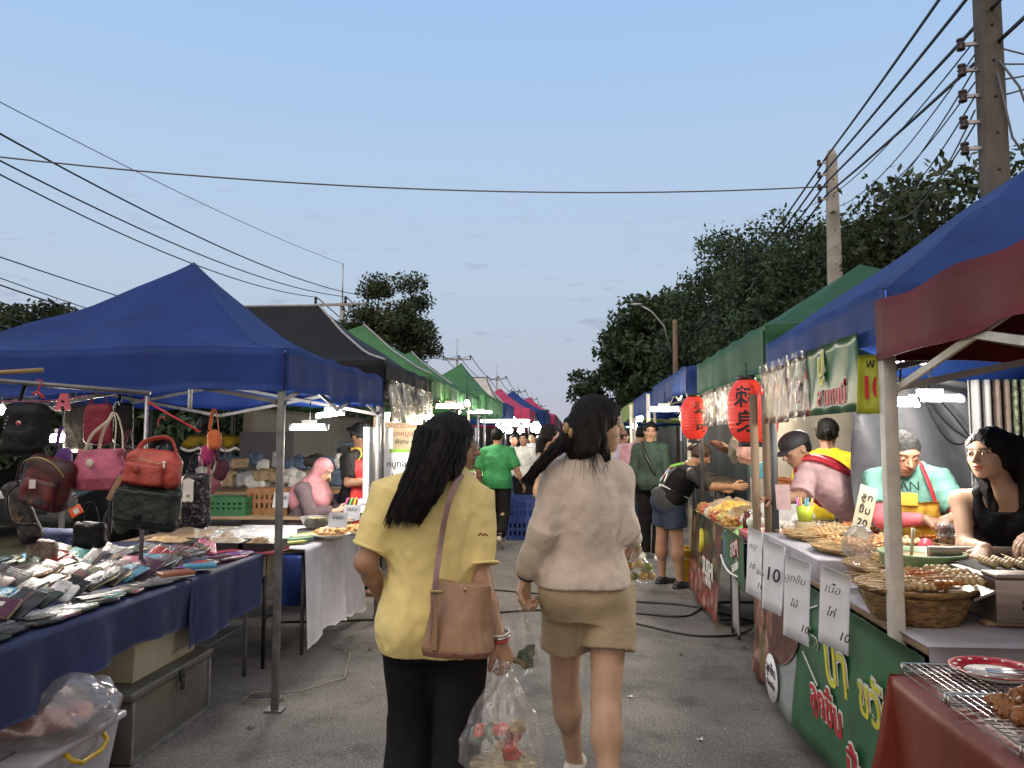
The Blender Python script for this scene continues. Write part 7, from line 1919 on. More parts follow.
def garment_bottom(F, m, kind='pants', length=1.0, fit=.02, name=None, seed=5, flare=0.0, waist=.12, wr=.008):
    j, s, g = F.j, F.s, F.g; G = g * s; ax = (F.nk - F.pb)
    kn = [(0, .150 * G + fit * .6, .112 * G + fit * .6), (.5, .172 * G + fit * .5, .124 * G + fit * .5), (1, .138 * G + fit * .3, .106 * G + fit * .3)]
    pr = [loft(F.pb - ax * .02, F.pb + ax * waist, F.sh, kn, .04, rnd=True)]
    for q in 'LR':
        h_, k_, a_ = j['hip' + q], j['kn' + q], j['an' + q]
        r0 = .092 * G + fit * .6; r1 = .060 * s * (.5 + .5 * g) + fit; r2 = .042 * s + fit * 1.4 + flare * .5
        pr.append(ell(lerp(h_, j['pelvis'], .2) - V3(0, .055 * G, 0) + V3(0, 0, .01), (.092 * G + fit * .4, .086 * G + fit * .5, .10 * G), .04))
        if kind == 'pants':
            pr.append(cone(h_, k_, r0, r1, .035)); pr.append(loft(k_ - (a_ - k_) * .04, lerp(k_, a_, length), V3(1, 0, 0), [(0, r1, r1), (1, r2, r2)], .03, rnd=True))
        else:
            e = lerp(h_, k_, length); pr.append(loft(lerp(h_, k_, -.12), e, V3(1, 0, 0), [(0, r0, r0), (.4, r0 * 1.0, r0 * 1.02), (1, r1 + .020 + flare, r1 + .024 + flare)], .03, rnd=True))
    nz = [(wr, (8, 8, 4), seed), (wr * .5, (20, 20, 10), seed + 1)]
    return solid_obj(name or ('trousers' if kind == 'pants' else 'shorts'), pr, F.res * .95, m, F.t, noise=nz)

def hair_cap(F, vol=.06, back=True):
    P, M, h = F.P, F.M, F.hs
    L = [ell(P(.70, -.16, -.12), (.17 * h, .34 * h, .55 * h), .1 * h, M), ell(P(-.70, -.16, -.12), (.17 * h, .34 * h, .55 * h), .1 * h, M), ell(P(0, -.12, .28), ((.74 + vol) * h, (.90 + vol) * h, (.78 + vol) * h), .05 * h, M), ell(P(0, -.35, -.15), ((.70 + vol) * h, (.62 + vol) * h, .6 * h), .1 * h, M),
         ell(P(0, .95, -.28), (.60 * h, .62 * h, .90 * h), .08 * h, M, neg=True)]
    return L
def strands(F, fn, n, r, m, name='hair_strands', seg=10, seed=0):
    rs = random.Random(seed); q = MB()
    for i in range(n):
        pts = fn(rs, i)
        N = len(pts); q.tube(pts, [r * (1 - .8 * (k / (N - 1)) ** 2) for k in range(N)], 4, cap=False)
    return q.build(name, m, F.t)
def hz(F, a=.0035, st=(70, 70, 1.5)): return [(a, st, 3), (a * .6, (130, 130, 3), 4)]
def hair_short(F, m=None, vol=.04):
    P, M, h = F.P, F.M, F.hs
    L = [ell(P(0, -.12, .28), ((.74 + vol) * h, (.90 + vol) * h, (.76 + vol) * h), .05 * h, M), ell(P(0, -.42, -.05), ((.66 + vol) * h, (.52 + vol) * h, .5 * h), .1 * h, M),
         ell(P(0, .98, -.28), (.80 * h, .66 * h, .86 * h), .08 * h, M, neg=True), ell(P(0, -.1, -.85), (1.2 * h, 1.2 * h, .38 * h), .05 * h, M, neg=True), ell(P(.78, .06, -.22), (.22 * h, .26 * h, .34 * h), .04 * h, M, neg=True), ell(P(-.78, .06, -.22), (.22 * h, .26 * h, .34 * h), .04 * h, M, neg=True)]
    solid_obj('hair', L, max(.0045, F.res * .6), m or hairm, F.t, noise=[(.004, (60, 60, 60), 3), (.002, (110, 110, 110), 5)])
def hair_bun(F, m=None):
    hair_short(F, m, .05); P, M, h = F.P, F.M, F.hs
    solid_obj('hair_bun', [ell(P(0, -1.12, .15), (.32 * h, .30 * h, .32 * h), .05 * h, M), cone(P(0, -1.3, .1), P(0, -1.35, -.5), .14 * h, .06 * h, .1 * h)], max(.005, F.res * .6), m or hairm, F.t, noise=[(.006, (50, 50, 50), 3)])
def hair_long(F, m=None, pts=None, w0=.085, w1=.05, th=.04, n=120, cover=True, side_pts=None, part=True):
    """pts: list of centre points the mass of hair flows through (person frame)"""
    m = m or hairm; P, M, h = F.P, F.M, F.hs
    L = hair_cap(F, .07)
    def flow(pts, w0, w1, th):
        p = [Vector(q) for q in pts]; a, b = p[0], p[-1]; w = (b - a); Ln = w.length; w = w / Ln; x = V3(1, 0, 0); uu = (x - w * w.dot(x)).normalized(); vv = w.cross(uu); kn = []
        for q in p:
            d = q - a; tt = min(1, max(0, d.dot(w) / Ln)); kn.append((tt, w0 + (w1 - w0) * tt, th * (1 - .25 * tt), d.dot(uu), d.dot(vv)))
        e = kn[-1]; kn = kn[:-1] + [(.93, e[1], e[2], e[3], e[4]), (1, e[1] * .85, e[2] * .5, e[3], e[4])] if kn[-2][0] < .92 else kn
        return [loft(a, b, x, kn, .04)]
    if pts: L += flow(pts, w0, w1, th)
    for sp in (side_pts or []): L += flow(sp[0], sp[1], sp[2], sp[3])
    solid_obj('hair', L, .0042 if F.res < .008 else F.res * .6, m, F.t, noise=hz(F) + [(.006, (24, 24, 1.2), 9)])
    if pts and n:
        pp = [Vector(p) for p in pts]
        def fn(rs, i):
            ox = rs.uniform(-1, 1); sgn = rs.choice([-1, 1]); out = []
            for k, p in enumerate(pp):
                f = k / (len(pp) - 1); w = w0 + (w1 - w0) * f
                out.append(p + V3(ox * w * (.99 + rs.uniform(0, .05)), sgn * th * math.sqrt(max(0, 1 - ox * ox)) * 1.0 + rs.uniform(-.004, .004), rs.uniform(-.01, .01)))
            out.append(out[-1] + (out[-1] - out[-2]).normalized() * rs.uniform(.005, .028))
            return out
        strands(F, fn, n, .0026, m, seed=4)
HAIR = dict(short=hair_short, bun=hair_bun, long=hair_long)
def W2L(x, y, face, z=0):
    """world point -> the person's own frame"""
    R_ = Matrix.Rotation(rad(face), 3, 'Z')
    return lambda p: R_ @ (Vector(p) - Vector((x, y, z)))
def film_bag(label, top, bot, rx, ry, cat='plastic bag', seed=1, m_=None, knot=.012, res=.006, flat=(1, 0, 0)):
    top = Vector(top); bot = Vector(bot)
    L = [loft(bot, top, flat, [(0, rx * .72, ry * .72), (.10, rx * .96, ry * .96), (.30, rx, ry), (.55, rx * .74, ry * .74), (.80, rx * .36, ry * .36), (1, knot, knot)], .01)]
    return solid_obj('plastic_bag', L, res, m_ or bagclear, None, noise=[(.012, (26, 26, 5), seed), (.007, (60, 60, 12), seed + 1)], label=label, cat=cat)
bagclear = mat('bag_film_clear', (.85, .85, .86), .12, var=.02, alpha=.13, bump=.8, bscale=14)

# ======== woman in the yellow polo shirt
fa = 18
ax_, ay_ = -.585, 2.90
w = W2L(ax_, ay_, fa)
def wj(px, py, Y): return w(at(px, py, Y))
yelf = fabric('yellow_jersey', (.74, .61, .25), .8, var=.06, scale=8, bscale=14, bump=.2); blackf = fabric('black_trouser', (.008, .008, .009), .85, bscale=20, spec=.2)
JA = dict(pelvis=w((-.53, 2.92, .82)), neck=w(at(441, 466, 2.90)), head=w(at(451, 445, 2.93)), shL=w(at(392, 497, 2.84)), shR=w(at(474, 499, 2.95)),
          elL=w(at(366, 562, 2.80)), wrL=w(at(383, 600, 3.02)), elR=w(at(481, 583, 2.88)), wrR=w(at(500, 640, 2.80)),
          hipL=w((-.62, 2.9, .78)), hipR=w((-.43, 2.94, .78)), knL=w((-.63, 2.98, .42)), knR=w((-.43, 2.86, .42)), anL=w((-.64, 2.90, .09)), anR=w((-.43, 2.70, .10)))
hd = W2L(0, 0, fa)
A = person('woman in a yellow polo shirt and black trousers walking with one arm akimbo', ax_, ay_, fa, 1.60, 1.08, skB, .0068, JA, head_f=tuple(hd((.99, .12, -.05))), bust=.9,
           top=dict(m=yelf, hem=.0, sleeve=.80, fit=.026, name='polo_shirt', cuff=yelf, seed=3, wr=.014, sl_r=.062), bottom=dict(m=blackf, fit=.022, flare=.05, waist=.08),
           hands=dict(R=(hd((.35, .05, -1)), hd((-.6, .5, 0)), .75, -1), L=(hd((.6, .9, -.35)), hd((.5, -.5, 0)), .7)), fine_hand=True, shoes=(blk, wht),
           hair=('long', None, [w(at(441, 432, 2.86)), w(at(433, 460, 2.80)), w(at(422, 486, 2.765)), w(at(411, 506, 2.745)), w(at(404, 520, 2.735))], .105, .068, .048, 200, True, [([w(at(456, 440, 2.87)), w(at(458, 462, 2.85)), w(at(450, 480, 2.80))], .045, .03, .03)]))
t = A.t
gw = wj
q = MB(); c = w(at(483, 535, 2.80)); 
for k in range(5): q.ball(c + V3(-.016 + .008 * k, 0, .004 * (k % 2)), .0045, 6)
q.build('embroidery', brn, t)
# waist hem stitching, collar
q = MB(); n0 = A.nk; q.tube([n0 + V3(.075 * math.cos(k * PI / 12), .07 * math.sin(k * PI / 12) - .005, -.004 + .01 * math.sin(k)) for k in range(24)], .011, 8, closed=True); q.build('collar', yelf, t)
# bracelet
wrl = JA['wrR']; 
for k, (m_, rr, dz) in enumerate([(stl, .034, .018), (redp, .034, .006), (wht, .033, .028)]):
    q = MB(); cc = wrl + V3(0, 0, dz); q.tube([cc + V3(rr * math.cos(k2 * PI / 9), rr * math.sin(k2 * PI / 9), .008 * math.sin(k2 * PI / 9)) for k2 in range(18)], .0035, 6, closed=True); q.build('bracelet', m_, t)
# shoulder bag (held, so its own thing)
taupe = fabric('taupe_leather', (.27, .155, .09), .42, var=.08, scale=5, bscale=120, bump=.12); stlm = fabric('mauve_strap', (.26, .16, .15), .5)
bc = at(459, 619, 2.70)
t = root('shoulder_bag', 'brown leather bucket bag hanging on a strap at the back of the yellow shirt woman', 'bag', bc)
Y0 = 2.70
b0 = at(457, 653, Y0); b1 = at(464, 583, Y0 + .02)
solid_obj('body', [loft(b0, b1, (1, -.1, 0), [(0, .112, .062), (.06, .117, .066), (.5, .104, .052), (1, .080, .026)], .02, p=3.2)], .0045, taupe, t, noise=[(.008, (14, 14, 4), 5), (.003, (40, 40, 12), 6)], world=True)
solid_obj('bag_base', [loft(b0 - Vector((0, 0, .004)), b0 + Vector((0, 0, .018)), (1, -.1, 0), [(0, .118, .063), (1, .123, .068)], .02, p=3.2)], .005, fabric('taupe_dark', (.18, .085, .055), .45), t, world=True)
strap([at(433, 645, Y0 - .06), at(434, 610, Y0 - .065), at(436, 578, Y0 - .055), at(441, 540, 2.72), at(448, 505, 2.735), at(457, 482, 2.79), at(463, 474, 2.87), at(466, 482, 2.99)], .0125, stlm, t, 'strap', .16)
q = MB(); q.span(at(430, 650, Y0 - .068), at(438, 592, Y0 - .060)); q.build('side_tab', taupe, t)
q = MB(); q.box(at(437, 592, Y0 - .07), (.042, .006, .012), bev=.002); q.build('buckle', zipm, t)
q = MB(); q.ball(at(465, 590, Y0 - .045), (.006, .003, .009), 8); q.build('metal_charm', zipm, t)
# her big carrier bag
hx = at(505, 662, 2.78); bt = at(501, 775, 2.74)
film_bag('large clear plastic carrier bag of food held low by the yellow shirt woman', hx, bt, .145, .11, seed=3)
rs = np.random.RandomState(8)
tom = mat('tomato_red', (.50, .06, .03), .3, var=.25, scale=20); 
for k in range(11):
    c = at(478 + 40 * rs.rand(), 722 + 34 * rs.rand(), 2.70 + .08 * rs.rand())
    solid_obj('wrapped_snack', [ell(c, (.030, .028, .024), .01)], .006, [tom, tom, mat('herb_green', (.06, .12, .03), .6, var=.4, scale=30), mat('noodle_tan', (.40, .28, .12), .5, var=.3, scale=30, bump=.5)][k % 4], None, noise=[(.010, (50, 50, 50), k)],
        label='%s food parcel inside the large carrier bag, %s counted' % (['red', 'orange red', 'green', 'tan'][k % 4], ordn[k]), cat='food', group='food parcels in the large carrier bag')
q = MB(); c = at(503, 770, 2.74); q.lathe([(.07, -.03), (.115, .02), (.118, .025), (.10, .028), (.001, .03)], c, 24); q.build('foam_bowl', mat('noodle_pale', (.42, .35, .18), .5, var=.4, scale=30, bump=.6), label='bowl of pale noodles at the bottom of the large carrier bag', cat='bowl')

# ======== woman in the beige sweater
fb = 24
bx_, by_ = .045, 3.22
w = W2L(bx_, by_, fb); hd = W2L(0, 0, fb)
knit = fabric('beige_knit', (.58, .49, .42), .9, var=.05, scale=30, bscale=170, bump=.35); khaki = fabric('khaki_cotton', (.36, .28, .18), .85, var=.06, bscale=60, bump=.2)
JB = dict(pelvis=w((.045, 3.24, .90)), neck=w(at(589, 452, 3.24)), head=w(at(598, 425, 3.27)), shL=w(at(555, 478, 3.20)), shR=w(at(617, 479, 3.28)),
          elL=w(at(543, 532, 3.14)), wrL=w(at(525, 578, 3.20)), elR=w(at(625, 530, 3.24)), wrR=w(at(634, 541, 3.46)),
          hipL=w((-.045, 3.22, .86)), hipR=w((.135, 3.26, .86)), knL=w((-.05, 3.38, .46)), knR=w((.115, 3.14, .46)), anL=w((-.01, 3.47, .10)), anR=w((.12, 2.98, .13)),
          toeL=w((.01, 3.66, .035)), toeR=w((.14, 3.12, .03)))
Bp = person('tall woman in a beige sweater and khaki shorts walking away and looking to the side', bx_, by_, fb, 1.69, .96, skA, .0068, JB, head_f=tuple(hd((.98, .14, -.05))), bust=.85,
            top=dict(m=knit, hem=.17, sleeve=1.93, fit=.022, name='sweater', seed=13, wr=.012, sl_r=.052), bottom=dict(m=khaki, kind='shorts', length=.50, fit=.022, flare=.004, waist=.20, seed=15, wr=.010),
            hands=dict(L=(hd((-.02, .05, -1)), hd((.8, -.5, 0)), .85, 1), R=(hd((.1, .8, -.5)), hd((-.5, .2, -.6)), .8)), fine_hand=True, shoes=(mat('sneaker_white', (.60, .58, .52), .5), mat('sneaker_sole', (.35, .25, .15), .6)),
            hair=('long', None, [w(at(575, 425, 3.22)), w(at(563, 442, 3.15)), w(at(549, 456, 3.12)), w(at(537, 468, 3.10)), w(at(528, 480, 3.09))], .036, .020, .030, 90, True,
                  [([w(at(585, 420, 3.22)), w(at(585, 440, 3.17)), w(at(582, 458, 3.14))], .075, .062, .04), ([w(at(599, 444, 3.20)), w(at(606, 456, 3.18)), w(at(608, 462, 3.18))], .035, .02, .02)]))
t = Bp.t
# loose wisps over the sweater
def wf(rs, i):
    a = at(568 + rs.uniform(0, 42), 448, 3.14); b = a + Vector((rs.uniform(-.03, .03), -.025, -.05 - rs.uniform(0, .03))); c = b + Vector((rs.uniform(-.03, .03), -.008, -.03 - rs.uniform(0, .05)))
    return [w(a), w((a + b) / 2 + Vector((0, -.012, 0))), w(b), w(c)]
strands(Bp, wf, 22, .0014, hairm, 'hair_wisps', seed=6)
cl = w(at(566, 428, 3.13)); q = MB(); q.ball(cl, (.014, .010, .024), 10); q.ball(cl + V3(.02, .0, -.02), (.010, .010, .022), 8); q.build('hair_clip', mat('clip_tortoise', (.30, .19, .09), .3), t)
# sneaker stripes
for q_ in 'LR':
    a_ = JB['an' + q_]; toe = JB['toe' + q_]; q = MB(); cc = lerp(a_, toe, -.08) + V3(0, -.012, -.045); dd = (toe - a_).normalized()
    q.tube([cc + V3(-.040, .04, 0), cc + V3(-.032, -.018, 0), cc + V3(0, -.034, 0), cc + V3(.032, -.018, 0), cc + V3(.040, .04, 0)], .009, 8); q.build('shoe_stripe', blk, t)
# watch strap, side stripe of shorts
cc = JB['wrL']; q = MB(); d = (JB['wrL'] - JB['elL']).normalized(); u_ = d.orthogonal().normalized(); w_ = d.cross(u_); e0 = cc - d * .01
q.tube([e0 + (u_ * math.cos(k * PI / 9) + w_ * math.sin(k * PI / 9)) * .031 for k in range(18)], .009, 6, closed=True); q.build('watch_strap', blk, t)
# small bag in her left hand
h1 = at(520, 606, 3.20); h2 = at(527, 672, 3.20)
film_bag('small clear carrier bag of greens held by the beige sweater woman', h1, h2, .058, .045, seed=5)
for k, (px, py, m_) in enumerate([(524, 655, 'herb_green'), (530, 650, 'herb_green'), (527, 662, 'herb_green'), (520, 660, 'noodle_tan')]):
    c = at(px, py, 3.2); solid_obj('vegetable', [ell(c, (.026, .022, .024), .01)], .006, _mats[m_], None, noise=[(.014, (45, 45, 45), 70 + k)], label='leafy green vegetable bunch in the small carrier bag, %s counted' % ordn[k], cat='vegetable', group='greens in the small carrier bag')
for sx in (-1, 1):
    q = MB(); q.tube([at(519 + 3 * sx, 598, 3.2), at(519 + 6 * sx, 608, 3.2), at(522 + 8 * sx, 630, 3.2)], [.006, .010, .012], 8, flat=.3); q.build('bag_handle', bagclear, label=['near', 'far'][sx > 0] + ' twisted plastic handle of the small carrier bag', cat='handle loop')
# fruit bag in her right hand
h1 = at(636, 544, 3.5); h2 = at(640, 584, 3.5)
film_bag('clear bag of yellow green limes hanging at the hip of the beige sweater woman', h1, h2, .072, .05, seed=9)
for k, (px, py, cc) in enumerate([(630, 566, (.45, .25, .02)), (639, 564, (.52, .36, .03)), (648, 567, (.20, .26, .03)), (634, 576, (.14, .22, .03)), (643, 576, (.48, .30, .02)), (651, 576, (.50, .34, .04)), (629, 577, (.22, .26, .03)), (645, 570, (.5, .3, .02))]):
    q = MB(); q.ball(at(px, py, 3.48 + .03 * (k % 2)), (.021, .021, .019), 14); q.build('lime', mat('lime_skin%d' % (k % 5), cc, .4, var=.2, scale=30, bump=.1, bscale=200), label=['orange', 'yellow', 'green', 'dark green', 'golden', 'pale yellow', 'small green', 'ripe orange'][k] + ' lime in the clear bag beside the beige sweater', cat='lime', group='limes in the clear bag')

# ======== woman in the black tank top behind the grill
fc = 240
cx_, cy_ = 1.98, 3.78
w = W2L(cx_, cy_, fc); hd = W2L(0, 0, fc)
tank = fabric('black_ribbed', (.007, .007, .008), .8, spec=.2)
JC = dict(pelvis=w((1.98, 3.80, .90)), neck=w((1.90, 3.63, 1.29)), head=w(at(989, 454, 3.60)), shR=w((1.76, 3.72, 1.225)), shL=w((2.04, 3.55, 1.235)), elR=w((1.72, 3.60, 1.03)), wrR=w((1.70, 3.40, 1.05)), elL=w((2.10, 3.42, 1.06)), wrL=w((1.88, 3.34, 1.13)))
Cp = person('young woman in a black tank top with long dark hair tending the grill', cx_, cy_, fc, 1.60, .92, skA, .0068, JC, head_f=tuple(hd((-.86, -.50, -.03))), bust=1.05, fine_hand=True,
            hands=dict(R=(hd((-.55, -.55, -.35)), hd((0, .1, -1)), .45), L=(hd((-.80, -.25, -.40)), hd((.1, .1, -1)), .35)), bottom=dict(m=blackf),
            hair=('long', None, [w((1.91, 3.66, 1.46)), w((1.93, 3.68, 1.38)), w((1.94, 3.70, 1.28)), w((1.94, 3.71, 1.18))], .085, .08, .045, 90, True,
                  [([w((1.80, 3.68, 1.49)), w((1.79, 3.63, 1.38)), w((1.79, 3.54, 1.28)), w((1.80, 3.50, 1.19))], .028, .024, .022), ([w((1.92, 3.58, 1.51)), w((1.945, 3.56, 1.42)), w((1.955, 3.53, 1.31)), w((1.95, 3.52, 1.20))], .040, .040, .03)]))
JJ = Cp
ax0 = (Cp.nk - Cp.pb)
knt = [(0, .150, .115), (.25, .128, .100), (.55, .142, .115), (.8, .142, .115), (1, .112, .098)]
r_ = Cp.sh.normalized(); fw = ax0.normalized().cross(r_); fw = -fw if fw.y < 0 else fw
pr = [loft(Cp.pb + ax0 * .10, Cp.pb + ax0 * .845, Cp.sh, knt, .02, rnd=True)] + [ell(lerp(Cp.pb, Cp.nk, .70) + r_ * .065 * sx + fw * .065, (.068, .062, .066), .03) for sx in (-1, 1)]
for sx in (-1, 1): p0 = lerp(Cp.pb, Cp.nk, .80) + r_ * .085 * sx; p1 = Cp.nk + r_ * .092 * sx - ax0.normalized() * .012; pr += [cone(p0 + fw * .075, p1 + fw * .03, .030, .026, .02), cone(p1 + fw * .03, p1 - fw * .03, .026, .026, .01), cone(p1 - fw * .03, p0 - fw * .07, .026, .03, .02)]
solid_obj('tank_top', pr, .0062, tank, Cp.t, noise=[(.005, (12, 12, 8), 3)])
cc = JC['wrL']; d = (JC['wrL'] - JC['elL']).normalized(); u_ = d.orthogonal().normalized(); w_ = d.cross(u_); e0 = cc - d * .035
q = MB(); q.tube([e0 + (u_ * math.cos(k * PI / 9) + w_ * math.sin(k * PI / 9)) * .030 for k in range(18)], .007, 6, closed=True); q.build('watch_strap', blk, Cp.t)
q = MB(); wc_ = e0 + hd((-.2, -.9, .3)).normalized() * .033; q.ball(wc_, (.019, .012, .019), 14); q.build('watch_face', mat('watch_glass', (.01, .01, .012), .05), Cp.t)

# ======== arm of the seller at the frame edge
w = W2L(2.62, 3.75, 250); hd = W2L(0, 0, 250)
person('seller at the very edge of the frame reaching a hand over the grill', 2.62, 3.75, 250, 1.6, 1.0, skA, .010, dict(elR=w((2.28, 3.30, .99)), wrR=w((2.00, 3.20, 1.07)), shR=w((2.46, 3.55, 1.26))), top=dict(m=tank, hem=.1, sleeve=.6), bottom=dict(m=blackf), hair=('bun',), fine_head=False,
       hands=dict(R=(hd((-.85, -.1, -.15)), hd((.1, .1, -1)), .3)), fine_hand=True)

# ======== cook with teal shirt, yellow apron and pink sleeves
fd_ = 205
dx_, dy_ = 1.82, 4.42
w = W2L(dx_, dy_, fd_); hd = W2L(0, 0, fd_)
tealf = fabric('teal_jersey', (.13, .30, .25), .85); apy = fabric('apron_yellow', (.55, .35, .04), .7); pinks = fabric('pink_sleeve', (.58, .12, .15), .75); reds = fabric('red_strap', (.45, .015, .03), .6)
Jd = dict(neck=w((1.80, 4.36, 1.355)), head=w(at(903, 453, 4.26)), shL=w((1.95, 4.36, 1.29)), shR=w((1.65, 4.42, 1.29)), elL=w((2.01, 4.20, 1.08)), wrL=w((1.88, 4.04, 1.12)), elR=w((1.61, 4.24, 1.08)), wrR=w((1.76, 4.08, 1.10)))
D = person('older cook in a teal t-shirt and yellow apron looking down behind the white post', dx_, dy_, fd_, 1.60, .97, skC, .009, Jd, head_f=tuple(hd((.02, -.90, -.42))), head_u=tuple(hd((0, -.3, 1))), male=True,
           top=dict(m=tealf, hem=.1, sleeve=.72, seed=21), bottom=dict(m=blackf), hair=('short', hairg, .0), fine_hand=True, hands=dict(L=(hd((-.8, -.5, -.2)), hd((0, .3, -1)), .6), R=(hd((.8, -.5, -.2)), hd((0, .3, -1)), .6)))
for q_ in 'LR':
    b, c_ = D.j['el' + q_], D.j['wr' + q_]; a = D.j['sh' + q_]
    solid_obj('arm_sleeve', [cone(lerp(a, b, .72), b, .047, .045, .02), cone(b, lerp(b, c_, .85), .045, .034, .02)], .009, pinks, D.t)
def apron(F, m, off=.03, top_t=.72, w_=.15, bib=.10, strapm=None, name='apron', backside=False, z0=None):
    ax = F.nk - F.pb; r_ = F.sh.normalized(); fw = ax.normalized().cross(r_); fw = -fw if fw.y < 0 else fw
    G = F.g * F.s
    q = MB()
    def fn(u, v):
        h = -.35 + (top_t + .35) * v; a = (u - .5) * 2
        rx = np.interp(max(0, h), [k[0] for k in F.kn], [k[1] for k in F.kn]) + off; ry = max(.112 * G, np.interp(max(0, h), [k[0] for k in F.kn], [k[2] for k in F.kn])) + off + (.04 if .5 < h < .75 else 0)
        an = a * (1.15 if h < .42 else 1.15 - (1.15 - bib / .15) * min(1, (h - .42) / .2))
        return F.pb + ax * h + r_ * rx * math.sin(an) + fw * (ry * math.cos(an) + .006 * math.sin(a * 9 + h * 4))
    q.grid(fn, 20, 24, th=.005); q.build(name, m, F.t)
    if strapm:
        for sx in (-1, 1):
            p0 = Vector(fn(.5 + .42 * sx, .98)); p1 = F.nk + r_ * .055 * sx + fw * .045 + ax.normalized() * .01; p2 = F.nk + r_ * .055 * sx - fw * .05 + ax.normalized() * .015
            strap([p0, lerp(p0, p1, .5) + fw * .035, p1 + fw * .02, p1 - fw * .04 + V3(0, 0, .02), p2 + V3(0, 0, -.0)], .012, strapm, F.t, 'apron_strap', .3)
apron(D, apy, strapm=reds)
ax = D.nk - D.pb; fwD = V3(0, 1, 0)
c = D.pb + ax * .82 + V3(0, .135, 0); text('IAN', .07, c + V3(0, .006, 0), frame3((-1, 0, 0), ax), ink, D.t, name='shirt_lettering')
solid_obj('pocket_patch', [rbox(D.pb + ax * .70 + V3(0, .185, 0), (.05, .006, .035), .005, .002)], .005, apy, D.t)
film_bag('small clear bag of meatballs held by the teal shirt cook', (1.82, 3.99, 1.13), (1.83, 3.97, .99), .045, .03, seed=15, res=.007)
for k in range(5):
    q = MB(); q.ball((1.805 + .018 * (k % 3), 3.965, 1.01 + .02 * (k // 3)), .012, 8); q.build('meatball', meats[[0, 3, 0, 3, 4][k]], label='meatball in the bag held by the teal shirt cook, %s counted' % ordn[k], cat='meatball', group='meatballs in the held bag')

# ======== cook in cap, pink shirt with red apron straps, leaning over the table
fe = 268
ex, ey = 2.02, 5.50
w = W2L(ex, ey, fe); hd = W2L(0, 0, fe)
pinkt = fabric('pale_pink_jersey', (.58, .38, .40), .85)
Je = dict(pelvis=w((2.04, 5.52, .93)), neck=w(at(806, 462, 5.36)), head=w(at(796, 449, 5.33)), shL=w(at(806, 478, 5.22)), shR=w(at(826, 474, 5.58)), elL=w(at(800, 498, 5.12)), wrL=w(at(774, 497, 5.04)), elR=w(at(818, 497, 5.6)), wrR=w(at(792, 496, 5.55)))
E_ = person('cook in a dark cap and pale pink shirt leaning over the skewers', ex, ey, fe, 1.62, 1.0, skB, .0085, Je, head_f=tuple(hd((-.88, -.20, -.42))), head_u=tuple(hd((-.4, 0, 1))), male=True,
            top=dict(m=pinkt, hem=.1, sleeve=.85, seed=31, fit=.026), bottom=dict(m=blackf), hair=('short', None, -.02), fine_hand=True, hands=dict(L=(hd((-.9, -.2, -.15)), hd((0, 0, -1)), .5), R=(hd((-.9, -.1, -.2)), hd((0, 0, -1)), .5)))
capm = fabric('cap_charcoal', (.022, .022, .026), .7)
P, M, h = E_.P, E_.M, E_.hs
solid_obj('cap', [ell(P(0, -.06, .42), (.86 * h, .98 * h, .68 * h), .03, M), ell(P(0, -.1, -.32), (1.2 * h, 1.3 * h, .58 * h), .01, M, neg=True)], .005, capm, E_.t)
q = MB(); q.grid(lambda u, v: P((u - .5) * 1.35 * (1 - .25 * v * v), .72 + .80 * v * (1 - (2 * u - 1) ** 2 * .35), .34 - .14 * v - .16 * (2 * u - 1) ** 2), 12, 8, th=.006); q.build('cap_brim', capm, E_.t)
r_ = E_.sh.normalized(); ax = (E_.nk - E_.pb)
fwE = ax.normalized().cross(r_); fwE = -fwE if fwE.y < 0 else fwE
for sx in (-1, 1):
    pp = []
    for (tt, xo, yo) in [(.55, .10 * sx, .17), (.80, .08 * sx, .18), (.97, .075 * sx, .10), (1.04, .08 * sx, .0), (.95, .09 * sx, -.11), (.75, .05 * sx, -.17), (.5, -.06 * sx, -.175), (.30, -.13 * sx, -.14)]: pp.append(E_.pb + ax * tt + r_ * xo + fwE * yo)
    strap(pp, .02, reds, E_.t, 'apron_strap', .3)
apron(E_, reds, off=.036, top_t=.62)

# ======== person in yellow behind him
fy = 20
person('helper in a bright yellow t-shirt with a bun standing behind the capped cook', at(829, 500, 6.35).x, 6.35, fy, 1.66, 1.05, skB, .011, dict(), top=dict(m=fabric('bright_yellow', (.62, .45, .01), .8), hem=.08, sleeve=.7, seed=41), bottom=dict(m=blackf), hair=('bun',), male=True, fine_head=False)

# ======== woman in black with an apron bending to the stall
ff = 68
fx, fy_ = .98, 8.15
w = W2L(fx, fy_, ff); hd = W2L(0, 0, ff)
gt = fabric('charcoal_jersey', (.035, .037, .040), .85); den = fabric('denim_dark', (.018, .032, .065), .85, bscale=90)
Jf = dict(pelvis=w((.98, 8.15, .90)), chest=w((1.08, 8.1, 1.16)), neck=w(at(689, 466, 8.0)), head=w(at(701, 455, 7.98)), shL=w(at(686, 472, 8.16)), shR=w(at(692, 473, 7.84)), elL=w(at(703, 486, 8.2)), wrL=w(at(720, 489, 8.15)), elR=w(at(712, 487, 7.78)), wrR=w(at(733, 487, 7.7)),
          hipL=w((.93, 8.24, .84)), hipR=w((1.0, 8.07, .84)), knL=w((.90, 8.26, .46)), knR=w((1.03, 8.07, .46)), anL=w((.90, 8.30, .07)), anR=w((1.05, 8.05, .07)))
Fp = person('woman in a charcoal t-shirt black apron and denim shorts reaching over the sausage table', fx, fy_, ff, 1.60, 1.16, skB, .010, Jf, head_f=tuple(hd((.85, .1, -.45))), head_u=tuple(hd((.4, 0, 1))),
            top=dict(m=gt, hem=.08, sleeve=.9, seed=51), bottom=dict(m=den, kind='shorts', length=.62, flare=.01), hair=('bun', mat('hair_brown', (.04, .02, .012), .5, bump=.4)), shoes=(blk, blk), fine_hand=True)
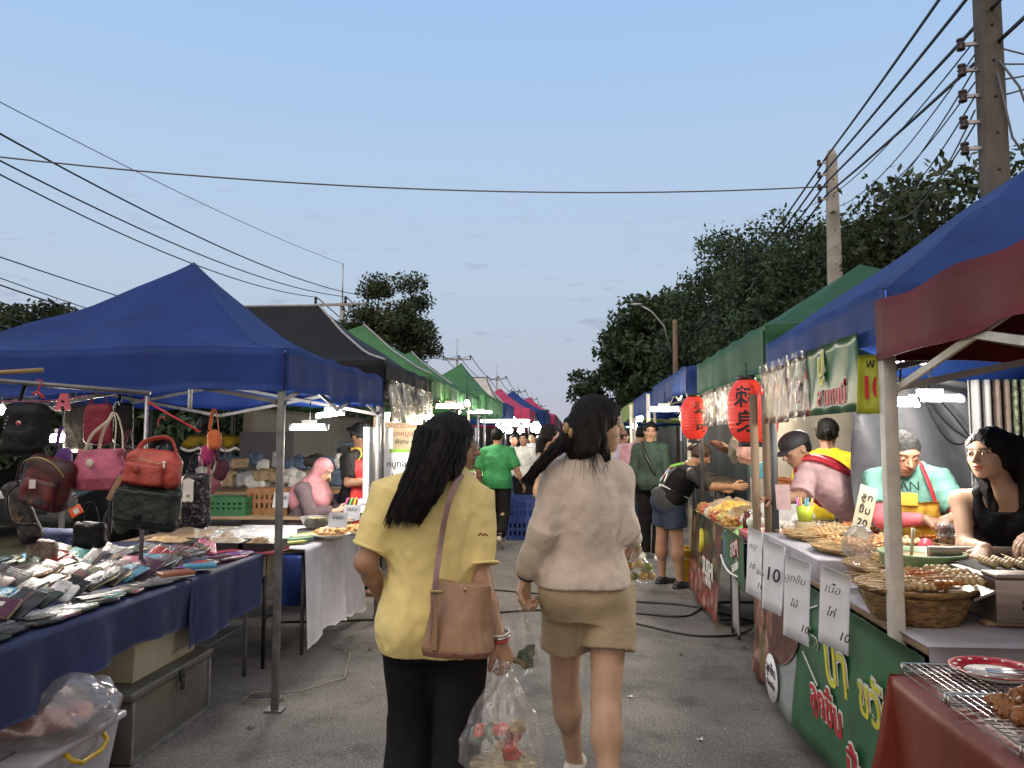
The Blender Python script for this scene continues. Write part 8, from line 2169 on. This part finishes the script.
ax = Fp.nk - Fp.pb; r_ = Fp.sh.normalized(); bk = -ax.normalized().cross(r_); bk = -bk if bk.y > 0 else bk
q = MB(); G = Fp.g * Fp.s
def fap(u, v):
    h = .0 + .85 * v; an = (u - .5) * 5.2; 
    rx = np.interp(max(0, h), [k[0] for k in Fp.kn], [k[1] for k in Fp.kn]); ry = np.interp(max(0, h), [k[0] for k in Fp.kn], [k[2] for k in Fp.kn])
    if h < .6: rx = max(rx, .142 * G); ry = max(ry, .112 * G)
    return Fp.pb + ax * h + r_ * (rx + .045) * math.sin(an) - bk * (ry + .045) * math.cos(an)
q.grid(fap, 30, 20, th=.005); q.build('apron', tank, Fp.t)
bandm = [wht, mat('band_green', (.25, .55, .05), .5), mat('band_blue', (.10, .2, .5), .5), pnk]
def bandpt(sx, k, n): u = k / n; return Fp.pb + ax * (.45 + .55 * u) + r_ * (.13 * sx * (1 - u) * -1 + .08 * sx * u) + bk * (.175 - .10 * max(0, u - .7) / .3)
for sx, seq in ((-1, [0, 0, 2, 3, 0, 3]), (1, [0, 3, 0, 3, 1, 1])):
    for k in range(6):
        q = MB(); q.bar(bandpt(sx, k, 6), bandpt(sx, k + 1, 6), .034, .006, up=tuple(bk)); q.build('apron_band', bandm[seq[k]], Fp.t)
q = MB(); pp = []
for k in range(24): an = k * 2 * PI / 24; pp.append(Fp.pb + ax * .36 + r_ * .20 * math.sin(an) + bk * .175 * math.cos(an))
q.tube(pp, .009, 6, closed=True); p = Fp.pb + ax * .36 + bk * .178; q.tube([p, p + bk * .02 + V3(.03, 0, -.06), p + bk * .02 + V3(.035, 0, -.24)], .007, 6); q.build('apron_string', wht, Fp.t)

# ======== generic shoppers and vendors, farther off
olive = fabric('dark_green_jacket', (.022, .045, .030), .8)
gx = at(651, 500, 10.0).x
g1 = person('woman in a dark green jacket and black trousers looking back towards the camera', gx, 10.0, 25, 1.72, .95, skB, .011, dict(), head_f=(-.15, -1, 0) if False else (.35, -.92, -.05), top=dict(m=olive, hem=.0, sleeve=1.9, seed=61, fit=.018), bottom=dict(m=blackf, flare=.02), hair=('short', None, .05), shoes=(wht, wht))
strap([g1.nk + V3(-.09, -.06, .02), g1.nk + V3(0, -.15, -.15), g1.nk + V3(.12, -.15, -.38)], .016, blk, g1.t, 'bag_strap', .3)
person('man in a pale pink shirt and jeans bending towards the stalls', at(633, 500, 11.6).x, 11.6, 60, 1.72, 1.12, skB, .012, dict(neck=(0, .10, 1.45), head=(0, .19, 1.57), wrR=(.16, .30, 1.0), wrL=(-.16, .30, 1.02)), head_f=(0, .9, -.4), male=True, top=dict(m=fabric('pink_stripe_shirt', (.50, .27, .32), .85), hem=.05, sleeve=.85, seed=71), bottom=dict(m=den), hair=('short',), shoes=(blk, blk))
person('shopper in a lilac t-shirt behind the beige sweater woman', at(622, 500, 12.6).x, 12.6, 70, 1.66, 1.0, skB, .013, dict(wrR=(.14, .30, 1.05)), male=True, top=dict(m=fabric('lilac_jersey', (.40, .36, .48), .85), hem=.08, sleeve=.7, seed=72), bottom=dict(m=blackf), hair=('short',), shoes=(blk, blk), fine_head=False)
grf = fabric('green_polo', (.025, .22, .075), .8)
mg = person('man in a bright green polo shirt and black trousers walking away mid stride', at(497, 500, 11.0).x, 11.0, 8, 1.66, 1.12, skB, .0105, dict(anL=(-.10, .22, .09), anR=(.12, -.30, .20), toeR=(.13, -.20, .06), knR=(.11, -.02, .46), knL=(-.10, .14, .48), elL=(-.27, -.02, 1.08), elR=(.29, -.03, 1.10), wrL=(-.27, .10, .86), wrR=(.36, .06, .88)), male=True,
            top=dict(m=grf, hem=-.03, sleeve=.95, seed=81, fit=.026), bottom=dict(m=blackf, flare=.02), hair=('short', None, .02), shoes=(blk, mat('sole_grey', (.45, .4, .33), .7)))
person('woman in a peach top with shoulder length hair farther down the lane', at(549, 500, 8.6).x, 8.6, 75, 1.66, .98, skA, .010, dict(), head_f=(.1, .98, 0), top=dict(m=fabric('peach_knit', (.45, .26, .17), .85), hem=.06, sleeve=1.8, seed=91), bottom=dict(m=khaki), shoes=(wht, wht),
       hair=('long', hairm, [(0, -.08, 1.52), (0, -.10, 1.44), (0, -.10, 1.36)], .09, .075, .045, 30))
# hijab woman, seated
fh = 102
hx_, hy_ = at(304, 520, 7.1).x, 7.1
w = W2L(hx_, hy_, fh)
hp = person('woman in a dusty pink headscarf sitting bent over the white table', hx_, hy_, fh, 1.52, 1.05, skA, .009, dict(pelvis=(0, -.05, .62), neck=(0, .10, 1.10), head=(0, .19, 1.22), shL=(-.17, .09, 1.05), shR=(.17, .09, 1.05), elL=(-.2, .2, .83), elR=(.2, .2, .83), wrL=(-.12, .42, .86), wrR=(.12, .42, .86), hipL=(-.09, -.02, .58), hipR=(.09, -.02, .58), knL=(-.10, .38, .55), knR=(.10, .38, .55), anL=(-.1, .40, .12), anR=(.1, .40, .12)),
            head_f=(.05, .88, -.45), head_u=(0, .4, 1), top=dict(m=fabric('mauve_blouse', (.11, .075, .085), .85), hem=.05, sleeve=1.8, seed=95), bottom=dict(m=blackf), shoes=(blk, blk))
P, M, h = hp.P, hp.M, hp.hs
pinkh = fabric('dusty_pink_scarf', (.46, .20, .22), .7, bscale=16)
solid_obj('headscarf', [ell(P(0, -.12, .20), (.86 * h, 1.0 * h, .92 * h), .03, M), ell(P(0, .85, -.12), (.50 * h, .62 * h, .74 * h), .01, M, neg=True), cone(P(0, -.2, -.7), (0, .02, .98), .085, .15, .05), cone((0, .12, 1.08), (0, .16, .95), .10, .12, .04), ell((0, -.02, .94), (.17, .11, .12), .05)], .009, pinkh, hp.t, noise=[(.014, (9, 9, 4), 5), (.006, (28, 28, 10), 6)])
q = MB(); q.lathe([(.16, 0), (.15, .42), (.15, .44), (.001, .45)], (hx_ - .03, hy_ - .02, .0), 16); q.build('plastic_stool', mat('stool_blue', (.03, .07, .3), .5), label='blue plastic stool beneath the woman in the pink headscarf', cat='stool')
# vendor with black hat and red apron
fv = 115
vx, vy = at(360, 500, 7.4).x, 7.35
vp = person('vendor with a black bucket hat and a red jersey apron beside the white panels', vx, vy, fv, 1.64, 1.05, skC, .009, dict(elR=(.24, .08, 1.10), wrR=(.08, .32, 1.12), elL=(-.24, .05, 1.08), wrL=(-.10, .30, 1.1)), head_f=(.1, .9, -.35), male=True, top=dict(m=tank, hem=.05, sleeve=.85, seed=97), bottom=dict(m=blackf), hair=('short',))
apron(vp, mat('jersey_red', (.50, .02, .02), .7, bump=.3), off=.038, top_t=.86, bib=.15, strapm=apy)
P, M, h = vp.P, vp.M, vp.hs
solid_obj('bucket_hat', [ell(P(0, -.06, .50), (.88 * h, .98 * h, .66 * h), .03, M), ell(P(0, .02, .30), (1.35 * h, 1.45 * h, .16 * h), .12 * h, M), ell(P(0, -.06, -.1), (.78 * h, .86 * h, .5 * h), .01, M, neg=True)], .007, blackf, vp.t)
# a few people far down the lane and behind the stalls
faces = [(524, 13.5, 190, 1.62, (.55, .55, .52), 'short', 'shopper in a white shirt facing the camera beyond the man in green'), (514, 15, 170, 1.6, (.02, .02, .02), 'bun', 'vendor in black among the bright bulbs'), (533, 17, 200, 1.66, (.5, .48, .45), 'short', 'man in a pale shirt walking up the far lane'),
         (541, 22, 10, 1.65, (.3, .05, .06), 'short', 'distant figure in dark red walking away'), (556, 26, 185, 1.66, (.12, .14, .3), 'short', 'distant figure in navy coming nearer'), (569, 30, 5, 1.66, (.35, .32, .3), 'bun', 'distant figure in grey walking away'),
         (583, 36, 180, 1.7, (.05, .05, .06), 'short', 'tiny figure in black at the end of the lane'), (595, 24, 0, 1.68, (.10, .20, .12), 'short', 'distant figure in a green shirt near the opposite row'), (607, 19, 40, 1.64, (.5, .42, .1), 'short', 'figure in a mustard shirt by the dark blue canopy'),
         (563, 44, 180, 1.68, (.45, .2, .2), 'short', 'tiny figure in salmon far away in the lane'), (576, 54, 180, 1.7, (.3, .3, .35), 'short', 'tiny figure in slate far away in the lane'), (549, 60, 0, 1.7, (.1, .1, .12), 'short', 'tiny figure in charcoal farthest away'), (590, 70, 0, 1.7, (.4, .38, .36), 'short', 'tiny pale figure farthest away near the opposite row')]
for k, (px, Y, fc_, H_, cc, hr, lb) in enumerate(faces):
    person(lb, at(px, 470, Y).x, Y, fc_, H_, 1.02, [skB, skC, skA][k % 3], .016 if Y < 20 else .024, dict(anL=(-.1, .12, .08), anR=(.1, -.12, .10)) if k % 2 else {}, male=hr == 'short', top=dict(m=fabric('far_shirt%d' % k, cc, .85), hem=.05, sleeve=.7 if k % 2 else 1.8, seed=k), bottom=dict(m=[blackf, den, khaki][k % 3]), hair=(hr,), shoes=(blk, blk), fine_head=False, group='people far down the lane')
